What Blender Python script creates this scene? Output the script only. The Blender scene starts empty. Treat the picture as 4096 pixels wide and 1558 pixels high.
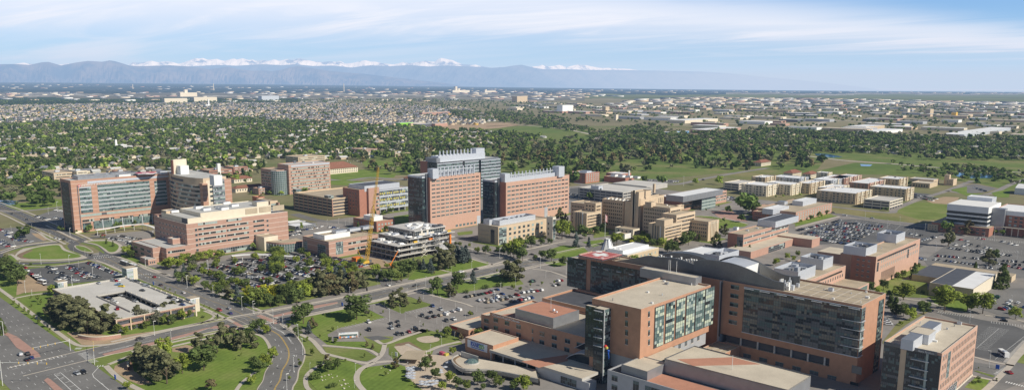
import bpy, math, random
import numpy as np
from math import sin, cos, tan, pi, radians, sqrt, atan2, hypot
random.seed(7); rng = np.random.default_rng(7)
SC = bpy.context.scene
COL = bpy.context.collection
SC.view_settings.view_transform = 'Standard'; SC.view_settings.look = 'None'; SC.view_settings.exposure = 0; SC.view_settings.gamma = 1
SC.render.engine = 'CYCLES'; SC.cycles.max_bounces = 5; SC.cycles.volume_bounces = 0

FPX, CYP = 3249.3, 945.1
PITCH, ROLL, YAW, H = .185262, .0033784, -.750659, 150.0
FW = (sin(YAW)*cos(PITCH), cos(YAW)*cos(PITCH), -sin(PITCH))
def _cr(a, b): return (a[1]*b[2]-a[2]*b[1], a[2]*b[0]-a[0]*b[2], a[0]*b[1]-a[1]*b[0])
_R0 = (cos(YAW), -sin(YAW), 0.0); _U0 = _cr(_R0, FW)
RT = tuple(_R0[i]*cos(ROLL)+_U0[i]*sin(ROLL) for i in range(3))
UP = tuple(-_R0[i]*sin(ROLL)+_U0[i]*cos(ROLL) for i in range(3))
VW = dict(a=(0,600,1.96),b=(1024,600,1.96),c=(2048,600,1.96),d=(3072,600,1.96),
 e=(0,1058,1.96),f=(1024,1058,1.96),g=(2048,1058,1.96),h=(3072,1058,1.96),
 q=(0,200,1.96),r=(1024,200,1.96),s=(2048,200,1.96),t=(3072,200,1.96),
 A=(250,620,2.5787),B=(1620,580,2.5786),C=(2250,1000,1.756),D=(2900,1000,1.756),E=(3480,1180,2.5925),
 J=(1780,1150,2.4016),K=(2380,1250,3.1815),M=(2800,1240,3.082),N=(2240,950,2.576),
 p=(1300,860,3.22),u=(0,900,3.22),v=(2250,740,3.63),o=(0,0,1.0))
def ray(v, x, y):
    a, b, s = VW[v]; px, py = a+x/s, b+y/s
    i, j = (px-2048)/FPX, (CYP-py)/FPX
    return tuple(FW[k]+i*RT[k]+j*UP[k] for k in range(3))
def W(v, x, y, z=0.0):
    d = ray(v, x, y); t = (z-H)/d[2]; return (d[0]*t, d[1]*t)
def onx(v, x, y, X):
    d = ray(v, x, y); t = X/d[0]; return d[1]*t, H+d[2]*t
def ony(v, x, y, Y):
    d = ray(v, x, y); t = Y/d[1]; return d[0]*t, H+d[2]*t
def proj(x, y, z):
    w = (x, y, z-H); c = sum(w[i]*FW[i] for i in range(3))
    return 2048+FPX*sum(w[i]*RT[i] for i in range(3))/c, CYP-FPX*sum(w[i]*UP[i] for i in range(3))/c, c
def inview(x, y, z=0, m=60):
    a, b, c = proj(x, y, z); return c > 0 and -m < a < 4096+m and -m < b < 1558+m
def hgt(v, xb, yb, yt):
    b = W(v, xb, yb); yt2 = VW[v][1]+yt/VW[v][2]; lo, hi = 0, 148
    for _ in range(40):
        m = (lo+hi)/2
        if proj(b[0], b[1], m)[1] > yt2: lo = m
        else: hi = m
    return lo
def rect(v, L, C, R, z):
    x1, y0 = W(v, C[0], C[1], z)
    return W(v, L[0], L[1], z)[0], x1, y0, W(v, R[0], R[1], z)[1]

MAT = {}
def nd(nt, t, **k):
    n = nt.nodes.new(t)
    for a, b in k.items(): setattr(n, a, b)
    return n
def mat(name, col, rough=.85, var=.12, scale=.25, metal=0, spec=.3, scale2=None, var2=0, attr=None, bands=None, objvar=0):
    if name in MAT: return MAT[name]
    m = bpy.data.materials.new(name); m.use_nodes = True; nt = m.node_tree; nt.nodes.clear()
    out = nd(nt, 'ShaderNodeOutputMaterial'); b = nd(nt, 'ShaderNodeBsdfPrincipled')
    nt.links.new(b.outputs[0], out.inputs[0])
    b.inputs['Roughness'].default_value = rough; b.inputs['Metallic'].default_value = metal
    b.inputs['Specular IOR Level'].default_value = spec
    geo = nd(nt, 'ShaderNodeNewGeometry')
    rgb = nd(nt, 'ShaderNodeRGB'); rgb.outputs[0].default_value = (*col, 1)
    cur = rgb.outputs[0]
    def mul(fac):
        nonlocal cur
        mx = nd(nt, 'ShaderNodeVectorMath', operation='SCALE'); nt.links.new(cur, mx.inputs[0]); nt.links.new(fac, mx.inputs['Scale']); cur = mx.outputs[0]
    def noise(sc, v, det=4):
        n = nd(nt, 'ShaderNodeTexNoise'); n.inputs['Scale'].default_value = sc; n.inputs['Detail'].default_value = det
        nt.links.new(geo.outputs['Position'], n.inputs['Vector'])
        r = nd(nt, 'ShaderNodeMapRange'); r.inputs[1].default_value = .25; r.inputs[2].default_value = .75
        r.inputs[3].default_value = 1-v; r.inputs[4].default_value = 1+v
        nt.links.new(n.outputs[0], r.inputs[0]); mul(r.outputs[0])
    if var: noise(scale, var)
    if var2: noise(scale2, var2, 2)
    if bands:      # pale stone courses every so many metres: (period, thickness, colour)
        sp = nd(nt, 'ShaderNodeSeparateXYZ'); nt.links.new(geo.outputs['Position'], sp.inputs[0])
        a = nd(nt, 'ShaderNodeMath', operation='PINGPONG'); a.inputs[1].default_value = bands[0]/2; nt.links.new(sp.outputs[2], a.inputs[0])
        c = nd(nt, 'ShaderNodeMath', operation='LESS_THAN'); c.inputs[1].default_value = bands[1]/2; nt.links.new(a.outputs[0], c.inputs[0])
        mx = nd(nt, 'ShaderNodeMix', data_type='RGBA'); nt.links.new(c.outputs[0], mx.inputs[0]); nt.links.new(cur, mx.inputs[6]); mx.inputs[7].default_value = (*bands[2], 1)
        cur = mx.outputs[2]
    if attr:
        at = nd(nt, 'ShaderNodeAttribute', attribute_name=attr)
        mx = nd(nt, 'ShaderNodeVectorMath', operation='MULTIPLY'); nt.links.new(cur, mx.inputs[0]); nt.links.new(at.outputs['Color'], mx.inputs[1]); cur = mx.outputs[0]
    if objvar:
        oi = nd(nt, 'ShaderNodeObjectInfo'); r = nd(nt, 'ShaderNodeMapRange'); r.inputs[3].default_value = 1-objvar; r.inputs[4].default_value = 1+objvar
        nt.links.new(oi.outputs['Random'], r.inputs[0]); mul(r.outputs[0])
    nt.links.new(cur, b.inputs['Base Color'])
    MAT[name] = m; return m
def M(n): return MAT[n]

mat('brick_orange', (.54,.345,.26), var=.07, scale=.5, var2=.05, scale2=.04)
mat('brick_rose', (.465,.285,.22), var=.08, scale=.4, var2=.05, scale2=.05)
mat('brick_rose_banded', (.455,.28,.215), var=.07, scale=.4, bands=(4.4,.45,(.62,.5,.42)))
mat('brick_uch', (.47,.275,.195), var=.07, scale=.4, bands=(4.55,.35,(.66,.5,.42)))
mat('brick_child', (.48,.27,.175), var=.10, scale=.35, var2=.06, scale2=3.0)
mat('brick_red', (.40,.19,.135), var=.1, scale=.4)
mat('brick_tan', (.56,.45,.31), var=.08, scale=.3, var2=.05, scale2=2)
mat('stone_tan', (.60,.47,.33), var=.08, scale=.3)
mat('stone_pale', (.66,.60,.50), var=.06, scale=.3)
mat('stone_cream', (.72,.64,.50), var=.05, scale=.3)
mat('white_paint', (.80,.80,.78), var=.05, scale=.2)
mat('metal_light', (.58,.61,.66), rough=.45, var=.06, scale=.6, metal=.25, spec=.5)
mat('metal_grey', (.33,.34,.36), rough=.4, var=.12, scale=.25, metal=.45, spec=.5)
mat('metal_dark', (.16,.165,.18), rough=.4, var=.12, scale=.25, metal=.4, spec=.5)
mat('metal_wave', (.19,.195,.20), rough=.45, var=.12, scale=.15, metal=.65, spec=.5, var2=.08, scale2=1.2)
mat('panel_grey', (.46,.47,.49), rough=.5, var=.07, scale=.35, metal=.2)
mat('roof_gravel', (.59,.525,.42), rough=.95, var=.12, scale=.11, var2=.10, scale2=1.4)
mat('roof_tan', (.46,.385,.28), rough=.95, var=.15, scale=.1, var2=.08, scale2=1.2)
mat('roof_grey', (.52,.52,.50), rough=.9, var=.1, scale=.07, var2=.05, scale2=1)
mat('roof_white', (.80,.81,.82), rough=.8, var=.06, scale=.12)
mat('roof_terra', (.50,.25,.17), rough=.95, var=.08, scale=.2, var2=.08, scale2=1.5)
mat('roof_tile', (.26,.12,.08), rough=.9, var=.2, scale=.5)
mat('roof_dark', (.10,.105,.12), rough=.6, var=.15, scale=.2)
mat('concrete', (.47,.45,.41), var=.1, scale=.15, var2=.06, scale2=1.5)
mat('concrete_deck', (.60,.58,.54), var=.10, scale=.06, var2=.06, scale2=.5)
mat('walk', (.52,.47,.40), var=.08, scale=.2, var2=.05, scale2=1.2)
mat('plaza', (.55,.46,.36), var=.08, scale=.2, var2=.1, scale2=.9)
mat('asphalt', (.195,.19,.182), rough=.95, var=.2, scale=.05, var2=.09, scale2=.6)
mat('asphalt_dark', (.13,.13,.13), rough=.95, var=.18, scale=.04, var2=.1, scale2=.5)
mat('asphalt_pale', (.28,.26,.24), rough=.95, var=.2, scale=.05, var2=.08, scale2=.5)
mat('paver_red', (.44,.27,.22), rough=.95, var=.1, scale=.3)
mat('mark_white', (.72,.72,.70), rough=.9, var=.12, scale=1)
mat('mark_yellow', (.62,.42,.10), rough=.9, var=.12, scale=1)
mat('dirt', (.42,.31,.20), rough=1, var=.18, scale=.08, var2=.1, scale2=.8)
mat('mulch', (.24,.17,.11), rough=1, var=.25, scale=.4)
mat('pole_white', (.72,.72,.70), rough=.5, var=0)
mat('pole_dark', (.10,.10,.10), rough=.5, var=0)
mat('black', (.02,.02,.02), rough=.5, var=0)
mat('tyre', (.025,.025,.025), rough=.9, var=0)
mat('glass_dark', (.025,.035,.04), rough=.12, var=.3, scale=.35, spec=.8)
mat('glass_teal', (.10,.155,.155), rough=.15, var=.18, scale=.3, spec=.8)
mat('glass_green', (.15,.215,.20), rough=.18, var=.15, scale=.3, spec=.8)
mat('glass_pale', (.36,.43,.40), rough=.3, var=.12, scale=.3, spec=.6)
mat('glass_blind', (.50,.56,.44), rough=.5, var=.08, scale=.3)
mat('glass_grey', (.13,.14,.15), rough=.2, var=.2, scale=.2, spec=.8)
mat('glass_tan', (.21,.20,.165), rough=.25, var=.25, scale=.12, spec=.7)
mat('mullion', (.30,.33,.35), rough=.5, var=0, metal=.3)
mat('mullion_dark', (.07,.085,.095), rough=.5, var=0)
mat('sunshade', (.62,.64,.66), rough=.4, var=0, metal=.3)
mat('sill', (.62,.56,.48), rough=.8, var=.05)
mat('helipad_red', (.48,.13,.12), rough=.8, var=.08, scale=.4)
mat('helipad_pink', (.50,.10,.16), rough=.8, var=.08, scale=.4)
mat('yellow', (.68,.44,.07), rough=.5, var=.05)
mat('yellow_bright', (.52,.45,.10), rough=.5, var=.05)
mat('orange', (.75,.22,.03), rough=.6, var=.05)
mat('red', (.55,.03,.03), rough=.5, var=.05)
mat('blue', (.03,.12,.50), rough=.5, var=.05)
mat('blue_light', (.20,.40,.70), rough=.5, var=.05)
mat('green_paint', (.25,.55,.05), rough=.6, var=.05)
mat('steel_frame', (.30,.26,.22), rough=.7, var=.2, scale=.5)
mat('slab_concrete', (.55,.53,.50), rough=.9, var=.15, scale=.4)
mat('water', (.06,.17,.32), rough=.12, var=.1, scale=.05, spec=.8)
mat('rock', (.40,.38,.35), rough=.95, var=.35, scale=1.2)
mat('bark', (.13,.095,.07), rough=1, var=.2, scale=2)
for n, c in dict(white=(.78,.78,.77), silver=(.42,.44,.46), black=(.02,.02,.023), charcoal=(.07,.075,.08), red=(.30,.015,.02), blue=(.03,.07,.22), tan=(.36,.31,.23), yellow=(.78,.58,.03), green=(.04,.11,.07), pale_blue=(.22,.42,.62)).items():
    mat('car_'+n, c, rough=.28, var=0, spec=.6)
mat('car_glass', (.012,.014,.016), rough=.08, var=0, spec=.9)
mat('lamp_white', (.8,.8,.75), rough=.4, var=0); mat('lamp_red', (.5,.02,.02), rough=.4, var=0)

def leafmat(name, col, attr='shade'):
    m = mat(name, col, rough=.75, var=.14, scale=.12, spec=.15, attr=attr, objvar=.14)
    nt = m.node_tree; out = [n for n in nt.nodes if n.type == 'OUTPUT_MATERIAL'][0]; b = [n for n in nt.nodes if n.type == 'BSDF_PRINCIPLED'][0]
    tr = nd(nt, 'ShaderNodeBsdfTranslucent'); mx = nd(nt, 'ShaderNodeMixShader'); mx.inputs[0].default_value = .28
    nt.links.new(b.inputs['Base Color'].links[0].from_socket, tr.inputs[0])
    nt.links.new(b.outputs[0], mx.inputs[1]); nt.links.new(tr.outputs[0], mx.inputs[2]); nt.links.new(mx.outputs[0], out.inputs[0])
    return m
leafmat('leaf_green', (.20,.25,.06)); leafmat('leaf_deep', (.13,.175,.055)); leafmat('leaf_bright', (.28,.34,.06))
leafmat('leaf_yellow', (.42,.42,.04)); leafmat('leaf_pine', (.21,.215,.11)); leafmat('leaf_spruce', (.14,.175,.16))
leafmat('leaf_brown', (.205,.175,.09)); leafmat('leaf_grey', (.17,.17,.115)); leafmat('leaf_mixed', (.155,.185,.07), attr='tint')

def grassmat(name, c1, c2, c3, s1=.02, s2=.4, mow=0, ang=0):
    m = bpy.data.materials.new(name); m.use_nodes = True; nt = m.node_tree; b = nt.nodes['Principled BSDF']
    b.inputs['Roughness'].default_value = 1; b.inputs['Specular IOR Level'].default_value = .1
    geo = nd(nt, 'ShaderNodeNewGeometry')
    n1 = nd(nt, 'ShaderNodeTexNoise'); n1.inputs['Scale'].default_value = s1; n1.inputs['Detail'].default_value = 6; nt.links.new(geo.outputs[0], n1.inputs['Vector'])
    n2 = nd(nt, 'ShaderNodeTexNoise'); n2.inputs['Scale'].default_value = s2; n2.inputs['Detail'].default_value = 3; nt.links.new(geo.outputs[0], n2.inputs['Vector'])
    r = nd(nt, 'ShaderNodeValToRGB'); e = r.color_ramp.elements
    e[0].position = .36; e[0].color = (*c1, 1); e[1].position = .66; e[1].color = (*c3, 1); k = e.new(.5); k.color = (*c2, 1)
    nt.links.new(n1.outputs[0], r.inputs[0])
    mr = nd(nt, 'ShaderNodeMapRange'); mr.inputs[3].default_value = .72; mr.inputs[4].default_value = 1.28; nt.links.new(n2.outputs[0], mr.inputs[0])
    sc = nd(nt, 'ShaderNodeVectorMath', operation='SCALE'); nt.links.new(r.outputs[0], sc.inputs[0]); nt.links.new(mr.outputs[0], sc.inputs['Scale']); cur = sc.outputs[0]
    if mow:
        mp = nd(nt, 'ShaderNodeMapping'); mp.inputs['Rotation'].default_value[2] = ang; nt.links.new(geo.outputs[0], mp.inputs[0])
        sp = nd(nt, 'ShaderNodeSeparateXYZ'); nt.links.new(mp.outputs[0], sp.inputs[0])
        pp = nd(nt, 'ShaderNodeMath', operation='PINGPONG'); pp.inputs[1].default_value = mow; nt.links.new(sp.outputs[0], pp.inputs[0])
        m2 = nd(nt, 'ShaderNodeMapRange'); m2.inputs[2].default_value = mow; m2.inputs[3].default_value = .93; m2.inputs[4].default_value = 1.07; nt.links.new(pp.outputs[0], m2.inputs[0])
        s2_ = nd(nt, 'ShaderNodeVectorMath', operation='SCALE'); nt.links.new(cur, s2_.inputs[0]); nt.links.new(m2.outputs[0], s2_.inputs['Scale']); cur = s2_.outputs[0]
    nt.links.new(cur, b.inputs['Base Color']); MAT[name] = m; return m
grassmat('grass', (.16,.205,.055), (.19,.24,.065), (.25,.26,.10), s1=.03, mow=1.6, ang=.5)
grassmat('grass_lush', (.145,.215,.045), (.175,.25,.05), (.22,.265,.075), s1=.04, mow=1.5, ang=-.4)
grassmat('grass_golf', (.13,.185,.05), (.16,.21,.06), (.235,.23,.10), s1=.012, s2=.1)
grassmat('grass_field', (.12,.18,.045), (.15,.205,.055), (.20,.215,.075), s1=.006, s2=.05)
grassmat('grass_dry', (.19,.205,.075), (.255,.235,.105), (.30,.255,.135), s1=.015, s2=.15)
grassmat('ground_base', (.16,.19,.07), (.23,.215,.115), (.28,.24,.15), s1=.004, s2=.05)

class MB:
    def __init__(s): s.v = []; s.f = []; s.m = []
    def quad(s, a, b, c, d, m=0):
        n = len(s.v); s.v += [a, b, c, d]; s.f.append((n, n+1, n+2, n+3)); s.m.append(m)
    def tri(s, a, b, c, m=0):
        n = len(s.v); s.v += [a, b, c]; s.f.append((n, n+1, n+2)); s.m.append(m)
    def box(s, x0, x1, y0, y1, z0, z1, m=0, top=None, bottom=True):
        n = len(s.v)
        s.v += [(x0,y0,z0),(x1,y0,z0),(x1,y1,z0),(x0,y1,z0),(x0,y0,z1),(x1,y0,z1),(x1,y1,z1),(x0,y1,z1)]
        F = [(0,1,5,4),(1,2,6,5),(2,3,7,6),(3,0,4,7),(4,5,6,7)]; mm = [m]*4+[m if top is None else top]
        if bottom: F.append((3,2,1,0)); mm.append(m)
        s.f += [tuple(n+i for i in f) for f in F]; s.m += mm
    def obox(s, c, ax, l, w, z0, z1, m=0):   # oriented box, ax = heading
        ca, sa = cos(ax), sin(ax); P = []
        for z in (z0, z1):
            for i, j in ((-1,-1),(1,-1),(1,1),(-1,1)): P.append((c[0]+i*l/2*ca-j*w/2*sa, c[1]+i*l/2*sa+j*w/2*ca, z))
        n = len(s.v); s.v += P
        F = [(0,1,5,4),(1,2,6,5),(2,3,7,6),(3,0,4,7),(4,5,6,7),(3,2,1,0)]
        s.f += [tuple(n+i for i in f) for f in F]; s.m += [m]*6
    def prism(s, poly, z0, z1, m=0, top=None, cap=True):
        a = sum(poly[i][0]*poly[(i+1)%len(poly)][1]-poly[(i+1)%len(poly)][0]*poly[i][1] for i in range(len(poly)))
        if a < 0: poly = poly[::-1]
        k = len(poly); n = len(s.v); s.v += [(x, y, z0) for x, y in poly]+[(x, y, z1) for x, y in poly]
        for i in range(k): s.f.append((n+i, n+(i+1)%k, n+k+(i+1)%k, n+k+i)); s.m.append(m)
        if cap: s.f.append(tuple(n+k+i for i in range(k))); s.m.append(m if top is None else top)
    def tube(s, a, b, r, n=6, m=0, r2=None):
        r2 = r if r2 is None else r2
        d = [b[i]-a[i] for i in range(3)]; L = sqrt(sum(t*t for t in d)) or 1; d = [t/L for t in d]
        h = (0,0,1) if abs(d[2]) < .9 else (1,0,0); e1 = _cr(d, h); q = sqrt(sum(t*t for t in e1)); e1 = [t/q for t in e1]; e2 = _cr(d, e1)
        k = len(s.v)
        for P, rr in ((a, r), (b, r2)):
            for i in range(n):
                t = 2*pi*i/n; s.v.append(tuple(P[j]+rr*(cos(t)*e1[j]+sin(t)*e2[j]) for j in range(3)))
        for i in range(n): s.f.append((k+i, k+(i+1)%n, k+n+(i+1)%n, k+n+i)); s.m.append(m)
        s.f.append(tuple(k+n+i for i in range(n))); s.m.append(m)
        s.f.append(tuple(k+i for i in range(n))[::-1]); s.m.append(m)
    def sphere(s, c, r, m=0, n=8, k=5, sz=1.0):
        b = len(s.v)
        for j in range(k+1):
            t = pi*j/k
            for i in range(n): s.v.append((c[0]+r*sin(t)*cos(2*pi*i/n), c[1]+r*sin(t)*sin(2*pi*i/n), c[2]+sz*r*cos(t)))
        for j in range(k):
            for i in range(n): s.f.append((b+j*n+i, b+(j+1)*n+i, b+(j+1)*n+(i+1)%n, b+j*n+(i+1)%n)); s.m.append(m)
    def mesh(s, name, mats, off=(0,0,0)):
        me = bpy.data.meshes.new(name)
        me.from_pydata([(x-off[0], y-off[1], z-off[2]) for x, y, z in s.v] if any(off) else s.v, [], s.f)
        for t in mats: me.materials.append(MAT[t] if isinstance(t, str) else t)
        if len(mats) > 1: me.polygons.foreach_set('material_index', s.m)
        me.update(); return me
    def build(s, name, mats, parent=None, **tags):
        if not s.f: return None
        if isinstance(mats, str): mats = [mats]
        off = tuple(parent['_o']) if parent is not None and '_o' in parent else (0,0,0)
        o = bpy.data.objects.new(name, s.mesh(name, mats, off)); COL.objects.link(o)
        if parent is not None: o.parent = parent
        for a, b in tags.items(): o[a] = b
        return o
def thing(name, label, cat, loc=(0,0,0), group=None, rz=0):
    o = bpy.data.objects.new(name, None); COL.objects.link(o); o.location = loc; o.rotation_euler = (0,0,rz); o.empty_display_size = .5
    o['label'] = label; o['category'] = cat
    if group: o['group'] = group
    if rz == 0: o['_o'] = list(loc)
    return o
def tagm(o, label, cat, group=None):
    o['label'] = label; o['category'] = cat
    if group: o['group'] = group
    return o
def inst(name, me, parent=None, loc=(0,0,0), rz=0, sc=None):
    o = bpy.data.objects.new(name, me); COL.objects.link(o); o.location = loc; o.rotation_euler = (0,0,rz)
    if sc: o.scale = sc
    if parent is not None: o.parent = parent
    return o

def sheet(name, pts, z, m, kind='structure', off=0.0):
    b = MB(); a = sum(pts[i][0]*pts[(i+1)%len(pts)][1]-pts[(i+1)%len(pts)][0]*pts[i][1] for i in range(len(pts)))
    if a < 0: pts = pts[::-1]
    n = len(pts); b.v = [(x, y, z) for x, y in pts]; b.f = [tuple(range(n))]; b.m = [0]
    o = b.build(name, m); o['kind'] = kind; return o
def G(v, *pts): return [W(v, x, y) for x, y in pts]
def smooth(p, n=6, closed=False):
    out = []; k = len(p)
    R = range(k) if closed else range(k-1)
    for i in R:
        if closed: a, b, c, d = p[(i-1)%k], p[i], p[(i+1)%k], p[(i+2)%k]
        else: a, b, c, d = p[max(i-1,0)], p[i], p[i+1], p[min(i+2,k-1)]
        for j in range(n):
            t = j/n
            out.append(tuple(.5*(2*b[q]+(c[q]-a[q])*t+(2*a[q]-5*b[q]+4*c[q]-d[q])*t*t+(3*b[q]-a[q]-3*c[q]+d[q])*t**3) for q in range(2)))
    if not closed: out.append(p[-1])
    return out
def offset(p, d):
    out = []
    for i in range(len(p)):
        a = p[max(i-1,0)]; b = p[min(i+1,len(p)-1)]; dx, dy = b[0]-a[0], b[1]-a[1]; L = hypot(dx, dy) or 1
        out.append((p[i][0]-dy/L*d, p[i][1]+dx/L*d))
    return out
def strip(b, p, o0, o1, z, m=0, z2=None):
    A, B = offset(p, o0), offset(p, o1)
    for i in range(len(p)-1):
        b.quad((*A[i], z), (*A[i+1], z), (*B[i+1], z), (*B[i], z), m)
def kerbstrip(b, p, o0, o1, z0, z1, m=0):
    A, B = offset(p, o0), offset(p, o1)
    for i in range(len(p)-1):
        b.quad((*A[i], z1), (*A[i+1], z1), (*B[i+1], z1), (*B[i], z1), m)
        b.quad((*A[i], z0), (*A[i+1], z0), (*A[i+1], z1), (*A[i], z1), m)
        b.quad((*B[i], z0), (*B[i+1], z0), (*B[i+1], z1), (*B[i], z1), m)
def dashes(b, p, off, z, on=3, gap=6, w=.16, m=0):
    q = offset(p, off); acc = 0
    for i in range(len(q)-1):
        L = hypot(q[i+1][0]-q[i][0], q[i+1][1]-q[i][1])
        if L < 1e-6: continue
        dx, dy = (q[i+1][0]-q[i][0])/L, (q[i+1][1]-q[i][1])/L; t = (-acc) % (on+gap)
        t0 = t-(on+gap) if t > gap else t
        t = t0
        while t < L:
            a, c = max(t, 0), min(t+on, L)
            if c > a:
                x0, y0, x1, y1 = q[i][0]+dx*a, q[i][1]+dy*a, q[i][0]+dx*c, q[i][1]+dy*c
                b.quad((x0+dy*w,y0-dx*w,z),(x1+dy*w,y1-dx*w,z),(x1-dy*w,y1+dx*w,z),(x0-dy*w,y0+dx*w,z), m)
            t += on+gap
        acc += L
ZG, ZL, ZA, ZM, ZK = .02, .06, .10, .13, .24
def inpoly(x, y, P):
    r = False; j = len(P)-1
    for i in range(len(P)):
        if (P[i][1] > y) != (P[j][1] > y) and x < (P[j][0]-P[i][0])*(y-P[i][1])/(P[j][1]-P[i][1])+P[i][0]: r = not r
        j = i
    return r
from mathutils import Matrix, Vector
cam = bpy.data.cameras.new('camera'); co = bpy.data.objects.new('camera', cam); COL.objects.link(co); SC.camera = co
cam.sensor_width = 36; cam.lens = FPX/4096*36; cam.shift_y = (CYP-779)/4096; cam.clip_start = 1; cam.clip_end = 300000
co.matrix_world = Matrix(((RT[0],UP[0],-FW[0],0),(RT[1],UP[1],-FW[1],0),(RT[2],UP[2],-FW[2],H),(0,0,0,1)))
SAZ, SEL = radians(77), radians(36)
SD = Vector((sin(SAZ)*cos(SEL), cos(SAZ)*cos(SEL), sin(SEL)))
sl = bpy.data.lights.new('sun', 'SUN'); sl.energy = 5.0; sl.angle = radians(.53); sl.color = (1, .95, .85)
so = bpy.data.objects.new('sun', sl); COL.objects.link(so); so.rotation_euler = (-SD).to_track_quat('-Z', 'Y').to_euler()
so.location = (0,0,500)
w = bpy.data.worlds.new('World'); SC.world = w; w.use_nodes = True; nt = w.node_tree; nt.nodes.clear()
wo = nd(nt, 'ShaderNodeOutputWorld'); bg = nd(nt, 'ShaderNodeBackground'); nt.links.new(bg.outputs[0], wo.inputs[0])
sky = nd(nt, 'ShaderNodeTexSky'); sky.sky_type = 'NISHITA'; sky.sun_disc = False; sky.sun_elevation = SEL; sky.sun_rotation = SAZ
sky.air_density = 1.0; sky.dust_density = .6; sky.ozone_density = 2.0; sky.altitude = 1600
SKYK = .08; bg.inputs[1].default_value = SKYK
tc = nd(nt, 'ShaderNodeTexCoord'); sep = nd(nt, 'ShaderNodeSeparateXYZ'); nt.links.new(tc.outputs['Generated'], sep.inputs[0])
def mth(op, a, b=None, c=None):
    n = nd(nt, 'ShaderNodeMath', operation=op)
    for i, x in enumerate((a, b, c)):
        if x is None: continue
        if isinstance(x, (int, float)): n.inputs[i].default_value = x
        else: nt.links.new(x, n.inputs[i])
    return n.outputs[0]
zz = mth('ADD', mth('MAXIMUM', sep.outputs[2], 0), .045)
cx, cy = mth('DIVIDE', sep.outputs[0], zz), mth('DIVIDE', sep.outputs[1], zz)
cb = nd(nt, 'ShaderNodeCombineXYZ'); nt.links.new(cx, cb.inputs[0]); nt.links.new(cy, cb.inputs[1])
def cloud(rot, sx, sy, det, dist, lo, hi, loc=(0,0,0)):
    mp = nd(nt, 'ShaderNodeMapping'); mp.vector_type = 'TEXTURE' if False else 'POINT'; mp.inputs['Rotation'].default_value[2] = rot; mp.inputs['Scale'].default_value = (sx, sy, 1); mp.inputs['Location'].default_value = loc
    nt.links.new(cb.outputs[0], mp.inputs[0])
    n = nd(nt, 'ShaderNodeTexNoise'); n.inputs['Scale'].default_value = 1; n.inputs['Detail'].default_value = det; n.inputs['Distortion'].default_value = dist; n.inputs['Roughness'].default_value = .55
    nt.links.new(mp.outputs[0], n.inputs['Vector'])
    r = nd(nt, 'ShaderNodeMapRange', interpolation_type='SMOOTHSTEP'); r.inputs[1].default_value = lo; r.inputs[2].default_value = hi; nt.links.new(n.outputs[0], r.inputs[0]); return r.outputs[0]
CL1 = cloud(radians(-50), .10, .34, 6, .35, .40, .66, (3.2, 1.4, 0))
CL2 = cloud(radians(-62), .35, 1.1, 8, .8, .38, .75, (7.7, 5.1, 0))
fwd = mth('MAXIMUM', mth('ADD', mth('MULTIPLY', sep.outputs[0], sin(YAW)), mth('MULTIPLY', sep.outputs[1], cos(YAW))), .15)
lat = mth('DIVIDE', mth('ADD', mth('MULTIPLY', sep.outputs[0], RT[0]), mth('MULTIPLY', sep.outputs[1], RT[1])), fwd); elv = mth('DIVIDE', sep.outputs[2], fwd)
lp = mth('MAXIMUM', lat, 0); zc_ = mth('SUBTRACT', .086, mth('MULTIPLY', lp, .062)); wd = mth('SUBTRACT', .040, mth('MULTIPLY', mth('MINIMUM', lp, .7), .038))
gg = mth('DIVIDE', mth('SUBTRACT', mth('ADD', elv, mth('MULTIPLY', mth('SUBTRACT', CL2, .5), .013)), zc_), wd)
band = mth('EXPONENT', mth('MULTIPLY', mth('MULTIPLY', gg, gg), -1))
cl = mth('MAXIMUM', mth('MULTIPLY', band, mth('ADD', .72, mth('MULTIPLY', CL2, .25))), mth('MULTIPLY', CL1, mth('MAXIMUM', mth('SUBTRACT', .3, mth('MULTIPLY', lat, .8)), 0)))
cl = mth('MULTIPLY', mth('MINIMUM', cl, .92), mth('SUBTRACT', 1, mth('MINIMUM', mth('MULTIPLY', mth('MAXIMUM', mth('SUBTRACT', sep.outputs[2], .13), 0), 4), .9)))
tint = nd(nt, 'ShaderNodeMix', data_type='RGBA', blend_type='MULTIPLY'); tint.inputs[0].default_value = 1; nt.links.new(sky.outputs[0], tint.inputs[6]); tz = nd(nt, 'ShaderNodeMapRange'); tz.inputs[1].default_value = .12; tz.inputs[2].default_value = .3; nt.links.new(sep.outputs[2], tz.inputs[0]); tm = nd(nt, 'ShaderNodeMix', data_type='RGBA'); nt.links.new(tz.outputs[0], tm.inputs[0]); tm.inputs[6].default_value = (.42, .92, 1.6, 1); tm.inputs[7].default_value = (1.0, 1.05, 1.15, 1); nt.links.new(tm.outputs[2], tint.inputs[7])
mix = nd(nt, 'ShaderNodeMix', data_type='RGBA'); nt.links.new(cl, mix.inputs[0]); nt.links.new(tint.outputs[2], mix.inputs[6]); mix.inputs[7].default_value = tuple(c/SKYK for c in (1.12,1.13,1.17))+(1,)
fall = mth('SUBTRACT', 1, mth('MULTIPLY', mth('MINIMUM', mth('MULTIPLY', mth('MAXIMUM', mth('SUBTRACT', sep.outputs[2], .12), 0), 5), 1), .66))
fs = nd(nt, 'ShaderNodeVectorMath', operation='SCALE'); nt.links.new(mix.outputs[2], fs.inputs[0]); nt.links.new(fall, fs.inputs['Scale'])
nt.links.new(fs.outputs[0], bg.inputs[0])

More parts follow.
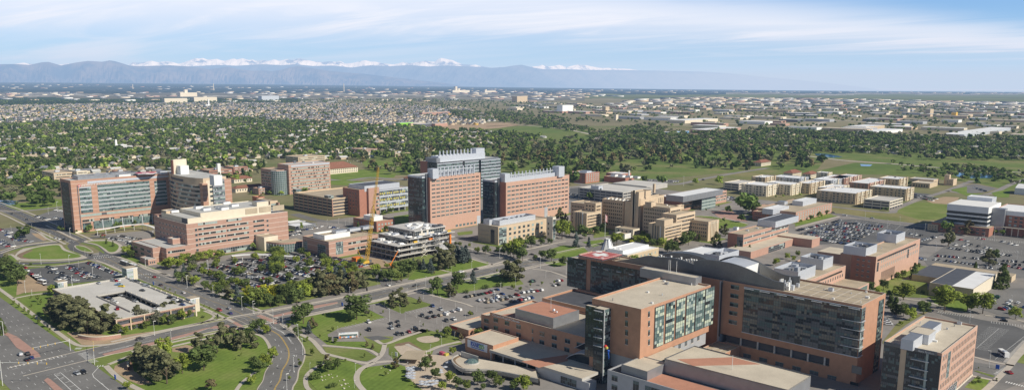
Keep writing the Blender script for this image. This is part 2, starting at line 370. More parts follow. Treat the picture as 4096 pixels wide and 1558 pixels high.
SIG = (1.45e-5, 1.9e-5, 2.5e-5); AIR = (.585, .70, .88)
hm = bpy.data.materials.new('haze_air'); hm.use_nodes = True; nt = hm.node_tree; nt.nodes.clear()
ho = nd(nt, 'ShaderNodeOutputMaterial'); ab = nd(nt, 'ShaderNodeVolumeAbsorption'); em = nd(nt, 'ShaderNodeEmission'); ad = nd(nt, 'ShaderNodeAddShader')
D = 1e-4; ab.inputs[0].default_value = tuple(1-s/D for s in SIG)+(1,); ab.inputs[1].default_value = D
em.inputs[0].default_value = tuple(SIG[i]*AIR[i]*1e4 for i in range(3))+(1,); em.inputs[1].default_value = 1e-4
nt.links.new(ab.outputs[0], ad.inputs[0]); nt.links.new(em.outputs[0], ad.inputs[1]); nt.links.new(ad.outputs[0], ho.inputs['Volume'])
MAT['haze_air'] = hm
sm = hm.copy(); sm.name = 'smog_air'; sn = sm.node_tree.nodes; MAT['smog_air'] = sm
for n in sn:
    if n.type == 'EMISSION': n.inputs[0].default_value = (.60, .565, .50, 1); n.inputs[1].default_value = 1.7e-5
    if n.type == 'VOLUME_ABSORPTION': n.inputs[0].default_value = (.83, .83, .83, 1)
b = MB(); b.box(-42000, 40000, 44000, 84000, -880, 1100); o = b.build('smog', 'smog_air'); o['kind'] = 'structure'
b = MB(); b.box(-125000, 125000, -125000, 125000, -900, 2700); o = b.build('haze', 'haze_air'); o['kind'] = 'structure'

def farmat(name, base, speck, dens, size, var=.25, s1=.0006, streak=None):
    m = bpy.data.materials.new(name); m.use_nodes = True; nt = m.node_tree; b = nt.nodes['Principled BSDF']; b.inputs['Roughness'].default_value = 1; b.inputs['Specular IOR Level'].default_value = 0
    g = nd(nt, 'ShaderNodeNewGeometry')
    n = nd(nt, 'ShaderNodeTexNoise'); n.inputs['Scale'].default_value = s1; n.inputs['Detail'].default_value = 8; n.inputs['Roughness'].default_value = .65; nt.links.new(g.outputs[0], n.inputs[0])
    r = nd(nt, 'ShaderNodeMapRange'); r.inputs[1].default_value = .3; r.inputs[2].default_value = .7; r.inputs[3].default_value = 1-var; r.inputs[4].default_value = 1+var*1.6; nt.links.new(n.outputs[0], r.inputs[0])
    c = nd(nt, 'ShaderNodeRGB'); c.outputs[0].default_value = (*base, 1)
    s = nd(nt, 'ShaderNodeVectorMath', operation='SCALE'); nt.links.new(c.outputs[0], s.inputs[0]); nt.links.new(r.outputs[0], s.inputs['Scale'])
    v = nd(nt, 'ShaderNodeTexVoronoi'); v.inputs['Scale'].default_value = 1/size; nt.links.new(g.outputs[0], v.inputs[0])
    sp = nd(nt, 'ShaderNodeSeparateColor'); nt.links.new(v.outputs['Color'], sp.inputs[0])
    lt = nd(nt, 'ShaderNodeMath', operation='LESS_THAN'); lt.inputs[1].default_value = dens; nt.links.new(sp.outputs[0], lt.inputs[0])
    n2 = nd(nt, 'ShaderNodeTexNoise'); n2.inputs['Scale'].default_value = .00045; n2.inputs['Detail'].default_value = 3; nt.links.new(g.outputs[0], n2.inputs[0])
    g2 = nd(nt, 'ShaderNodeMapRange'); g2.inputs[1].default_value = .42; g2.inputs[2].default_value = .62; nt.links.new(n2.outputs[0], g2.inputs[0])
    mu = nd(nt, 'ShaderNodeMath', operation='MULTIPLY'); nt.links.new(lt.outputs[0], mu.inputs[0]); nt.links.new(g2.outputs[0], mu.inputs[1])
    mx = nd(nt, 'ShaderNodeMix', data_type='RGBA'); nt.links.new(mu.outputs[0], mx.inputs[0]); nt.links.new(s.outputs[0], mx.inputs[6]); mx.inputs[7].default_value = (*speck, 1)
    nt.links.new(mx.outputs[2], b.inputs['Base Color']); MAT[name] = m
farmat('far_town', (.035,.055,.045), (.42,.40,.36), .10, 55)
farmat('far_trees', (.035,.06,.025), (.35,.33,.30), .03, 40, var=.3)
farmat('far_industrial', (.16,.155,.12), (.66,.65,.62), .32, 90)
farmat('far_suburb', (.12,.13,.075), (.42,.40,.37), .28, 26, s1=.003)
farmat('far_reserve', (.15,.175,.08), (.10,.12,.06), .15, 120, s1=.001)
farmat('far_tan', (.24,.22,.14), (.5,.48,.42), .06, 70, s1=.001)
def smst(a, b, x): t = min(max((x-a)/(b-a), 0), 1); return t*t*(3-2*t)
def land_z(x, y):
    r = hypot(x, y); z = 0.0
    if r > 6000: z -= (r*r-3.6e7)/(2*7.4e6)
    if r > 9000:
        a = atan2(x, y)-YAW; z += 255*smst(9000, 42000, r)*smst(.45, -.6, a)
    return z
def region(px, py):
    wob = 2.5*sin(px*.011)+1.5*sin(px*.037)
    y = py+wob
    if y < 366: return 'far_town'
    if px < 1350:
        if y < 372: return 'far_town'
        if y < 392: return 'far_industrial'
        if y < 424 and px < 1200: return 'far_trees'
        if y < 424: return 'far_industrial'
        return 'far_suburb'
    if px < 2350:
        if y < 374: return 'far_town'
        if y < 402: return 'far_industrial'
        if y < 428: return 'far_tan'
        return 'far_suburb' if px < 1800 else 'far_tan'
    if px < 2900:
        if y < 378: return 'far_town'
        if y < 396: return 'far_reserve'
        return 'far_tan'
    if y < 372: return 'far_town'
    if y < 379: return 'far_industrial'
    if y < 418: return 'far_reserve'
    return 'far_tan'
b = MB(); rs = [0, 60, 150, 400, 900, 1500, 2200, 2800]
while rs[-1] < 92000: rs.append(rs[-1]*1.045)
names = ['ground_base','far_town','far_trees','far_industrial','far_suburb','far_reserve','far_tan']
NA = 720
for r in rs:
    for i in range(NA):
        a = 2*pi*i/NA; x, y = r*sin(a), r*cos(a); b.v.append((x, y, land_z(x, y)))
for j in range(len(rs)-1):
    for i in range(NA):
        p, q_ = j*NA+i, j*NA+(i+1)%NA
        b.f.append((p, p+NA, q_+NA, q_))
        rm = (rs[j]+rs[j+1])/2; a = 2*pi*(i+.5)/NA; x, y = rm*sin(a), rm*cos(a)
        if rm < 3050: b.m.append(0)
        else:
            X, Y, c = proj(x, y, land_z(x, y))
            b.m.append(names.index(region(X, Y) if c > 0 and -2500 < X < 6500 else ('far_town' if rm > 9000 else 'far_suburb')))
o = b.build('ground', names); o['kind'] = 'structure'
for p_ in o.data.polygons: pass

def poly_y(T, x):
    for i in range(len(T)-1):
        if T[i][0] <= x <= T[i+1][0]:
            t = (x-T[i][0])/max(1e-6, T[i+1][0]-T[i][0]); return T[i][1]+t*(T[i+1][1]-T[i][1])
    return T[0][1] if x < T[0][0] else T[-1][1]
def tl(v, *p): a, b, s = VW[v]; return [(a+x/s, b+y/s) for x, y in p]
FRONT = [(-900,262),(-400,250)]+tl('q',(0,112),(120,110),(230,118),(330,96),(380,94),(480,122),(600,98),(690,86),(740,89),(800,93),(860,82),(900,88),(960,105),(1010,122),(1100,127),(1200,124),(1330,120),(1450,128),(1550,137),(1640,152),(1700,142),(1780,133),(1850,146),(1920,157),(1980,163))+tl('r',(60,160),(130,166),(200,155),(270,135),(330,126),(430,141),(550,160),(700,176),(850,188),(1000,205),(1200,228),(1500,262),(1700,300),(2007,330))+[(5000,400)]
MID = [(-900,275),(0,268)]+tl('q',(1000,135),(1500,128),(1700,118),(1850,124),(2007,115))+tl('r',(60,112),(200,120),(300,112),(450,126),(600,122),(750,138),(900,120),(1050,128),(1200,118),(1350,130),(1500,122),(1650,128),(1850,140),(1950,134))+tl('s',(0,124),(70,116),(110,124),(160,137),(250,152),(400,150),(600,157),(900,158),(1200,163),(1500,170),(1700,182),(1900,202))+tl('t',(0,214),(200,232),(400,250),(700,285),(1000,330))+[(5000,420)]
SNOW = [(-900,262),(-300,256)]+tl('q',(0,118),(130,108),(180,100),(230,107),(300,115),(440,118),(480,112),(520,106),(560,108),(640,118),(980,124),(1010,118),(1040,94),(1065,100),(1100,101),(1150,92),(1190,84),(1220,93),(1250,97),(1290,90),(1330,91),(1360,97),(1400,109),(1420,104),(1450,95),(1490,80),(1530,64),(1560,68),(1590,63),(1620,74),(1650,76),(1700,70),(1730,80),(1760,86),(1800,75),(1830,67),(1860,75),(1900,65),(1950,80),(1980,76))+tl('r',(0,86),(60,80),(100,86),(140,74),(180,86),(210,80),(240,72),(280,80),(340,66),(400,79),(450,89),(520,96),(570,90),(620,93),(660,88),(700,108),(760,101),(800,92),(860,81),(900,92),(930,91),(1000,106),(1080,113),(1120,104),(1150,94),(1200,105),(1260,96),(1330,84),(1370,93),(1400,92),(1430,70),(1450,62),(1500,72),(1530,78),(1560,90),(1620,113),(1680,116),(1720,117),(1830,138),(2007,150))+tl('s',(60,150),(150,132),(200,128),(240,119),(280,130),(330,125),(370,117),(430,135),(480,122),(520,114),(560,120),(600,124),(680,140),(800,144),(900,148),(1000,160),(1300,200),(1600,260))+[(5000,420)]
_ph = [(rng.uniform(0, 6.28), rng.uniform(0, 6.28)) for _ in range(40)]
def rn(u, v, k0=0):
    s = 0; a = 1
    for k in range(6):
        f = 2.03**k; p1, p2 = _ph[(k+k0) % 40]
        s += a*(1-abs(sin(u*f+p1+1.7*sin(v*f*.6+p2)))*2); a *= .55
    return s
def range_mesh(name, T, r0, r1, yfoot, mats, jag, slope_noise, k0, n=900, rows=16, x0=-900, x1=4700, far=0):
    b = MB()
    for j in range(rows+1):
        s = j/rows; r = r0+(r1-r0)*s
        for i in range(n+1):
            X = x0+(x1-x0)*i/n
            yt = poly_y(T, X)-jag*max(0, rn(X*.035, 1.3, k0+3))*.6
            ff = 1+far*smst(1900, 3300, X); d = ray('o', X, yt); hl = hypot(d[0], d[1]); zc = H+d[2]/hl*r1*ff
            zf = -420.0
            if zc < zf+60: zc = zf+60
            prof = s**1.15
            z = zf+(zc-zf)*prof
            z += (zc-zf)*slope_noise*rn(X*.02+s*.8, s*6, k0)*4*s*(1-s)*.5*max(.25, s)
            b.v.append((d[0]/hl*r*ff, d[1]/hl*r*ff, min(z, zf+(zc-zf)*(.15+.85*s)*1.0) if j else zf))
    for j in range(rows):
        for i in range(n):
            a = j*(n+1)+i; b.f.append((a, a+1, a+n+2, a+n+1)); b.m.append(0)
    k = len(b.v)
    for i in range(n+1):
        x, y, z = b.v[rows*(n+1)+i]; b.v.append((x*1.06, y*1.06, -420))
    for i in range(n):
        a = rows*(n+1)+i; b.f.append((a, a+1, k+i+1, k+i)); b.m.append(0)
    o = b.build(name, mats); o['kind'] = 'structure'; return o
def mtmat(name, c1, c2, sc, snow=False):
    m = bpy.data.materials.new(name); m.use_nodes = True; nt = m.node_tree; b = nt.nodes['Principled BSDF']; b.inputs['Roughness'].default_value = 1; b.inputs['Specular IOR Level'].default_value = 0
    g = nd(nt, 'ShaderNodeNewGeometry'); mp = nd(nt, 'ShaderNodeMapping'); mp.inputs['Scale'].default_value = (1,1,1.6); nt.links.new(g.outputs[0], mp.inputs[0])
    n = nd(nt, 'ShaderNodeTexNoise'); n.inputs['Scale'].default_value = sc; n.inputs['Detail'].default_value = 8; n.inputs['Roughness'].default_value = .62; nt.links.new(mp.outputs[0], n.inputs[0])
    r = nd(nt, 'ShaderNodeValToRGB'); e = r.color_ramp.elements; e[0].position = .40 if snow else .38; e[0].color = (*c1, 1); e[1].position = .50 if snow else .62; e[1].color = (*c2, 1)
    nt.links.new(n.outputs[0], r.inputs[0]); nt.links.new(r.outputs[0], b.inputs['Base Color']); MAT[name] = m
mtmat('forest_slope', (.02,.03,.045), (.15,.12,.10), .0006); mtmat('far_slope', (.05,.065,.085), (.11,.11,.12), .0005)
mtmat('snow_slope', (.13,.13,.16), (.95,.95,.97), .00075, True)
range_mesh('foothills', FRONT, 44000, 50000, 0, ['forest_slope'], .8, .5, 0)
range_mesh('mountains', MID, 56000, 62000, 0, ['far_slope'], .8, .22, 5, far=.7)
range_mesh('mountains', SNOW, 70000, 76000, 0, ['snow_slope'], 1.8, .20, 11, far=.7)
def S(name, v, pts, z, m, sm=0): 
    P = G(v, *pts)
    if sm: P = smooth(P, sm, True)
    return sheet(name, P, z, m)
def SW_(name, P, z, m): return sheet(name, P, z, m)
def R4(x0, x1, y0, y1): return [(x0,y0),(x1,y0),(x1,y1),(x0,y1)]
SW_('campus_paving', R4(-760, 40, 250, 1010), ZG, 'asphalt_pale')
SW_('campus_paving', R4(-1250, -760, 120, 700), ZG+.005, 'ground_base')
SW_('lawn', R4(-480, 60, 60, 252), ZG, 'grass')
SW_('lawn', R4(-800, -480, 60, 252), ZG+.003, 'grass')
rb = MB()
def road(pts, half, m=0, z=ZA): strip(rb, pts, -half, half, z, m)
RM = ['asphalt', 'asphalt_dark', 'asphalt_pale', 'paver_red', 'concrete', 'mark_white', 'mark_yellow', 'walk', 'grass', 'mulch']
AV = [(-1500, 168), (-900, 168), (-650, 150), (-560, 143), (-486, 139), (-380, 134), (-200, 128)]
AV = [(-1500,150),(-900,146),(-650,141),(-537,136),(-486,134),(-420,131),(-200,126)]
strip(rb, AV, -22, 20, ZA, 0)
mb_ = MB()
for v, P in (('e',((60,560),(150,575),(300,690),(320,722),(270,728),(130,650))),):
    g = G(v, *P); mb_.prism(g, .0, ZK, 1, 0)
g = G('e',(345,905),(372,885),(400,900),(500,985),(430,990)); mb_.prism(g, 0, ZK, 1, 0)
g = G('e',(0,500),(30,520),(150,570),(60,562),(0,530)); mb_.prism(g, 0, ZK, 1, 0)
o = mb_.build('median', ['paver_red', 'concrete']); o['kind'] = 'structure'
NS = G('e',(560,745),(800,690),(1000,640),(1300,580),(1500,530),(1700,482),(1830,450))+G('f',(0,425),(300,352),(640,280),(1000,200),(1500,95),(2007,0))+G('c',(200,860),(480,800))
NS = [(-470, 120), (-472, 160)]+[(-472.5, 175), (-473, 206), (-470, 245), (-466.5, 265), (-462, 300), (-460, 324), (-459, 364), (-456, 424), (-452, 494), (-449, 560), (-447, 640)]
NS = smooth(NS, 4)
strip(rb, NS, -9.5, 9.5, ZA+.006, 0)
EW = [(-1500, 300), (-1250, 292), (-1080, 290), (-960, 283), (-860, 278), (-820, 275)]
strip(rb, smooth(EW, 3), -8, 8, ZA+.003, 1)
EW2 = [(-735, 265), (-690, 262), (-632, 260.5), (-586, 260), (-520, 260), (-470, 257), (-455, 256)]
strip(rb, EW2, -8.2, 8.2, ZA+.009, 0)
cs = smooth([(-830,276),(-805,283),(-780,282),(-755,273),(-735,266)], 6); strip(rb, cs, -4.6, 4.6, ZA+.012, 1)
cs = smooth([(-830,276),(-812,266),(-790,258),(-762,257),(-735,263)], 6); strip(rb, cs, -4.6, 4.6, ZA+.015, 1)
CV = smooth([(-455,256), (-440,252), (-425,249.5), (-405,242), (-392,235.5), (-380,227), (-369.7,217.5), (-358,209), (-348,200), (-330,190), (-300,184)], 6)
strip(rb, CV, -8.3, 8.3, ZA+.012, 0)
def VR(v, pts, half, m=1, z=ZA, sm=5):
    P = smooth(G(v, *pts), sm); strip(rb, P, -half, half, z, m); return P
VR('u', ((-60,480),(100,483),(400,492),(800,475),(1000,450),(1200,420),(1450,378),(1600,360),(1800,335)), 4.0, 1, ZA+.018)
VR('u', ((760,210),(700,225),(400,260),(150,310),(30,345),(-30,385),(0,430),(80,470)), 4.0, 1, ZA+.02)
VR('u', ((870,200),(950,195),(1100,170),(1200,160),(1400,150),(1600,140)), 4.5, 1, ZA+.021)
VR('f', ((1090,180),(1200,215),(1330,270),(1500,320),(1620,370),(1760,430)), 5.2, 2, ZA+.02)
VR('f', ((900,310),(1050,385),(1200,430),(1330,455),(1560,490)), 6.5, 2, ZA+.024)
VR('p', ((640,700),(720,780),(800,860),(830,910)), 5.5, 0, ZA+.02)
VR('p', ((1690,280),(1900,300),(2100,330),(2007,300)), 4, 1, ZA+.02)
VR('p', ((1850,440),(2050,510),(2200,560),(2330,585)), 4.5, 0, ZA+.02)
VR('p', ((1860,490),(2050,560),(2180,600),(2230,610)), 3.0, 0, ZA+.02)
VR('c', ((80,870),(120,820),(200,790),(320,745),(480,715),(620,690),(780,680)), 4.0, 2, ZA+.02)
VR('c', ((150,885),(300,925),(480,970)), 5, 2, ZA+.03)
VR('h', ((2100,520),(1900,450),(1700,420),(1500,375),(1290,345),(1150,310),(900,300)), 5.0, 2, ZA+.02)
VR('h', ((1560,1000),(1800,900),(2100,780)), 9, 0, ZA+.024)
VR('h', ((1600,790),(1700,805),(1840,830)), 7, 0, ZA+.02)
VR('d', ((1180,830),(1320,740),(1440,660),(1560,590)), 8, 2, ZA+.02)
VR('d', ((380,480),(640,515),(900,560),(1200,590),(1500,620),(2100,690)), 5, 0, ZA+.02)
VR('d', ((380,430),(560,450),(940,490),(1000,460),(1170,390),(1400,320),(1600,240)), 4.5, 2, ZA+.02)
VR('d', ((2100,180),(1500,150),(1000,110),(640,85),(420,60),(100,20)), 6, 7, ZA+.02)
VR('d', ((1400,320),(1700,350),(1900,270),(2100,200)), 4.5, 2, ZA+.02)
VR('s', ((600,720),(672,690),(640,668),(480,632),(420,620),(60,590),(-200,600)), 7, 7, .5)
VR('t', ((100,622),(300,610),(420,570),(560,555),(900,575)), 14, 7, .6)
VR('c', ((460,205),(560,270),(900,235),(1250,270),(1500,225),(1750,180),(2007,140)), 6, 2, ZA+.02)
VR('a', ((-40,470),(100,480),(260,470),(440,450),(640,430)), 5, 2, ZA+.015)
VR('b', ((560,230),(700,240),(900,215),(1100,230),(1200,215)), 7, 2, ZA+.015)
VR('b', ((300,500),(480,550),(700,570),(770,600)), 6, 0, ZA+.03)
o = rb.build('road', RM); o['kind'] = 'structure'

def lot(v, pts, m='asphalt_dark', z=ZA-.02, sm=0): return S('parking_lot', v, pts, z, m, sm)
lot('u', ((430,555),(700,530),(1130,470),(1280,500),(1580,655),(1430,700),(740,765),(560,780),(360,640),(280,570)))
lot('u', ((-200,60),(300,20),(480,50),(480,110),(600,200),(420,230),(100,300),(-200,340)), 'asphalt')
lot('u', ((1150,130),(2000,60),(1950,170),(1800,330),(1560,300),(1380,170)), 'asphalt_pale')
S('parking_lot', 'a', ((240,530),(420,470),(560,470),(560,600),(450,590)), ZA-.015, 'asphalt')
lot('a', ((1500,905),(2007,830),(2030,1010),(1500,960)), 'asphalt', ZA-.02)
SW_('parking_lot', R4(-634, -538, 285, 400), ZA-.018, 'asphalt')
lot('f', ((650,500),(1040,405),(1180,440),(1400,440),(1520,480),(1180,565),(970,600),(580,590),(560,545),(700,530)), 'asphalt_pale')
lot('f', ((1160,370),(1430,305),(1700,340),(1900,330),(1750,420),(1500,460),(1300,450)), 'asphalt_pale')
lot('f', ((1500,235),(1900,170),(2200,150),(2200,300),(1800,340),(1560,290)), 'asphalt_pale')
S('dark_patch', 'f', ((850,565),(960,555),(1060,575),(930,598)), ZA+.0, 'asphalt_dark')
lot('b', ((120,640),(220,560),(500,580),(700,590),(620,625),(360,700),(215,690)), 'asphalt_pale')
lot('d', ((205,665),(560,545),(720,540),(1190,600),(1450,600),(1440,660),(1180,830),(860,720),(350,740)), 'asphalt_dark')
lot('d', ((1190,820),(1330,740),(1640,655),(2150,690),(2200,1010),(1700,990),(1250,900)), 'asphalt')
lot('d', ((1480,290),(1620,265),(1800,300),(1700,330),(1560,340)), 'asphalt'); lot('d', ((1125,330),(1330,350),(1180,400),(1120,400)), 'asphalt_dark')
lot('h', ((1300,370),(1640,400),(2100,470),(2100,600),(1880,765),(1620,715),(1640,480)), 'asphalt_dark', ZA-.015)
lot('h', ((1700,190),(2100,180),(2100,440),(1800,390),(1640,340)), 'asphalt', ZA-.012)
lot('h', ((890,380),(1010,390),(1060,440),(900,600),(880,560)), 'asphalt_pale', ZA-.01)
lot('c', ((455,300),(560,290),(560,400),(450,390)), 'asphalt_dark')
lot('c', ((1050,225),(1330,235),(1250,262),(1060,245)), 'asphalt')
ml = MB()
def stripes(v, a, b_, n, ln, m=0):
    p, q = W(v, *a), W(v, *b_); d = (q[0]-p[0], q[1]-p[1]); L = hypot(*d); u_ = (d[0]/L, d[1]/L); nn = (-u_[1], u_[0])
    for i in range(n+1):
        x, y = p[0]+d[0]*i/n, p[1]+d[1]*i/n
        for s_ in (-1, 1) if ln > 0 else (1,):
            l_ = abs(ln); hw = .09
            A = (x-u_[0]*hw, y-u_[1]*hw); B = (x+u_[0]*hw, y+u_[1]*hw)
            ml.quad((*A, ZM), (*B, ZM), (B[0]+nn[0]*l_*s_, B[1]+nn[1]*l_*s_, ZM), (A[0]+nn[0]*l_*s_, A[1]+nn[1]*l_*s_, ZM), m)
    hw = .08; ml.quad((p[0]-nn[0]*hw,p[1]-nn[1]*hw,ZM+.004),(q[0]-nn[0]*hw,q[1]-nn[1]*hw,ZM+.004),(q[0]+nn[0]*hw,q[1]+nn[1]*hw,ZM+.004),(p[0]+nn[0]*hw,p[1]+nn[1]*hw,ZM+.004), m)
for i in range(6): stripes('d', (700+i*86, 550+i*9), (640+i*30+i*40, 600+i*22), 14, 5.2)
stripes('h', (1812,497), (1632,655), 26, 5.5); stripes('h', (2060,520), (1780,740), 26, -5.2)
stripes('h', (1330,375), (1600,415), 14, -5); stripes('h', (1750,455), (2090,500), 16, -5)
stripes('h', (900,395), (1000,410), 8, -5)
stripes('d', (1620,690), (2080,730), 26, 5.2); stripes('d', (1760,660), (2100,690), 18, 5.2)
stripes('d', (1500,770), (1960,800), 20, 5.2); stripes('f', (1190,380), (1430,350), 9, -5)
stripes('f', (700,500), (1030,420), 12, -5); stripes('e', (310,20), (900,120), 1, -1)
for o_ in (-18.5, -14.8, -11.1, -7.4): dashes(ml, AV, o_, ZM, 3, 9, .1)
for o_ in (6.4, 10, 13.6): dashes(ml, AV, o_, ZM, 3, 9, .1)
dashes(ml, CV, 4.1, ZM+.01, 3, 9, .12); dashes(ml, CV, -4.1, ZM+.01, 3, 9, .12); strip(ml, CV, -.35, -.1, ZM+.012, 1); strip(ml, CV, .1, .35, ZM+.012, 1)
strip(ml, CV[:18], 3.4, 3.6, ZM+.013, 0)
dashes(ml, EW2, 4.1, ZM+.006, 3, 9, .12); dashes(ml, EW2, -4.1, ZM+.006, 3, 9, .12); strip(ml, EW2, -.25, -.05, ZM+.006, 1)
EWs = smooth(EW, 3); dashes(ml, EWs, 3.9, ZM+.004, 3, 9, .12); dashes(ml, EWs, -3.9, ZM+.004, 3, 9, .12); strip(ml, EWs, -.25, 0, ZM+.004, 1)
dashes(ml, NS, 5.5, ZM+.004, 3, 9, .12); dashes(ml, NS, -5.5, ZM+.004, 3, 9, .12); strip(ml, NS[12:], -.3, -.1, ZM+.004, 1)
def zebra(v, a, b_, n, ln, w_=.55):
    p, q = W(v, *a), W(v, *b_); d = (q[0]-p[0], q[1]-p[1]); L = hypot(*d); u_ = (d[0]/L, d[1]/L); nn = (-u_[1], u_[0])
    for i in range(n):
        t = (i+.5)/n; x, y = p[0]+d[0]*t, p[1]+d[1]*t
        pts = [(x+u_[0]*w_*i_/2+nn[0]*ln/2*j_, y+u_[1]*w_*i_/2+nn[1]*ln/2*j_, ZM+.02) for i_, j_ in ((-1,-1),(1,-1),(1,1),(-1,1))]
        ml.quad(*pts, 0)
zebra('e', (640,690), (745,765), 11, 4.2, .6); zebra('e', (590,655), (640,655), 4, 3, .5)
zebra('e', (70,805), (500,712), 13, 2.6, .6); zebra('e', (755,795), (815,790), 3, 2.4, .5)
zebra('e', (1080,80), (1190,72), 6, 2.4, .6); zebra('e', (1130,100), (1260,98), 6, 2.4, .6)
zebra('u', (1200,405), (1400,385), 9, 2.6, .7); zebra('u', (1200,425), (1470,402), 9, 2.6, .7); zebra('u', (830,235), (900,200), 4, 2.6, .7); zebra('u', (880,190), (980,205), 4, 2.6, .7)
zebra('h', (1790,860), (1880,805), 9, 3.2, .6); zebra('h', (1860,915), (2020,955), 8, 2.6, .6)
zebra('c', (110,850), (150,880), 5, 2.6, .6)
def bar(v, a, b_, w_=.3, m=0):
    p, q = W(v, *a), W(v, *b_); L = hypot(q[0]-p[0], q[1]-p[1]); nx, ny = -(q[1]-p[1])/L*w_, (q[0]-p[0])/L*w_
    ml.quad((p[0]-nx,p[1]-ny,ZM+.024),(q[0]-nx,q[1]-ny,ZM+.024),(q[0]+nx,q[1]+ny,ZM+.024),(p[0]+nx,p[1]+ny,ZM+.024), m)
for a, b_ in (((365,868),(640,812)),((425,858),(560,985)),((470,840),(640,985)),((440,862),(480,845)),((475,862),(440,870)),((505,875),(470,893)),((505,893),(480,895)),((545,912),(510,925)),((585,945),(545,955)),((620,970),(590,985)),
              ((666,680),(735,715)),((775,800),(725,855)),((725,855),(735,880)),((735,880),(860,985)),((420,895),(445,890)),
              ((770,690),(1200,590)),((770,697),(1010,640)),((990,640),(1030,632)),((1200,590),(1230,585))):
    bar('e', a, b_, .16)
bar('e',(365,868),(640,812),.3); bar('e',(666,680),(735,715),.3)
bar('f',(120,490),(200,520),.16); bar('f',(200,520),(280,600),.14)
o = ml.build('road_markings', ['mark_white', 'mark_yellow']); o['kind'] = 'structure'

md = MB()
def ridge(v, pts, z=ZK):
    g = G(v, *pts); md.prism(g, 0, z, 1, 0)
ridge('e', ((800,700),(960,660),(1270,590),(1500,530),(1620,495),(1650,492),(1500,548),(1240,620),(960,685),(820,712)))
ridge('e', ((1640,500),(1680,480),(1790,472),(1810,488),(1720,500)), ZK-.03)
ridge('f', ((130,400),(290,362),(480,318),(640,292),(640,302),(480,340),(300,382),(140,412)))
o = md.build('median', ['paver_red', 'concrete']); o['kind'] = 'structure'
S('paver_crossing', 'f', ((0,400),(40,390),(200,450),(150,465)), ZM+.002, 'paver_red')
S('paver_crossing', 'e', ((1785,430),(1810,425),(1910,480),(1880,492)), ZM+.002, 'paver_red')

S('lawn', 'e', ((150,275),(420,225),(470,260),(880,490),(1300,470),(1620,365),(1680,395),(1580,465),(1250,530),(900,620),(720,640),(600,600),(400,450)), ZL, 'grass_lush')
S('verge', 'e', ((600,590),(520,530),(640,520),(900,560),(1200,520),(1260,528),(900,610),(720,632),(640,625)), ZL+.01, 'dirt')
S('verge', 'u', ((230,640),(440,640),(560,760),(700,830),(300,870),(210,900)), ZL+.02, 'dirt')
S('lawn', 'u', ((-300,640),(230,630),(210,900),(60,870),(-100,780),(-300,700)), ZL+.01, 'grass_lush')
S('verge', 'e', ((60,292),(130,268),(180,330),(480,590),(540,620),(480,605),(345,520)), ZL+.01, 'grass_lush')
S('lawn', 'e', ((1340,620),(1700,545),(2007,480),(2007,1000),(1100,1000),(880,880),(900,780),(1050,700)), ZL, 'grass_lush')
S('lawn', 'f', ((-10,540),(60,560),(120,640),(170,720),(120,820),(30,930),(-40,985),(-300,990),(-300,520)), ZL+.004, 'grass_lush')
S('verge', 'e', ((900,790),(1030,735),(1050,830),(1200,930),(1100,940),(1000,900),(890,830)), ZL+.015, 'dirt')
S('verge', 'e', ((1350,650),(1460,625),(1520,640),(1480,690),(1350,680)), ZL+.015, 'dirt')
S('lawn', 'f', ((430,400),(700,345),(900,300),(1050,395),(1040,410),(650,495),(560,545),(600,600),(960,600),(900,660),(560,625),(400,500),(230,440)), ZL+.01, 'grass_lush')
S('lawn', 'f', ((890,300),(1130,235),(1430,300),(1420,310),(1130,385),(1050,350)), ZL+.014, 'grass')
S('lawn', 'f', ((1280,195),(1500,170),(1560,120),(1990,30),(2100,150),(1640,245),(1480,260)), ZL+.014, 'grass_lush')
S('lawn', 'f', ((520,640),(850,665),(950,720),(870,755),(720,740),(560,700)), ZL+.03, 'grass')
S('lawn', 'f', ((260,520),(350,540),(450,620),(530,700),(520,760),(400,850),(380,1000),(240,1000),(330,830),(370,680)), ZL+.02, 'grass')
S('lawn', 'f', ((520,770),(700,740),(840,790),(790,850),(780,1000),(500,1000),(400,900)), ZL+.03, 'grass_lush')
S('lawn', 'f', ((820,850),(880,800),(1100,770),(1180,800),(1170,870),(1300,960),(1330,1000),(820,1000)), ZL+.03, 'grass_lush')
S('lawn', 'f', ((1040,620),(1300,500),(1580,560),(1620,620),(1400,640),(1380,700),(1100,760),(1040,700)), ZL+.02, 'grass')
S('lawn', 'f', ((840,560),(1080,560),(1060,620),(980,700),(900,660)), ZL+.035, 'grass')
S('garden_bed', 'f', ((1090,620),(1200,600),(1300,660),(1250,690),(1110,680)), ZL+.04, 'mulch')
S('plaza', 'f', ((1260,575),(1330,558),(1400,560),(1440,580),(1420,600),(1340,612),(1280,600)), ZM+.02, 'plaza', 4)
S('plaza', 'f', ((1170,790),(1400,760),(1560,780),(1600,1000),(1330,1000),(1230,920),(1180,860)), ZM+.01, 'plaza')
S('plaza', 'f', ((1080,640),(1200,625),(1330,700),(1600,720),(1560,790),(1200,780)), ZM, 'plaza')
S('oval_path', 'u', ((190,390),(300,300),(560,252),(770,245),(850,310),(1090,395),(1080,425),(740,455),(280,450),(200,420)), ZM-.01, 'walk', 4)
S('oval_lawn', 'u', ((225,385),(400,305),(600,265),(755,258),(820,325),(1050,400),(740,438),(320,432),(250,415)), ZM+.01, 'grass_lush', 4)
S('oval_bed', 'u', ((225,380),(380,320),(420,325),(310,380),(300,410),(400,436),(270,425)), ZM+.02, 'mulch', 4)
S('lawn', 'u', ((40,390),(150,385),(240,445),(200,470),(120,460),(60,430)), ZM+.01, 'grass_lush')
S('lawn', 'u', ((-50,440),(60,445),(60,560),(-200,640),(-300,600)), ZL+.02, 'grass')
S('lawn', 'u', ((110,365),(300,300),(560,260),(330,275),(140,330)), ZM+.012, 'grass')
S('island', 'u', ((955,268),(1000,258),(1100,275),(1190,330),(1200,352),(1150,355),(1050,335),(980,300)), ZK-.02, 'walk', 4)
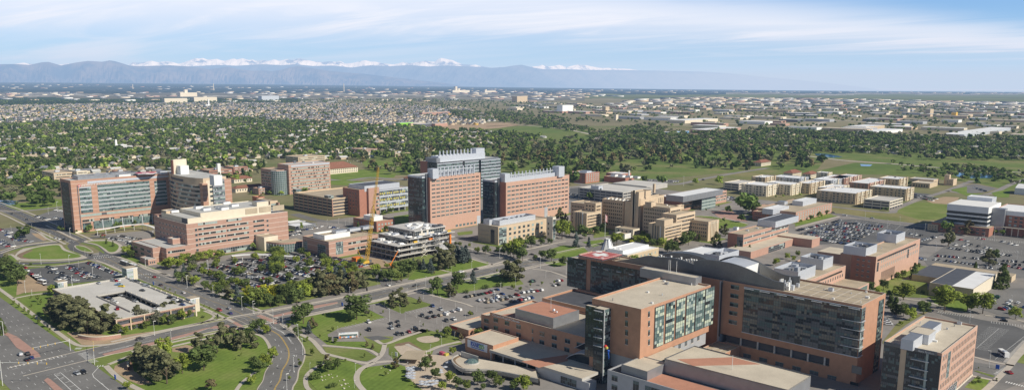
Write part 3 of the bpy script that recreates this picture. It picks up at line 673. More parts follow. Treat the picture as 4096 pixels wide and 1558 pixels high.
S('island_lawn', 'u', ((975,270),(1010,265),(1100,285),(1180,332),(1170,345),(1060,330),(990,295)), ZK, 'grass_lush', 4)
S('oval_path', 'u', ((1080,215),(1150,195),(1400,190),(1570,255),(1560,320),(1470,365),(1380,350),(1260,262)), ZM-.012, 'walk', 4)
S('lawn', 'u', ((1120,213),(1300,203),(1400,205),(1500,240),(1530,280),(1490,335),(1410,345),(1350,300),(1250,245)), ZM+.01, 'grass_lush', 4)
S('lawn', 'u', ((1060,225),(1250,262),(1350,355),(1330,365),(1200,280),(1040,232)), ZM+.012, 'grass')
S('lawn', 'u', ((830,250),(860,260),(900,320),(1080,385),(1000,375),(850,310)), ZM+.012, 'grass')
S('lawn', 'u', ((1540,370),(1700,390),(1900,530),(2100,570),(1850,560),(1600,460)), ZL+.02, 'grass_lush')
S('lawn', 'u', ((1270,470),(1480,550),(1600,600),(1560,650),(1400,560)), ZL+.02, 'grass')
S('lawn', 'u', ((520,90),(600,120),(760,190),(720,200),(560,140)), ZL+.02, 'grass'); S('lawn', 'u', ((760,40),(900,60),(950,160),(1000,190),(860,120)), ZL+.02, 'grass')
S('verge', 'u', ((400,100),(500,110),(620,180),(560,200),(460,150)), ZL+.03, 'dirt')
S('lawn', 'a', ((40,430),(420,380),(640,400),(640,440),(260,470),(100,470)), ZL, 'grass_lush'); S('pond', 'a', ((-60,395),(60,392),(150,400),(130,425),(-60,440)), ZL+.02, 'water')
SW_('lawn', R4(-540, -484, 268, 470), ZL+.01, 'grass')
S('lawn', 'p', ((1180,700),(1400,690),(1560,680),(2100,600),(2110,640),(1150,830),(1060,830)), ZL+.012, 'grass_lush')
S('lawn', 'p', ((1640,640),(1860,560),(2080,620),(1750,700),(1560,700)), ZL+.02, 'grass_lush')
S('lawn', 'p', ((1700,220),(1900,200),(1900,240),(1720,260)), ZL+.03, 'grass')
S('dirt_yard', 'p', ((230,560),(480,540),(700,560),(900,640),(830,680),(720,690),(520,690),(330,620)), ZL+.05, 'dirt')
S('lawn', 'b', ((120,600),(180,560),(260,530),(480,580),(440,600),(250,640),(215,640)), ZM+.01, 'grass')
S('lawn', 'b', ((550,240),(700,235),(860,250),(850,280),(560,272)), ZM+.0, 'grass_lush')
S('lawn', 'b', ((1080,520),(1230,500),(1230,560),(1090,590)), ZM+.0, 'grass_lush')
S('lawn', 'b', ((520,180),(860,150),(1100,190),(1080,215),(700,235),(560,225)), ZL, 'grass_lush')
S('lawn', 'c', ((200,810),(400,745),(560,760),(600,800),(520,830),(330,850)), ZM+.02, 'grass_lush')
S('lawn', 'c', ((250,880),(420,860),(430,900),(330,915)), ZM+.02, 'grass_lush')
S('lawn', 'c', ((550,720),(700,700),(760,720),(640,760)), ZM+.02, 'grass_lush'); S('lawn', 'c', ((640,640),(760,630),(760,670),(640,690)), ZM+.02, 'grass')
S('lawn', 'c', ((1380,510),(1560,520),(1860,580),(1820,600),(1600,620),(1560,560)), ZM+.02, 'grass_lush')
S('plaza', 'c', ((1560,480),(1720,470),(1780,520),(1850,560),(1640,540)), ZM+.03, 'paver_red')
S('lawn', 'd', ((210,600),(220,550),(300,520),(420,500),(545,515)), ZM+.02, 'grass_lush')
S('lawn', 'd', ((375,430),(600,460),(930,490),(980,480),(1130,410),(1300,410),(1460,430),(1460,550),(1390,570),(1180,575),(900,545),(640,505),(380,475)), ZL+.02, 'grass_dry')
S('lawn', 'd', ((980,480),(1130,410),(1300,410),(1450,430),(1440,540),(1180,545)), ZL+.03, 'grass')
S('lawn', 'd', ((1430,310),(1560,285),(1560,335),(1690,345),(1560,360)), ZM+.02, 'grass_lush'); S('lawn', 'd', ((1750,335),(1900,300),(1890,370),(1790,370)), ZM+.02, 'grass_lush')
S('dirt_yard', 'd', ((1240,400),(1380,365),(1500,370),(1460,430),(1290,415)), ZM+.02, 'dirt')
S('lawn', 'h', ((840,180),(1060,120),(1250,110),(1250,260),(1000,250),(860,200)), ZM+.02, 'grass'); S('lawn', 'h', ((1250,230),(1600,260),(1560,370),(1320,320)), ZM+.02, 'grass_lush')
S('lawn', 'h', ((1540,960),(1640,870),(1740,900),(1680,990)), ZM+.02, 'grass_lush'); S('lawn', 'h', ((1610,830),(1640,830),(1780,870),(1760,880)), ZM+.02, 'grass')
S('lawn', 'h', ((2007,700),(2100,650),(2100,800),(1940,760)), ZM+.02, 'grass'); S('verge', 'h', ((1840,765),(1880,765),(2040,620),(2000,590),(1900,690)), ZM+.03, 'rock')
S('lawn', 'h', ((900,600),(1010,460),(1200,380),(1330,330),(1200,400),(1080,470),(900,620)), ZM+.02, 'grass_dry')
S('golf_course', 'o', ((1430,625),(1600,590),(1800,575),(2230,560),(2700,560),(3200,600),(3300,640),(3250,700),(2900,690),(2500,730),(2280,720),(2000,690),(1700,700),(1480,700)), .035, 'grass_golf')
S('field', 'o', ((1150,486),(1500,500),(1640,520),(1900,520),(2060,505),(2200,500),(2400,530),(2480,550),(2460,570),(2300,575),(2100,545),(1800,545),(1500,515),(1150,500)), .4, 'grass_field')
S('field', 'o', ((1690,590),(1960,575),(1980,590),(1760,605)), .045, 'grass_field'); S('field', 'o', ((1440,640),(1600,650),(1640,690),(1480,680)), .044, 'grass_lush')
S('meadow', 'o', ((3240,690),(3420,650),(3900,670),(4200,690),(4200,800),(3900,730),(3560,700)), .036, 'grass_field')
S('meadow', 'o', ((2950,560),(3300,560),(4200,600),(4200,700),(3400,640),(3000,620)), .04, 'grass_golf')
S('meadow', 'o', ((2900,710),(2750,720),(2900,700),(3060,680),(3100,685),(3000,720)), .06, 'grass_dry')
S('bare_ground', 'o', ((1700,505),(1850,495),(2020,490),(2080,500),(2000,512),(1860,522),(1800,518)), .5, 'dirt')
S('bare_ground', 'o', ((2960,560),(3100,575),(3060,600),(2950,590)), .07, 'dirt'); S('bare_ground', 'o', ((2670,540),(2800,530),(2840,545),(2720,560)), .09, 'dirt')
S('pond', 'o', ((3815,700),(3830,690),(3900,692),(4000,702),(3990,712),(3850,712)), .15, 'water'); S('pond', 'o', ((3258,614),(3300,614),(3350,622),(3370,628),(3330,630),(3265,622)), .15, 'water')
S('pond', 'o', ((3440,656),(3490,658),(3480,665),(3445,664)), .15, 'water')

kb = MB()
def walk(v, pts, w_=2.2, sm=4, z=ZK-.06, m=0):
    P = smooth(G(v, *pts), sm) if v else pts
    kerbstrip(kb, P, -w_/2, w_/2, 0, z, m); return P
for P, h_ in ((NS, 9.5), (EW2, 8.2), (CV, 8.3), (smooth(EW,3), 8)):
    for s_ in (-1, 1): kerbstrip(kb, P, s_*h_, s_*(h_+.45), 0, ZK-.03, 0)
kerbstrip(kb, CV, 8.75, 9.1, 0, ZK-.04, 0); kerbstrip(kb, NS[8:], 12.5, 14.7, 0, ZK-.06, 0); kerbstrip(kb, NS[8:], -14.7, -12.5, 0, ZK-.065, 0)
kerbstrip(kb, smooth(EW,3), 11.5, 13.7, 0, ZK-.06, 0); kerbstrip(kb, smooth(EW,3), -13.7, -11.5, 0, ZK-.06, 0)
kerbstrip(kb, EW2[1:], 11.5, 13.7, 0, ZK-.06, 0); kerbstrip(kb, EW2[1:6], -13.7, -11.5, 0, ZK-.06, 0)
walk('e', ((-60,150),(100,265),(300,420),(440,520),(560,605),(640,635),(760,630),(900,615),(1250,530),(1500,475),(1700,425)), 2.6)
walk('e', ((830,790),(900,860),(1000,930),(1120,990)), 3); walk('e', ((850,780),(900,760),(1050,705),(1340,640),(1700,560)), 2.4)
walk('e', ((100,265),(250,235),(440,215)), 2.0); walk('e', ((1570,460),(1680,405),(1600,360)), 1.8)
walk('f', ((-10,540),(60,570),(105,640),(100,700),(60,760)), 1.8); walk('e', ((2000,840),(1900,920),(1850,985)), 2)
walk('f', ((200,455),(340,540),(440,590),(520,680),(560,700),(700,735),(860,770),(940,740),(990,690),(1010,620)), 2.8)
walk('f', ((520,630),(700,645),(880,665),(960,710)), 2.2); walk('f', ((940,590),(1010,620),(1150,570),(1290,525)), 2.6)
walk('f', ((930,765),(830,810),(790,870),(800,930),(850,990)), 3.0); walk('f', ((930,765),(1060,755),(1180,780)), 2.6)
walk('f', ((560,700),(540,760),(430,830),(390,890),(400,960),(450,1000)), 2.4); walk('f', ((1180,620),(1240,650),(1330,680),(1430,640),(1600,600)), 2.4)
walk('f', ((450,390),(560,365),(700,335)), 2.2); walk('f', ((890,292),(1000,262),(1120,230),(1210,205),(1330,175)), 2.2); walk('f', ((1270,205),(1400,245),(1620,300),(1700,330)), 2.0)
walk('f', ((1560,120),(1750,95),(2007,30)), 2.2); walk('p', ((1150,835),(1500,770),(1900,690),(2200,620),(2400,560)), 2.2); walk('p', ((1860,555),(2050,610),(2180,640)), 2.4)
walk('p', ((1830,420),(2100,490),(2400,560)), 2.4); walk('c', ((0,770),(120,775),(330,730),(420,715)), 2.4); walk('p', ((1460,690),(1560,720),(1640,735)), 2)
walk('u', ((0,365),(300,265),(600,225),(740,215)), 2.2); walk('u', ((0,340),(240,262),(560,222),(700,205)), 1.4); walk('u', ((200,520),(560,530),(900,500),(1130,460)), 1.6)
walk('u', ((260,460),(700,470),(1000,440),(1120,420)), 1.6); walk('u', ((1240,455),(1420,520),(1600,610)), 2.2); walk('u', ((1500,400),(1700,470),(1950,590),(2200,640)), 2.2)
walk('u', ((240,450),(180,400),(140,378),(60,382)), 2.2); walk('u', ((320,0),(480,80),(600,170),(720,215)), 2.4); walk('u', ((590,0),(760,80),(900,150),(1000,190)), 2.4)
walk('c', ((440,1000),(300,950),(160,930)), 2.2); walk('d', ((210,610),(400,560),(560,520)), 2.4); walk('d', ((640,530),(900,565),(1200,600),(1450,610)), 2.2)
walk('d', ((1480,620),(1640,650),(2007,680)), 2.4); walk('h', ((1000,250),(1100,270),(1250,290),(1400,340)), 2.2); walk('h', ((1610,720),(1760,760),(1930,790)), 2.2)
walk('h', ((1890,790),(2007,650),(2100,560)), 4); walk('h', ((1680,1000),(1760,930),(1900,790)), 3); walk('h', ((1600,870),(1700,890),(1800,910)), 2.2); walk('h', ((1700,395),(1900,420),(2100,470)), 2)
walk('c', ((1400,515),(1600,520),(1850,580)), 2.4); walk('d', ((1180,560),(1400,560),(1440,600)), 2)
o = kb.build('sidewalk', ['walk']); o['kind'] = 'structure'
_cache = {}; RECTS = []
def camdist(x, y, z=0): return sqrt(x*x+y*y+(z-H)**2)
WSTY = dict(dark='glass_dark', teal='glass_teal', green='glass_green', pale='glass_pale', grey='glass_grey', blind='glass_blind')
class Bld:
    def __init__(s, name, label, cat, base, group=None):
        s.e = thing(name, label, cat, (base[0], base[1], 0), group); s.wins = []
    def vol(s, r, z0, z1, wall, roof='roof_gravel', par=.9, name='walls', rn='roof', t=.45):
        x0, x1, y0, y1 = r; b = MB()
        if z0 < 5: RECTS.append((r, z1))
        b.box(x0, x1, y0, y0+t, z0, z1, 0, 1); b.box(x0, x1, y1-t, y1, z0, z1, 0, 1); b.box(x0, x0+t, y0+t, y1-t, z0, z1, 0, 1); b.box(x1-t, x1, y0+t, y1-t, z0, z1, 0, 1)
        b.build(name, [wall, 'sill' if 'brick' in wall or 'stone' in wall else wall], s.e)
        b = MB(); b.box(x0+t, x1-t, y0+t, y1-t, z1-par-.5, z1-par); b.build(rn, roof, s.e); return r
    def poly(s, P, z0, z1, wall, roof='roof_gravel', par=.6, name='walls', rn='roof'):
        b = MB(); b.prism(P, z0, z1-.02, 0, 0, cap=False); b.build(name, wall, s.e)
        b = MB(); b.prism(P, z1-par-.3, z1-par); b.build(rn, roof, s.e)
    def unit(s, x, y, z, w_, d, h, m='metal_light', name='rooftop_unit'):
        b = MB(); b.box(x-w_/2, x+w_/2, y-d/2, y+d/2, z, z+h); b.box(x-w_/2+.3, x+w_/2-.3, y-d/2+.3, y+d/2-.3, z+h, z+h+.15, 1); return b.build(name, [m, 'metal_grey'], s.e)
    def screen(s, r, z0, z1, m='metal_light', inner='roof_grey', fill=None):   # open-topped mechanical screen
        x0, x1, y0, y1 = r; t = .3; b = MB()
        b.box(x0, x1, y0, y0+t, z0, z1); b.box(x0, x1, y1-t, y1, z0, z1); b.box(x0, x0+t, y0+t, y1-t, z0, z1); b.box(x1-t, x1, y0+t, y1-t, z0, z1)
        b.build('mechanical_screen', m, s.e); c = MB(); n = 0; q = random.Random(int(x0*7+y0))
        x = x0+2
        while x < x1-3:
            y = y0+2
            while y < y1-3:
                ww, dd = q.uniform(2, 5), q.uniform(2, 6); c = MB(); c.box(x, min(x+ww, x1-1), y, min(y+dd, y1-1), z0, z0+(z1-z0)*q.uniform(.5, .92)); c.build('rooftop_unit', q.choice(['metal_light','metal_light','metal_grey','roof_dark']), s.e); y += dd+q.uniform(1, 2.5)
            x += 6
    def box(s, name, r, z0, z1, m, top=None):
        b = MB(); b.box(r[0], r[1], r[2], r[3], z0, z1, 0, 1 if top else None); return b.build(name, [m, top] if top else [m], s.e)
    def _q(s, b, f, pl, u0, u1, z0, z1, d, m):
        if f == 'E': b.box(pl-.05, pl+d, u0, u1, z0, z1, m)
        elif f == 'S': b.box(u0, u1, pl-d, pl+.05, z0, z1, m)
        elif f == 'N': b.box(u0, u1, pl-.05, pl+d, z0, z1, m)
        else: b.box(pl-d, pl+.05, u0, u1, z0, z1, m)
    def win(s, f, pl, u, z, w_, h, st='dark'): s.wins.append((f, pl, u, z, w_, h, st))
    def grid(s, f, pl, u0, u1, z0, z1, nu, nz, wf=.5, hf=.45, st='dark', alt=None):
        du, dz = (u1-u0)/nu, (z1-z0)/nz; q = random.Random(int(u0*3+z0))
        for j in range(nz):
            for i in range(nu): s.win(f, pl, u0+du*(i+.5), z0+dz*(j+.5), du*wf, dz*hf, st if (alt is None or q.random() > .35) else alt)
    def band(s, f, pl, u0, u1, z0, z1, st='dark', n=None, alt='pale', pa=.25, name='window_band', frame='sill'):
        n = n or max(1, int(abs(u1-u0)/1.6)); b = MB(); q = random.Random(int(u0*11+z0*5)); du = (u1-u0)/n
        for i in range(n): s._q(b, f, pl, u0+du*i+.06, u0+du*(i+1)-.06, z0+.08, z1-.08, .07, 1 if q.random() < pa else 0)
        s._q(b, f, pl, u0, u1, z0-.16, z0+.08, .22, 2); s._q(b, f, pl, u0, u1, z1-.08, z1+.1, .18, 2)
        return b.build(name, [WSTY[st], WSTY[alt], frame], s.e)
    def bands(s, f, pl, u0, u1, z0, z1, nz, hf=.42, **k):
        dz = (z1-z0)/nz
        for j in range(nz): s.band(f, pl, u0, u1, z0+dz*(j+.5-hf/2), z0+dz*(j+.5+hf/2), **k)
    def curtain(s, f, pl, u0, u1, z0, z1, nu, nz, mats=('glass_teal','glass_dark','glass_pale'), wts=(6,3,1), mul='mullion', name='glass_wall', mw=.1, floor=0, spand='glass_pale', coh=.55):
        b = MB(); q = random.Random(int(u0*13+z0*3+pl)); du, dz = (u1-u0)/nu, (z1-z0)/nz; K = len(mats)
        idx = [i for i, w_ in enumerate(wts) for _ in range(w_)]
        a1, a2, a3 = q.uniform(0,6), q.uniform(0,6), q.uniform(0,6)
        for j in range(nz):
            for i in range(nu):
                t_ = .5+.28*sin(j*2.4+a1)+.14*sin((i//3)*1.9+a2)+.16*sin(j*.7+a3)
                m = idx[int(min(.999, max(0, t_))*len(idx))] if q.random() < coh else q.choice(idx)
                if floor and j % floor == floor-1: m = K+1
                s._q(b, f, pl, u0+du*i+mw/2, u0+du*(i+1)-mw/2, z0+dz*j+mw/2, z0+dz*(j+1)-mw/2, .06, m)
        for i in range(nu+1): s._q(b, f, pl, u0+du*i-mw/2, u0+du*i+mw/2, z0, z1, .16, K)
        for j in range(nz+1): s._q(b, f, pl, u0, u1, z0+dz*j-mw/2, z0+dz*j+mw/2, .13, K)
        return b.build(name, list(mats)+[mul, spand], s.e)
    def panelbox(s, f, pl, u0, u1, z0, z1, d, m, name): b = MB(); s._q(b, f, pl, u0, u1, z0, z1, d, 0); return b.build(name, m, s.e)
    def R(s, f, pl, v, xl, yt, xr, yb):
        fn = onx if f in 'EW' else ony
        u0, z1 = fn(v, xl, yt, pl); u1, z0 = fn(v, xr, yb, pl); return u0, u1, min(z0, z1), max(z0, z1)
    def text(s, f, pl, u0, u1, z0, txt, m='white_paint', name='sign_text', d=.12):
        cu = bpy.data.curves.new(name, 'FONT'); cu.body = txt; cu.extrude = .05; cu.size = 1
        t = bpy.data.objects.new(name, cu); COL.objects.link(t); bpy.context.view_layer.update()
        k = (u1-u0)/max(t.dimensions.x, .01); me = bpy.data.meshes.new_from_object(t); bpy.data.objects.remove(t)
        me.materials.clear(); me.materials.append(MAT[m]); o = bpy.data.objects.new(name, me); COL.objects.link(o); o.parent = s.e
        O = s.e['_o']
        if f == 'E': o.rotation_euler = (pi/2, 0, pi/2); o.location = (pl+d-O[0], u0-O[1], z0-O[2])
        else: o.rotation_euler = (pi/2, 0, 0); o.location = (u0-O[0], pl-d-O[1], z0-O[2])
        o.scale = (k, k, k); return o
    def vents(s, r, z, n, big=0):
        q = random.Random(int(r[0]*5+r[2])); 
        for i in range(n):
            x, y = q.uniform(r[0]+2, r[1]-2), q.uniform(r[2]+2, r[3]-2); b = MB()
            if q.random() < .5: b.tube((x,y,z),(x,y,z+q.uniform(.6,1.6)),.25,6)
            else: ww = q.uniform(.8, 2.0+big); b.box(x-ww/2, x+ww/2, y-ww/3, y+ww/3, z, z+q.uniform(.6, 1.2+big*.4))
            b.build('roof_vent', q.choice(['metal_light', 'metal_grey', 'white_paint']), s.e)
    def done(s):
        O = s.e['_o']; W_ = sorted(s.wins, key=lambda t: camdist(t[1], t[2], t[3]) if t[0] in 'EW' else camdist(t[2], t[1], t[3]))
        rest = MB(); sts = []
        for k, (f, pl, u, z, w_, h, st) in enumerate(W_):
            if k < 100:
                w1, h1 = round(w_*5)/5, round(h*5)/5; key = (f, w1, h1, st)
                if key not in _cache:
                    b = MB(); s._q(b, f, 0, -w1/2, w1/2, -h1/2, h1/2, .06, 0); t = .1
                    s._q(b, f, 0, -w1/2-t, w1/2+t, -h1/2-.2, -h1/2, .24, 1); s._q(b, f, 0, -w1/2-t, w1/2+t, h1/2, h1/2+.12, .14, 2)
                    s._q(b, f, 0, -.05, .05, -h1/2, h1/2, .10, 2)
                    if st in ('dark', 'grey'): s._q(b, f, 0, -w1/2, w1/2, h1*.2, h1/2, .085, 3)
                    _cache[key] = b.mesh('window', [WSTY[st], 'sill', 'mullion', 'glass_teal'])
                loc = (pl, u, z) if f in 'EW' else (u, pl, z)
                inst('window', _cache[key], s.e, tuple(loc[i]-O[i] for i in range(3)))
            else:
                if st not in sts: sts.append(st)
                s._q(rest, f, pl, u-w_/2, u+w_/2, z-h/2, z+h/2, .06, sts.index(st))
        if rest.f: o = rest.build('windows', [WSTY[t] for t in sts], s.e); o['kind'] = 'stuff'

zR = 42.0; x1, y0 = W('C', 553, 412, zR); x0 = W('C', 250, 322, zR)[0]; y1 = W('C', 1053, 245, zR)[1]
B1 = Bld('hospital_building', 'red brick hospital with curved silver roof screens, helipad and tall glass panels', 'hospital', (x1-15, y0+30))
zb = onx('C', 540, 775, x1)[1]
B1.vol((x0, x1, y0, y1), zb, zR, 'brick_child', 'roof_gravel', 1.0)
B1.box('walls', (x0+1.5, x1-1.6, y0+1.6, y1), 8, zb, 'panel_grey')
B1.vents((x0, x1, y0, y1), zR-1, 9)
for i, (xa, ya, xb, yb) in enumerate(((645,405,706,662),(722,377,780,636),(795,350,852,602),(866,322,921,575),(933,298,989,548),(1000,275,1054,522))):
    u0, z1_ = onx('C', xa, ya, x1); u1 = onx('C', xb, yb, x1)[0]; z0_ = onx('C', xa-5, (683,650,618,590,562,535)[i], x1)[1]
    u0 += .5; u1 -= .75
    B1.panelbox('E', x1, u0-.12, u1+.12, z0_-.25, z1_+.25, .45, 'metal_dark', 'panel_frame')
    B1.curtain('E', x1+.42, u0, u1, z0_, z1_, 4, 12, ('glass_teal','glass_blind','glass_pale','glass_green','glass_dark'), (3,3,3,3,1), 'mullion_dark')
for yy in (447, 513, 578, 644):
    u, z = onx('C', 607, yy, x1); B1.win('E', x1, u, z, 1.6, 2.7, 'dark')
for yy in (447, 512, 577, 641):
    u, z = ony('C', 450, yy, y0); B1.win('S', y0, u, z, 1.5, 2.7, 'dark')
for i in range(9): B1.win('E', x1-1.6, y0+8+i*6.4, zb-2.2, 2.4, 2.8, 'grey')
ty = y0-5.5; tx0 = W('C', 268, 375, 40)[0]; tx1 = W('C', 392, 388, 39)[0]
tz = 39.0
B1.box('walls', (tx0+.2, tx1-.2, ty+.2, y0), 0, tz, 'glass_dark', 'roof_gravel')
B1.curtain('S', ty+.2, tx0, tx1, 0, tz, 8, 26, ('glass_dark','glass_grey','glass_teal'), (6,3,2), 'mullion_dark', floor=3, spand='glass_dark')
B1.curtain('E', tx1-.2, ty, y0, 0, tz, 4, 26, ('glass_teal','glass_pale','glass_dark'), (4,2,3), 'mullion', floor=3, spand='glass_dark')
for k in range(5):
    z = tz-1.2-4.57*k; B1.panelbox('S', ty, tx0+.5, tx1-1, z, z+.25, 1.0, 'sunshade', 'sunshade')
B1.panelbox('E', tx1-.2, ty-.1, ty+.35, 2, tz, .3, 'sunshade', 'corner_mullion')
bx0 = W('C', 222, 360, 39)[0]
B1.box('walls', (bx0, tx0-1.5, y0-3, y0+7), 12, 38.5, 'glass_dark', 'roof_gravel')
B1.curtain('S', y0-3, bx0, tx0-1.5, 12, 38.5, 3, 18, ('glass_dark','glass_teal'), (4,1), 'mullion_dark')
B1.box('walls', (tx0-5, tx0, y0-2, y0+4), 0, 18, 'brick_child')
zE = 42.0; ex1, ey1 = W('D', 1130, 300, zE); ey0 = W('D', 1008, 395, zE)[1]; ex0 = W('N', 1710, 425, zE)[0]
ez = ony('M', 290, 290, ey0)[1]; wx1 = ex1; 
B1.vol((ex0, ex1, ey0, ey1), ez, zE, 'brick_child', 'roof_tan', 1.0)
B1.vol((ex0+3, ex1, ey0+.02, ey1-.02), 0, ez-4.4, 'brick_child', 'roof_tan', .1)
B1.box('walls', (ex0+3, ex1-4, ey0+1.6, ey1-1.6), ez-4.4, ez, 'roof_dark')
for k in range(8):
    xx = ony('D', 108+k*118, 640+k*26, ey0)[0]
    if xx < ex1-6: B1.panelbox('S', ey0+1, xx-.4, xx+.4, ez-4.4, ez, .8, 'slab_concrete', 'column')
B1.vol((ex1-14, ex1, ey0+.03, ey1-.03), ez-4.4, ez, 'brick_child', 'roof_tan', .1)
u0, u1, za, zc = B1.R('S', ey0, 'D', 140, 258, 985, 770); zc = ony('D', 140, 258, ey0)[1]; za = ony('D', 120, 568, ey0)[1]
B1.curtain('S', ey0-.25, u0, ex1-.4, za, zc, 44, 18, ('glass_grey','glass_dark','glass_teal','glass_tan'), (5,5,3,4), 'mullion_dark', mw=.14, coh=.86)
B1.panelbox('S', ey0, u0-.3, ex1, za-.35, za, .6, 'metal_light', 'trim'); B1.panelbox('S', ey0, u0-.3, ex1, zc, zc+.3, .6, 'metal_light', 'trim')
for k in range(7):
    q0 = ony('D', (140,250,368,488,612,740,872)[k], 268+k*23, ey0)[0]; B1.panelbox('S', ey0-.25, q0, q0+5.5, zc-.6, zc-.35, 1.1, 'sunshade', 'sunshade')
B1.curtain('E', ex1+.2, ey0, ey0+4.5, za, zc, 3, 18, ('glass_teal','glass_green','glass_pale','glass_dark'), (3,2,2,2), 'mullion')
for k in range(5): B1.panelbox('E', ex1+.2, ey0-.4, ey0+4.6, za+4.57*k, za+4.57*k+.3, .7, 'sunshade', 'sunshade'); B1.panelbox('S', ey0-.25, ex1-9, ex1+.3, za+4.57*k, za+4.57*k+.25, .7, 'sunshade', 'sunshade')
g0 = onx('D', 1072, 360, ex1)[0]; g1 = ey1-3.5
B1.curtain('E', ex1+.1, g0+2, ey1-2.5, 0, zE-2.5, 6, 30, ('glass_teal','glass_green','glass_pale','glass_dark','glass_blind'), (4,4,2,3,1), 'mullion_dark')
for yy in (258, 320, 381, 441, 503): u, z = ony('D', (70,66,63,58,55)[(258,320,381,441,503).index(yy)], yy, ey0); B1.win('S', ey0, u, z, 5.0, 2.2, 'dark')
for k, (xx, yy) in enumerate(((155,740),(268,768),(382,798),(502,828),(625,860),(750,893))): u, z = ony('D', xx, yy, ey0); B1.win('S', ey0, u, z, 4.6, 2.2, 'grey')
for k, (xx, yy) in enumerate(((385,905),(512,935),(632,925),(745,955))): u, z = ony('D', xx, yy, ey0); B1.win('S', ey0, u, z, 4.6, 2.2, 'dark')
u, z = ony('D', 925, 838, ey0); B1.panelbox('S', ey0, u-2.5, u+2.5, z-2, z+2, .12, 'glass_grey', 'glass_wall'); u, z = ony('D', 905, 955, ey0); B1.panelbox('S', ey0, u-2, u+2, z-3, z+2.4, .12, 'glass_dark', 'glass_wall')
b = MB()
for k in range(9): xx = ex1-6-k*5.6; b.box(xx-.25, xx+.25, ey0+1, ey1-1, zE-1, zE-.9)
for k in range(3): yy = ey0+7+k*9; b.box(ex1-58, ex1-2, yy-.25, yy+.25, zE-1, zE-.88)
b.build('roof_path', 'walk', B1.e); B1.vents((ex1-50, ex1, ey0, ey1), zE-1, 6); B1.unit(W('D',745,272,42)[0], W('D',745,272,42)[1], zE-1, 2.5, 2, 1.6)
B1.box('walls', (x1-2, ex0, ey0-1.0, ey1), 0, 41.5, 'panel_grey', 'roof_gravel')
B1.curtain('S', ey0-1.0, x1-1, ex0+.5, ez-1.5, 41.2, 9, 20, ('glass_dark','glass_teal','glass_grey'), (4,3,3), 'mullion_dark')
wx0 = W('N', 97, 190, zE)[0]; wy0 = W('N', 97, 190, zE)[1]; wx1_ = x0+30; wy1 = W('N', 250, 120, zE)[1]
B1.vol((wx0, x1-1, ey0-.5, wy1), 18, zE, 'brick_child', 'roof_tan', .8); wy0 = ey0-.5
B1.box('walls', (wx0+1, x1-2, wy0+1.5, wy1-1), 0, 18, 'brick_child')
for xa, ya, xb in ((80,235,272),(320,270,900)):
    u0 = ony('N', xa, ya, wy0)[0]; u1 = ony('N', xb, ya+45, wy0)[0]; z1_ = 42-3.0; z0_ = 19.5
    B1.curtain('S', wy0-.2, u0, u1, z0_, z1_, max(6, int((u1-u0)/1.4)), 16, ('glass_dark','glass_teal','glass_grey'), (6,4,2), 'mullion_dark')
for xx in (200, 340, 460, 590, 720): u, z = ony('N', xx, 262+(xx-200)*.2, wy0); B1.panelbox('S', wy0-.2, u, u+3.4, z-.5, z-.2, 1.0, 'sunshade', 'sunshade')
for k in range(4): u = ony('N', 190+k*60, 600, wy0)[0]; B1.win('S', wy0+1.5, u, 15.5, 3.6, 3.2, 'dark')
zh = 44.5; hp = [W('N', *p, zh) for p in ((205,175),(400,120),(607,165),(435,222))]; hx0, hx1 = hp[0][0], hp[2][0]; hy0, hy1 = (hp[0][1]+hp[3][1])/2, (hp[1][1]+hp[2][1])/2
hx0, hx1, hy0, hy1 = W('N',205,175,zh)[0], W('N',435,222,zh)[0], W('N',435,222,zh)[1], W('N',607,165,zh)[1]
b = MB(); b.box(hx0, hx1, hy0, hy1, zh-.4, zh, 0); t = .35
b.box(hx0+.4, hx1-.4, hy0+.4, hy0+.4+t, zh, zh+.03, 1); b.box(hx0+.4, hx1-.4, hy1-.4-t, hy1-.4, zh, zh+.03, 1); b.box(hx0+.4, hx0+.4+t, hy0+.8, hy1-.8, zh, zh+.03, 1); b.box(hx1-.4-t, hx1-.4, hy0+.8, hy1-.8, zh, zh+.03, 1)
mx, my = (hx0+hx1)/2, (hy0+hy1)/2; L_ = min(hx1-hx0, hy1-hy0)*.30
b.box(mx-L_, mx+L_, my-L_*.36, my+L_*.36, zh, zh+.04, 1); b.box(mx-L_*.36, mx+L_*.36, my-L_, my-L_*.36, zh, zh+.04, 1); b.box(mx-L_*.36, mx+L_*.36, my+L_*.36, my+L_, zh, zh+.04, 1)
b.prism([(mx-L_*1.15+L_*.42*cos(a*pi/8), my+L_*1.25+L_*.42*sin(a*pi/8)) for a in range(16)], zh+.05, zh+.09, 1)
for p_, q_ in ((-.1, .1),):
    b.box(mx+L_*1.0, mx+L_*1.35, my-L_*1.35, my-L_*1.0, zh, zh+.04, 1)
h_ = b.build('helipad', ['helipad_red', 'white_paint'], B1.e)
b = MB()
for X in np.linspace(hx0+1, hx1-1, 5):
    for Y in (hy0+1, hy1-1): b.tube((X, Y, zE-1), (X, Y, zh-.4), .15, 5)
b.box(hx0-1.4, hx1+1.4, hy0-1.4, hy0-.05, zh-.7, zh-.6); b.box(hx0-1.4, hx1+1.4, hy1+.05, hy1+1.4, zh-.7, zh-.6); b.box(hx0-1.4, hx0-.05, hy0, hy1, zh-.7, zh-.6); b.box(hx1+.05, hx1+1.4, hy0, hy1, zh-.7, zh-.6)
b.build('helipad_frame', 'metal_dark', B1.e)
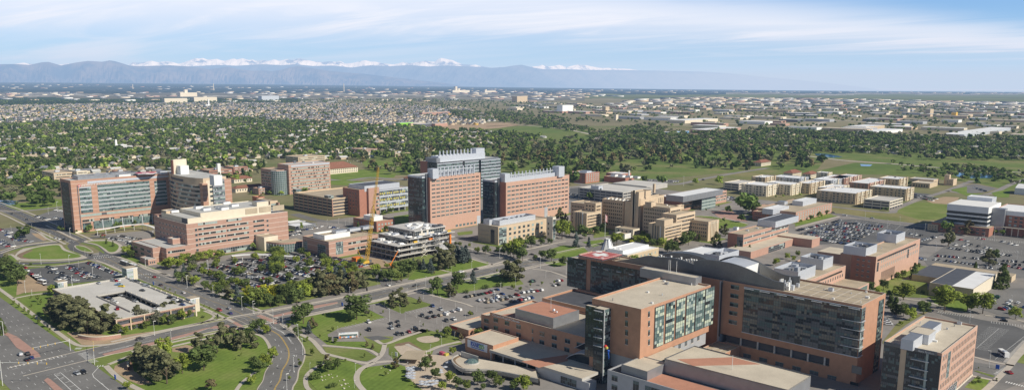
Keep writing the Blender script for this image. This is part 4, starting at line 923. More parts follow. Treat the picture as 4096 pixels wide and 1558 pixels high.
def wave(v, top, Y, dep, zbot, name='curved_screen', m='metal_wave', roofm=None, cut=None):
    P = [ony(v, x, y, Y) for x, y in top]
    P = [q for q in smooth(P, 6)]; b = MB()
    for i in range(len(P)-1):
        (xa, za_), (xb, zb_) = P[i], P[i+1]
        b.quad((xa,Y,zbot),(xb,Y,zbot),(xb,Y,zb_),(xa,Y,za_),0)
        b.quad((xa,Y,za_),(xb,Y,zb_),(xb,Y+dep,zb_),(xa,Y+dep,za_),1 if roofm else 0)
        b.quad((xb,Y+dep,zbot),(xa,Y+dep,zbot),(xa,Y+dep,za_),(xb,Y+dep,zb_),0)
    for (xa, za_), r_ in ((P[0], 1), (P[-1], -1)): b.quad((xa,Y,zbot),(xa,Y,za_),(xa,Y+dep,za_),(xa,Y+dep,zbot),0)
    return b.build(name, [m, roofm or m], B1.e)
wy = ey0+3.0
wave('N', ((580,235),(680,225),(800,205),(900,185),(1000,198),(1100,200),(1200,215),(1300,245),(1400,285),(1450,300)), wy, 1.2, 40)
wave('N', ((1020,175),(1120,157),(1200,153),(1300,160),(1400,180),(1500,215),(1570,235)), wy+15, 6, 40)
wave('N', ((1380,240),(1480,225),(1560,228),(1640,240),(1760,262),(1880,300),(2000,350),(2120,405),(2220,445),(2310,460)), wy-1.5, 1.0, 40)
wave('N', ((1620,240),(1700,205),(1790,188),(1880,192),(1960,215),(2045,250),(2150,310),(2280,370),(2400,395),(2470,395)), wy+18, 1.0, 40)
wx = [ony('N', q, 230, wy-.5)[0] for q in (1620, 1890)]
P0 = [ony('N', x, y, wy-.4) for x, y in ((1640,240),(1760,262),(1890,305))]; b = MB()
P0 = smooth(P0, 5)
for i in range(len(P0)-1):
    (xa, za_), (xb, zb_) = P0[i], P0[i+1]; b.quad((xa,wy,za_-.3),(xb,wy,zb_-.3),(xb,wy+18,zb_-.3),(xa,wy+18,za_-.3),0)
xa, za_ = P0[-1]; b.quad((xa,wy,40),(xa,wy+18,40),(xa,wy+18,za_-.3),(xa,wy,za_-.3),1)
b.build('curved_roof', ['metal_light', 'white_paint'], B1.e)
for i in range(26):
    X = xa+3+random.random()*26; Y = wy+2+random.random()*14; b = MB(); b.box(X-.8, X+.8, Y-.8, Y+.8, 41, 41+random.uniform(1, 3.2))
    if i % 3 == 0: b.tube((X,Y,42),(X,Y,45.5),.35,6)
    b.build('rooftop_unit', 'white_paint' if i % 2 else 'metal_light', B1.e)
for i in range(16):
    X = ony('N', 1020+i*26, 190+abs(i-7)*2, wy+8)[0]; b = MB(); b.box(X-.4, X+.4, wy+7, wy+8, 42, 47+random.random()*2, 0); b.build('vent_fin', 'white_paint', B1.e)
px0 = W('N', 905, 290, 45)[0]; px1, py0 = W('N', 1455, 400, 45); 
B1.vol((px0, px1, y1-3.5, y1+3), 40, 45.2, 'metal_grey', 'roof_gravel', .3)
for xx in (1187, 1212, 1313, 1758): X, Y = W('N', xx, 330, 45); b = MB(); b.tube((X, y1 if xx < 1700 else wy+8, 44), (X, y1 if xx < 1700 else wy+8, 52), .12, 5); b.build('antenna', 'pole_white', B1.e)
sc_ = W('N',1590,340,38); 
B1.poly([W('N',*p,34) for p in ((1250,140),(1470,85),(1800,130),(1560,200))], 0, 34, 'panel_grey', 'roof_white')
B1.screen(rect('N', (1480,175), (1640,200), (1790,130), 36), 33, 37, 'metal_light')
zW = 17.0; P = [ony('J', 432, 232, 0)]
sy = W('J', 432, 232, zW)[1]; sx0 = W('J', 432, 232, zW)[0]
sx1 = ony('J', 1355, 480, sy)[0]
B1.vol((sx0, tx0-1, sy, sy+38), 0, zW, 'brick_child', 'roof_gravel', 1.0)
B1.text('S', sy, ony('J',458,258,sy)[0], ony('J',716,335,sy)[0], ony('J',458,262,sy)[1]-.3, "Children's Hospital Colorado", 'white_paint')
for (xx, yy) in ((488,308),(490,384),(596,338),(598,414),(707,372),(706,450),(842,413),(841,492),(932,440),(930,520),(1050,475),(1050,552),(1177,510),(1171,592),(1290,545)):
    u, z = ony('J', xx, yy, sy); B1.win('S', sy, u, z, 1.2 if xx in (842, 841) else 3.6, 2.4, 'dark')
px = rect('J', (680,195), (1040,290), (1292,212), 22)
B1.vol(px, zW-1, 22, 'metal_grey', 'roof_terra', .15); 
b = MB(); b.sphere((px[1]-8, px[2]+10, 23), .9, 0); b.sphere((px[1]-5, px[2]+9, 22.7), .6, 0); b.build('roof_vent', 'metal_light', B1.e)
b = MB(); b.tube((px[0]+16, px[3]-10, 22), (px[0]+16, px[3]-10, 29), .1, 5); b.build('antenna', 'pole_white', B1.e)
b = MB(); b.prism([(sx0+6,sy+2),(sx0+16,sy+2),(px[0],px[2]+6),(px[0],px[2]+14),(sx0+14,sy+22)], zW-1, zW-.94); b.build('roof_stripe', 'roof_terra', B1.e)
B1.vol((sx0-9, sx0, sy+1.5, sy+14), 0, zW-3.2, 'brick_child', 'roof_gravel', .6); B1.win('S', sy+1.5, sx0-4.5, zW-6.6, 4, 2.4, 'dark'); B1.win('S', sy+1.5, sx0-4.5, zW-11, 4, 2.4, 'dark')
B1.vol((sx0+8, tx0+8, sy+38, sy+70), 0, 20, 'brick_child', 'roof_dark', 1.2); B1.vol((tx0-22, tx0-4, sy+26, sy+38.5), zW, 21.5, 'metal_grey', 'roof_gravel', .3)
B1.vol((sx0-4, sx0+4, sy+14, sy+44), 0, 15, 'brick_child', 'roof_gravel', 1)
cx0, cy0 = W('J', 42, 350, 6.0); cy1 = W('J', 430, 235, 6.0)[1]
B1.vol((cx0, sx0-9, cy0, cy0+26), 2.8, 6.0, 'brick_child', 'roof_gravel', .5); B1.box('walls', (cx0+8, sx0-9, cy0+1, cy0+25), 0, 2.8, 'brick_red')
b = MB(); b.box(cx0+2, cx0+7, cy0-.2, cy0, 4.2, 5.3); b.build('sign_panel', 'red', B1.e)
for xx in (cx0+.5, cx0+4.5): B1.box('column', (xx, xx+.8, cy0+.5, cy0+1.3), 0, 2.8, 'brick_child')
zN = 8.6; r_ = rect('J', (195,470), (462,552), (716,475), zN)
B1.vol(r_, 0, zN, 'brick_child', 'roof_gravel', .5)
u0, u1, z0_, z1_ = B1.R('S', r_[2], 'J', 217, 490, 407, 612); z1_ = ony('J',217,490,r_[2])[1]; z0_ = ony('J',217,562,r_[2])[1]
b = MB(); b.box(u0, u1, r_[2]-.15, r_[2]-.02, z0_, z1_); ban = b.build('banner', 'roof_white', B1.e)
uw = u1-u0; zh_ = z1_-z0_
B1.text('S', r_[2]-.1, u0+uw*.17, u0+uw*.82, z0_+zh_*.66, 'NATIONALLY', 'blue', 'banner_text'); B1.text('S', r_[2]-.1, u0+uw*.17, u0+uw*.60, z0_+zh_*.30, 'RANK', 'blue', 'banner_text'); B1.text('S', r_[2]-.1, u0+uw*.61, u0+uw*.83, z0_+zh_*.30, 'ED', 'green_paint', 'banner_text')
b = MB(); b.box(u0+uw*.17, u0+uw*.85, r_[2]-.2, r_[2]-.16, z0_+zh_*.10, z0_+zh_*.2); b.build('banner_stripe', 'blue', B1.e)
zT = 6.2; fy = W('J', 425, 592, zT)[1]; fx0 = W('J', 425, 592, zT)[0]; fx1 = W('J', 1380, 865, zT)[0]
B1.box('roof', (fx0, tx0+4, fy, sy), zT-1.4, zT, 'concrete', 'roof_gravel')
b = MB(); b.prism([W('J',*p,zT) for p in ((735,705),(900,765),(1180,700),(1180,640))], zT+.02, zT+.06); b.build('roof_stripe', 'roof_terra', B1.e)
kx = ony('J', 870, 800, fy)[0]
B1.box('walls', (kx, tx1+2, fy+.02, fy+6), 0, zT-1.4, 'panel_grey'); B1.box('walls', (fx0+.5, kx, fy+3, fy+6), 0, zT-1.4, 'glass_dark')
for k in range(5): X = ony('J', 435+k*116, 680+k*38, fy)[0]; b = MB(); b.tube((X, fy+.6, 0), (X, fy+.6, zT-1.4), .35, 8); b.build('column', 'slab_concrete', B1.e)
u0 = ony('J',1112,900,fy)[0]; u1 = ony('J',1262,950,fy)[0]; B1.curtain('S', fy, u0, u1, .6, 4.2, 7, 2, ('glass_teal','glass_dark'), (2,2))
zt = 3.4; Pt = [W('J', *p, zt) for p in ((895,885),(700,845),(450,800),(200,790),(120,760),(75,715),(80,680),(140,650),(200,635))]
Pt = smooth(Pt, 5); Pt += [W('J', 330, 680, zt), (kx, fy-.1)]
b = MB(); b.prism(Pt, zt-1.3, zt, 0, 1); b.build('terrace', ['concrete', 'roof_gravel'], B1.e)
b = MB(); kerbstrip(b, Pt[:-2], -.2, .5, zt, zt+1.0); b.build('terrace_parapet', 'concrete', B1.e)
b = MB(); kerbstrip(b, Pt[:-2], -1.6, -.3, zt, zt+.5); b.build('planter', 'mulch', B1.e)
b = MB(); b.prism([(x*.985+Pt[0][0]*.015, y+1.5) for x, y in Pt], 0, zt-1.3, 0); b.build('walls', 'glass_dark', B1.e)
cx_, cy_ = W('J', 258, 715, zt); b = MB()
for i in range(16):
    a, c = 2*pi*i/16, 2*pi*(i+1)/16; R1, R2 = 3.7, 2.2
    b.quad((cx_+R1*cos(a),cy_+R1*sin(a),zt+.5),(cx_+R1*cos(c),cy_+R1*sin(c),zt+.5),(cx_+R2*cos(c),cy_+R2*sin(c),zt+1.7),(cx_+R2*cos(a),cy_+R2*sin(a),zt+1.7),i%2)
    b.tri((cx_+R2*cos(a),cy_+R2*sin(a),zt+1.7),(cx_+R2*cos(c),cy_+R2*sin(c),zt+1.7),(cx_,cy_,zt+2.2),(i+1)%2)
    b.quad((cx_+4.3*cos(a),cy_+4.3*sin(a),zt),(cx_+4.3*cos(c),cy_+4.3*sin(c),zt),(cx_+R1*cos(c),cy_+R1*sin(c),zt+.55),(cx_+R1*cos(a),cy_+R1*sin(a),zt+.55),2)
b.build('skylight', ['glass_green', 'glass_teal', 'concrete'], B1.e)
for k in range(6): X, Y = Pt[4+k*5]; b = MB(); b.tube((X+1.5, Y+1.5, 0), (X+1.5, Y+1.5, zt-1.3), .35, 8); b.build('column', 'slab_concrete', B1.e)
b = MB(); a_, c_ = W('J',155,612,6), W('J',320,662,6); kerbstrip(b, [a_, c_], -.3, .3, zt, 6.3); b.build('canopy', 'concrete', B1.e)
def vault(v, top, Y, dep, zbot, nu, nz):
    P = smooth([ony(v, x, y, Y) for x, y in top], 4); b = MB()
    for i in range(len(P)-1):
        (xa, za_), (xb, zb_) = P[i], P[i+1]; b.quad((xa,Y-.8,za_),(xb,Y-.8,zb_),(xb,Y+dep,zb_+.6),(xa,Y+dep,za_+.6),0); b.quad((xa,Y-.8,za_-.4),(xb,Y-.8,zb_-.4),(xb,Y-.8,zb_),(xa,Y-.8,za_),0)
        b.quad((xa,Y,zbot),(xb,Y,zbot),(xb,Y,zb_-.3),(xa,Y,za_-.3),1)
    b.build('vaulted_roof', ['panel_grey', 'glass_dark'], B1.e)
    zt_ = min(q[1] for q in P)-.4; B1.curtain('S', Y, P[0][0]+.5, P[-1][0]-.2, zbot, zt_, nu, nz, ('glass_dark','glass_grey','glass_teal'), (5,3,2), 'mullion')
ay = ty+4.5
vault('J', ((1170,668),(1220,640),(1300,622),(1400,640),(1482,668)), ay, 7, 3, 12, 6)
vault('J', ((1250,568),(1300,545),(1360,520),(1420,518),(1470,530)), ay+8, 6, 10, 8, 2)
vault('J', ((1345,470),(1390,455),(1440,440)), ay+15, 6, 14, 4, 2)
zs = 13.2; qx0, qy0 = W('K', 160, 720, zs); 
B1.box('walls', (qx0, ex1-6, qy0, 352), 0, zs-1.0, 'panel_grey', 'roof_dark')
b = MB(); b.box(qx0-.02, ex1-6, qy0-.02, qy0+.5, zs-1, zs); b.box(qx0-.02, qx0+.5, qy0+.5, y0-4, zs-1, zs); b.build('parapet', 'panel_grey', B1.e)
for xx, yy in ((250,830),(248,945)): u, z = ony('K', xx, yy, qy0); B1.win('S', qy0, u, z, 3.4, 2.6, 'dark')
u, z = ony('K', 520, 930, qy0); B1.win('S', qy0, u, z, 3.2, 5, 'dark'); u0 = ony('K', 640, 930, qy0)[0]; B1.curtain('S', qy0, u0, u0+20, 5, 11, 12, 3, ('glass_dark','glass_teal'), (3,1))
z2 = 16.8; T3y = W('K', 890, 578, 19.6)[1]; r2 = rect('K', (327,655), (668,745), (935,632), z2); B1.vol(r2, zs-1, z2, 'metal_grey', 'roof_gravel', .3)
B1.box('roof', (r2[0]+2, W('K',1140,460,z2)[0], r2[3], W('K',1045,430,z2)[1]), 0, z2-.6, 'metal_grey', 'roof_gravel')
b = MB(); Pq = [W('K', *p, z2) for p in ((700,870),(900,770),(1718,1000))]; 
b.prism([(r2[1]-.3, qy0+1),(r2[1]-.3, T3y-2),(ex1-7, T3y-2),(ex1-7, qy0+1)], zs-.96, zs-.9); b.build('roof', 'roof_terra', B1.e)
z3 = 19.6; T3 = [W('K', *p, z3) for p in ((890,578),(1265,418))]+[W('M', 1368, 800, z3), W('M', 1085, 975, z3)]
B1.poly([T3[0], T3[1], T3[2], T3[3]], zs-1, z3, 'metal_grey', 'roof_gravel', .3)
b = MB(); b.prism([W('K',1050,580,z3),W('M',400,568,z3),W('M',745,655,z3),W('K',1250,665,z3)], z3-.28, z3-.22); b.build('roof_stripe', 'roof_terra', B1.e)
b = MB(); kerbstrip(b, [T3[0], T3[1], T3[2]], -.2, .25, z3-.35, z3+.1); b.build('parapet', 'metal_dark', B1.e)
X, Y = W('M', 395, 718, z3); b = MB(); b.tube((X, Y, z3-.3), (X, Y, z3+6.5), .12, 5); b.build('antenna', 'pole_white', B1.e)
zl = 6.5; lx, ly = W('M',462,452,zl)[0], W('M',300,520,zl)[1]
B1.vol((x1-1.5, lx, ly, ey0-.6), 0, zl, 'brick_child', 'roof_tan', .5)
b = MB(); b.box(x1+2, lx-2, ey0-12, ey0-11.3, zl-.5, zl-.4); b.box(ex0+8, ex0+8.7, ly+1, ey0-2, zl-.5, zl-.38); kerbstrip(b, [(x1+3, ly+2), (lx-5, ey0-4)], -.35, .35, zl-.5, zl-.37); b.build('roof_path', 'walk', B1.e)
b = MB(); u, z = ony('K', 138, 425, ty-1); b.sphere((u, ty-1.3, z), .95, 0, 10, 7); u, z = ony('K', 160, 440, ty-1.2); b.sphere((u, ty-1.9, z), .8, 1, 10, 7)
u, z = ony('K', 175, 478, ty-1.2); b.sphere((u, ty-1.4, z), .6, 2); u2, z2_ = ony('K', 180, 585, ty-1)
b.tube((u, ty-1.4, z-.4), (u, ty-1.5, z-1.6), .42, 8, 2, .34); b.tube((u, ty-1.5, z-1.5), (u2-.15, ty-1.2, z2_), .3, 6, 2, .12); b.tube((u+.1, ty-1.5, z-1.5), (u2+.25, ty-1.3, z2_+.5), .28, 6, 2, .12); b.tube((u, ty-1.4, z-.6), (u-1.1, ty-1.3, z+.6), .16, 6, 2, .1); b.tube((u, ty-1.4, z-.7), (u+1.0, ty-1.5, z-.2), .16, 6, 2, .1)
o = b.build('sculpture', ['red', 'yellow_bright', 'blue']); tagm(o, 'blue hanging figure with red and yellow balloons on the glass tower', 'sculpture')
B1.done()

zG = 27.4; r = rect('E', (125,488), (748,598), (1118,310), zG)
B2 = Bld('office_building', 'brick and glass pavilion with white roof at the lower right corner', 'office building', ((r[0]+r[1])/2, (r[2]+r[3])/2))
B2.vol(r, 0, zG, 'brick_orange', 'roof_gravel', .9)
B2.curtain('S', r[2]-.1, r[0]+.2, r[1]-6.5, 0, zG-1.6, 22, 18, ('glass_dark','glass_teal','glass_grey','glass_tan'), (6,3,3,1), 'mullion_dark', floor=3, spand='glass_dark')
B2.panelbox('S', r[2], r[0], r[1]-2, zG-1.6, zG+.1, .5, 'metal_dark', 'fascia'); B2.panelbox('S', r[2]-.1, r[1]-6.5, r[1]-5.5, 2, zG-1.6, .8, 'glass_pale', 'glass_fin')
B2.curtain('S', r[2]-.1, r[1]-5.5, r[1]-.1, 0, zG-1.6, 4, 18, ('glass_dark','glass_teal'), (5,1), 'mullion_dark')
for k in range(5): B2.panelbox('S', r[2]-.2, r[1]-13, r[1]-5, 4.2+k*4.4, 4.5+k*4.4, 1.4, 'sunshade', 'sunshade')
B2.text('S', r[2]-.5, ony('E',500,600,r[2])[0], ony('E',662,640,r[2])[0], zG-1.35, 'Gary Pavilion', 'white_paint')
B2.panelbox('S', r[2], r[0]+8, r[0]+10.6, 0, zG-2, .35, 'stone_tan', 'pier')
for j, yy in enumerate((400, 480, 560, 640, 720, 800)):
    z = onx('E', 1080, yy, r[1])[1]
    for k in range(22):
        y = r[2]+3+k*2.65
        if k in (3, 4, 5) and j < 3: continue
        if j == 5 and k < 12: continue
        B2.win('E', r[1], y, z, .9, 2.3, 'dark')
B2.curtain('E', r[1], r[2]+10.5, r[2]+14.8, 12, 25, 3, 9, ('glass_teal','glass_green','glass_pale'), (3,3,2)); B2.curtain('E', r[1], r[2]+4, r[2]+32, .3, 5.2, 12, 2, ('glass_grey','glass_pale'), (3,1), 'metal_light')
B2.panelbox('E', r[1], r[2]+2, r[3], 0, .8, .3, 'stone_pale', 'plinth'); B2.text('E', r[1], r[2]+1.2, r[2]+5.5, zG-2.2, 'Gary Pavilion', 'metal_light')
for L, C, R, z in (((318,450),(452,472),(550,405),31.5),((412,375),(610,412),(690,360),31.5),((525,318),(655,342),(738,280),30.5)):
    q = rect('E', L, C, R, z); B2.box('rooftop_unit', q, zG-.9, z, 'metal_light', 'metal_grey' if z != 31.5 or L[0] == 318 else 'roof_gravel')
B2.vents(r, zG-.9, 5); X, Y = W('E', 927, 292, zG-.5); B2.unit(X, Y, zG-.9, 2, 1.6, 1.3)
B2.done()
def mid(r): return ((r[0]+r[1])/2, (r[2]+r[3])/2)
X1, Y0 = W('A', 133, 805); Z1 = 53.5; Y1 = W('A', 1095, 175, Z1)[1]; r = (X1-30, X1, Y0, Y1+4)
T = Bld('hospital_tower', 'long red brick hospital tower with green glass bands and a rooftop helipad', 'hospital', mid(r))
T.vol(r, 0, Z1, 'brick_uch', 'roof_grey', .9)
for a in ((168,330,318,600),(357,308,915,525),(945,268,1085,512)):
    u0, u1, z0, z1 = T.R('E', X1, 'A', *a)
    if a[0] == 168: z0 = onx('A', 185, 600, X1)[1]
    if a[0] == 357: z0 = onx('A', 375, 582, X1)[1]
    if a[0] == 945: z0 = onx('A', 960, 520, X1)[1]
    T.curtain('E', X1-.0, u0, u1, z0, z1, max(5, int((u1-u0)/1.7)), 20 if a[0] != 168 else 18, ('glass_green','glass_teal','glass_pale','glass_dark'), (8,6,1,2), 'mullion', floor=3, spand='sunshade')
u0, u1, z0, z1 = T.R('E', X1, 'A', 255, 268, 1092, 222); T.panelbox('E', X1, u0, u1, z1-2.6, z1-.2, .25, 'metal_light', 'metal_band')
u0 = onx('A', 188, 630, X1)[0]; u1 = onx('A', 915, 560, X1)[0]; z = onx('A', 188, 640, X1)[1]; T.band('E', X1, u0, u1, z, z+2.6, 'pale', 14, alt='grey', pa=.1, frame='brick_uch')
for xa, ya, xb in ((205,680,328),(387,664,536),(591,644,733),(787,622,912)):
    u0, z = onx('A', xa, ya, X1); u1 = onx('A', xb, ya, X1)[0]; T.band('E', X1, u0, u1, z-1.2, z+1.2, 'dark', alt='pale', pa=.3)
u0 = onx('A', 213, 770, X1)[0]; u1 = onx('A', 300, 770, X1)[0]; T.curtain('E', X1, u0, u1, 2.5, 9.3, 8, 3, ('glass_teal','glass_green','glass_dark'), (4,3,2))
for k in range(6):
    xa = 324+k*103; u0 = onx('A', xa, 760, X1)[0]; u1 = onx('A', xa+90, 750, X1)[0]; T.curtain('E', X1, u0, u1, 2.2, 10.3, 9, 3, ('glass_green','glass_teal','glass_dark'), (4,3,2)); T.panelbox('E', X1, u1+.1, u1+.9, 0, 11, .6, 'metal_light', 'pilaster')
T.panelbox('E', X1, Y0, Y0+6, 0, 2.4, .3, 'stone_cream', 'plinth'); u0, z0 = onx('A', 187, 320, X1); u1 = onx('A', 657, 280, X1)[0]
T.text('E', X1, u0, u1, z0, 'UNIVERSITY of COLORADO HOSPITAL', 'white_paint'); u0, z0 = onx('A', 205, 664, X1); u1 = onx('A', 455, 640, X1)[0]; T.text('E', X1, u0, u1, z0, 'ANSCHUTZ INPATIENT PAVILION 1', 'stone_cream')
u, z = onx('A', 172, 316, X1); b = MB(); b.tube((X1, u, z), (X1+.3, u, z), 1.5, 12, 0); b.box(X1+.25, X1+.4, u-.8, u+.8, z-.25, z+.25, 1); b.box(X1+.25, X1+.4, u-.25, u+.25, z-.8, z+.8, 1); b.build('emblem', ['helipad_red', 'white_paint'], T.e)
T.curtain('S', Y0-.1, r[0]+3, r[1]-6, 0, Z1-3, 12, 36, ('glass_dark','glass_teal','glass_grey'), (6,3,2), 'mullion_dark', floor=3, spand='glass_dark')
T.panelbox('E', X1, Y0+5.5, Y0+6.3, 3, 48, .25, 'roof_dark', 'joint')
T.screen((r[0]+6, r[1]-8, Y0+10, Y0+70), Z1-.9, Z1+3.0, 'metal_grey')
hc = W('A', 860, 178, Z1+2.5); b = MB(); b.prism([(hc[0]+11*cos(a*pi/4+pi/8), hc[1]+11*sin(a*pi/4+pi/8)) for a in range(8)], Z1+1.6, Z1+2.2, 1, 0)
b.box(hc[0]-4.5, hc[0]+4.5, hc[1]-1.4, hc[1]+1.4, Z1+2.2, Z1+2.26, 1); b.box(hc[0]-1.4, hc[0]+1.4, hc[1]-4.5, hc[1]-1.4, Z1+2.2, Z1+2.26, 1); b.box(hc[0]-1.4, hc[0]+1.4, hc[1]+1.4, hc[1]+4.5, Z1+2.2, Z1+2.26, 1); b.build('helipad', ['helipad_pink', 'white_paint'], T.e)
T.unit(hc[0]-4, hc[1]-22, Z1-.9, 8, 12, 3, 'white_paint'); T.unit(hc[0]-2, hc[1]+18, Z1-.9, 10, 8, 3.5)
T.done()
zc = 55; CP = [W('A', *p, zc) for p in ((1095,172),(1110,185),(1150,200),(1210,214),(1280,225),(1360,234),(1448,240))]
X2, Y2 = W('A', 1550, 270, zc); X2 = CP[-1][0]
T = Bld('hospital_tower', 'hospital tower with a curved beige facade, brick piers and white roof boxes', 'hospital', (CP[3][0], CP[3][1]+15))
Pc = smooth(CP, 4); back = [(Pc[-1][0]-2, Pc[-1][1]+26), (Pc[0][0]-12, Pc[0][1]+26), (Pc[0][0]-12, Pc[0][1])]
b = MB(); b.prism(Pc+back, 0, zc, 0, 1); b.build('walls', ['stone_tan', 'roof_grey'], T.e)
for k in range(9):
    z = 8+k*4.6
    if z > 47: break
    b = MB()
    Q = offset(Pc, -.25); Q2 = offset(Pc, -.35)
    for i in range(len(Q)-1):
        m = 1 if (i*7+k*3) % 5 == 0 else 0
        b.quad((*Q[i], z), (*Q[i+1], z), (*Q[i+1], z+2.1), (*Q[i], z+2.1), m); b.quad((*Q2[i], z-.5), (*Q2[i+1], z-.5), (*Q2[i+1], z-.1), (*Q2[i], z-.1), 2)
        b.quad((*offset(Pc,-1.0)[i], z+2.3), (*offset(Pc,-1.0)[i+1], z+2.3), (*offset(Pc,0)[i+1], z+2.3), (*offset(Pc,0)[i], z+2.3), 2)
    b.build('window_band', ['glass_dark', 'glass_pale', 'sunshade'], T.e)
b = MB(); Q = offset(Pc, -.2)
for i in range(5, 14): b.quad((*Q[i], 49.5), (*Q[i+1], 49.5), (*Q[i+1], 52), (*Q[i], 52), 0)
b.build('dark_recess', 'roof_dark', T.e)
ex, ey = Pc[-1]; y_ = lambda px_: onx('A', px_, 350, ex)[0]
T.box('pier', (ex-4, ex+2.2, ey-2, ey+3.5), 0, 50, 'brick_uch')
T.vol((ex-24, ex, ey+3, y_(1550)), 0, 52.5, 'stone_cream', 'roof_grey', .6)
for k in range(9): T.win('E', ex, ey+7.5+3, 8+k*4.7, 8, 2.0, 'dark')
T.box('walls', (ex-20, ex+1.2, y_(1550), y_(1668)), 0, 53, 'metal_grey', 'roof_grey'); T.curtain('E', ex+1.2, y_(1550), y_(1668), 0, 52, 9, 30, ('glass_teal','glass_pale','glass_dark'), (4,3,3), 'sunshade', floor=3, spand='metal_grey'); T.curtain('S', y_(1550)-.05, ex-8, ex+1.2, 0, 52, 5, 30, ('glass_dark','glass_teal'), (4,2), 'sunshade')
T.vol((ex-24, ex+.6, y_(1668), y_(1742)), 0, 52.5, 'brick_uch', 'roof_grey', .6)
q = W('A', 1135, 105, 60), W('A', 1215, 112, 60), W('A', 1295, 105, 60)
wb = rect('A', (1135,108), (1215,112), (1296,105), 64); T.box('penthouse', wb, 50, 64, 'white_paint'); wb = rect('A', (1475,208), (1560,212), (1646,205), 60); T.box('penthouse', wb, 50, 60, 'white_paint')
wb = rect('A', (1062,50), (1135,50), (1255,38), 70); T.box('penthouse', wb, 0, 70, 'brick_red', 'roof_grey'); T.box('penthouse', (wb[1]-.1, wb[1]+.5, wb[2]+.5, wb[3]), 45, 70.4, 'stone_cream')
T.done()
hC = 31; r = rect('A', (1045,625), (1275,710), (1930,625), hC); yb = W('b', 108, 452, hC)[1]
T = Bld('clinic_building', 'wide rose brick clinic with window bands under a beige roof storey', 'clinic', mid(r)); r = (r[0], r[1], r[2], yb)
T.vol(r, 0, hC, 'brick_rose_banded', 'roof_grey', .8); XE = r[1]
T.box('pier', (r[0]-8, r[0]+.1, r[2]+.5, r[2]+12), 0, hC+1.2, 'brick_rose_banded')
for k in range(6):
    z = 6.5+k*4.4
    for a, c, st in ((1405,1690,'dark'),(1700,1925,'dark')):
        u0, u1 = onx('A', a, 850, XE)[0], onx('A', c, 830, XE)[0]
        if k in (1, 2, 3, 4): T.band('E', XE, u0, u1, z, z+1.9, st, pa=.3)
        elif k == 5: T.band('E', XE, u0, u0+(u1-u0)*.7, z, z+2, 'pale', alt='dark', pa=.15)
for k in range(5): T.win('E', XE, onx('A', 1380, 800, XE)[0], 7+k*4.45, 2.0, 2.0, 'dark')
for j in range(7): u0 = onx('b', 0, 600, XE)[0]; 
for k in range(5): T.band('E', XE, onx('b', -20, 600, XE)[0], onx('b', 65, 600, XE)[0], 7+k*4.4, 8.9+k*4.4, 'dark', pa=.3); T.win('E', XE, onx('b', 92, 600, XE)[0], 7+k*4.4, 1.8, 1.8, 'dark')
T.grid('S', r[2], r[0]+2, r[1]-2, 3, 28, 8, 6, .3, .35, 'grey'); T.curtain('E', XE+.1, onx('A',1590,960,XE)[0], yb-8, .8, 5.2, 30, 2, ('glass_dark','glass_grey','glass_pale'), (3,2,1), 'sunshade')
T.text('E', XE, onx('A',1300,780,XE)[0], onx('A',1356,780,XE)[0], 24.6, 'ANSCHUTZ', 'stone_cream'); T.text('E', XE, onx('A',1300,780,XE)[0], onx('A',1356,780,XE)[0], 22.9, 'OUTPATIENT', 'stone_cream'); T.text('E', XE, onx('A',1305,780,XE)[0], onx('A',1350,780,XE)[0], 21.2, 'PAVILION', 'stone_cream')
q = rect('a', (1440,455), (1600,500), (2007,440), 38); T.vol((q[0]-2, XE-6, q[2], yb-14), hC-.9, 38, 'stone_cream', 'roof_grey', .6); T.vol((r[0]+3, XE-3, r[2]+3, q[2]), hC-.9, 35, 'stone_cream', 'roof_grey', .6)
T.panelbox('S', r[2]+3, XE-14, XE-4, hC-.5, 34.5, .15, 'roof_dark', 'louvre'); T.vol((r[0]+2, r[0]+12, r[2]+3.5, r[2]+14), hC, 37, 'stone_tan', 'roof_grey', .5); T.unit(r[0]+10, r[2]+11, 35, 8, 7, 2, 'white_paint')
for a in ((1555,450),(1615,465),(1770,415),(1835,435),(1730,455),(1755,460)): X, Y = W('a', *a, 38); T.unit(X, Y, 37.4, 5, 7, 2, 'white_paint')
for a in ((1705,440),): X, Y = W('a', *a, 38); T.unit(X, Y, 37.4, 3, 6, .8, 'metal_grey')
for k in range(3): T.box('louvre', (XE-5.9, XE-5.7, yb-40+k*14, yb-28+k*14), hC+1, 37, 'roof_tan')
T.unit(XE-14, yb-20, 37.4, 9, 12, 4, 'stone_cream')
T.done()
hA = hgt('a', 1290, 895, 772); hA = 13
r = rect('u', (2045,262), (2140,298), (2400,262), hA); A0 = W('u', 1810, 185, hA)
T = Bld('clinic_annex', 'low rose brick annex with a stepped grey roof in front of the clinic', 'annex', mid(r))
T.vol((A0[0], r[1], W('u',1905,225,hA)[1], r[3]+4), 0, hA, 'brick_rose_banded', 'roof_grey', .6); T.vol((A0[0]+2, r[0]+6, W('u',1905,225,hA)[1]-7, W('u',1905,225,hA)[1]+.2), 0, hA-.02, 'brick_rose_banded', 'roof_grey', .6)
T.vol((r[1]-22, r[1]-12, r[3]-6, r[3]+4), hA, 18, 'brick_rose_banded', 'roof_grey', .5); ys = W('u',1905,225,hA)[1]
T.band('E', r[1], r[3]-16, r[3]-1, 8.4, 10.4, 'dark'); T.band('E', r[1], r[3]-12, r[3]-1, 3.6, 5.4, 'dark', pa=.1); T.grid('S', ys, r[0]+8, r[1]-2, 4, 11, 4, 2, .3, .35, 'grey'); T.grid('S', ys-7, A0[0]+3, r[0]+5, 3, 11, 3, 2, .5, .45, 'dark')
T.vol((r[0]-4, r[0]+12, ys-14, ys-6.9), 0, 5, 'brick_rose_banded', 'roof_grey', .4); T.grid('E', r[0]+12, ys-13, ys-8, 0, 4, 3, 1, .6, .4, 'dark')
T.done()
r = rect('b', (85,395), (185,410), (285,425), 24); r = (r[0]-14, r[1], r[2], W('b',278,430,24)[1])
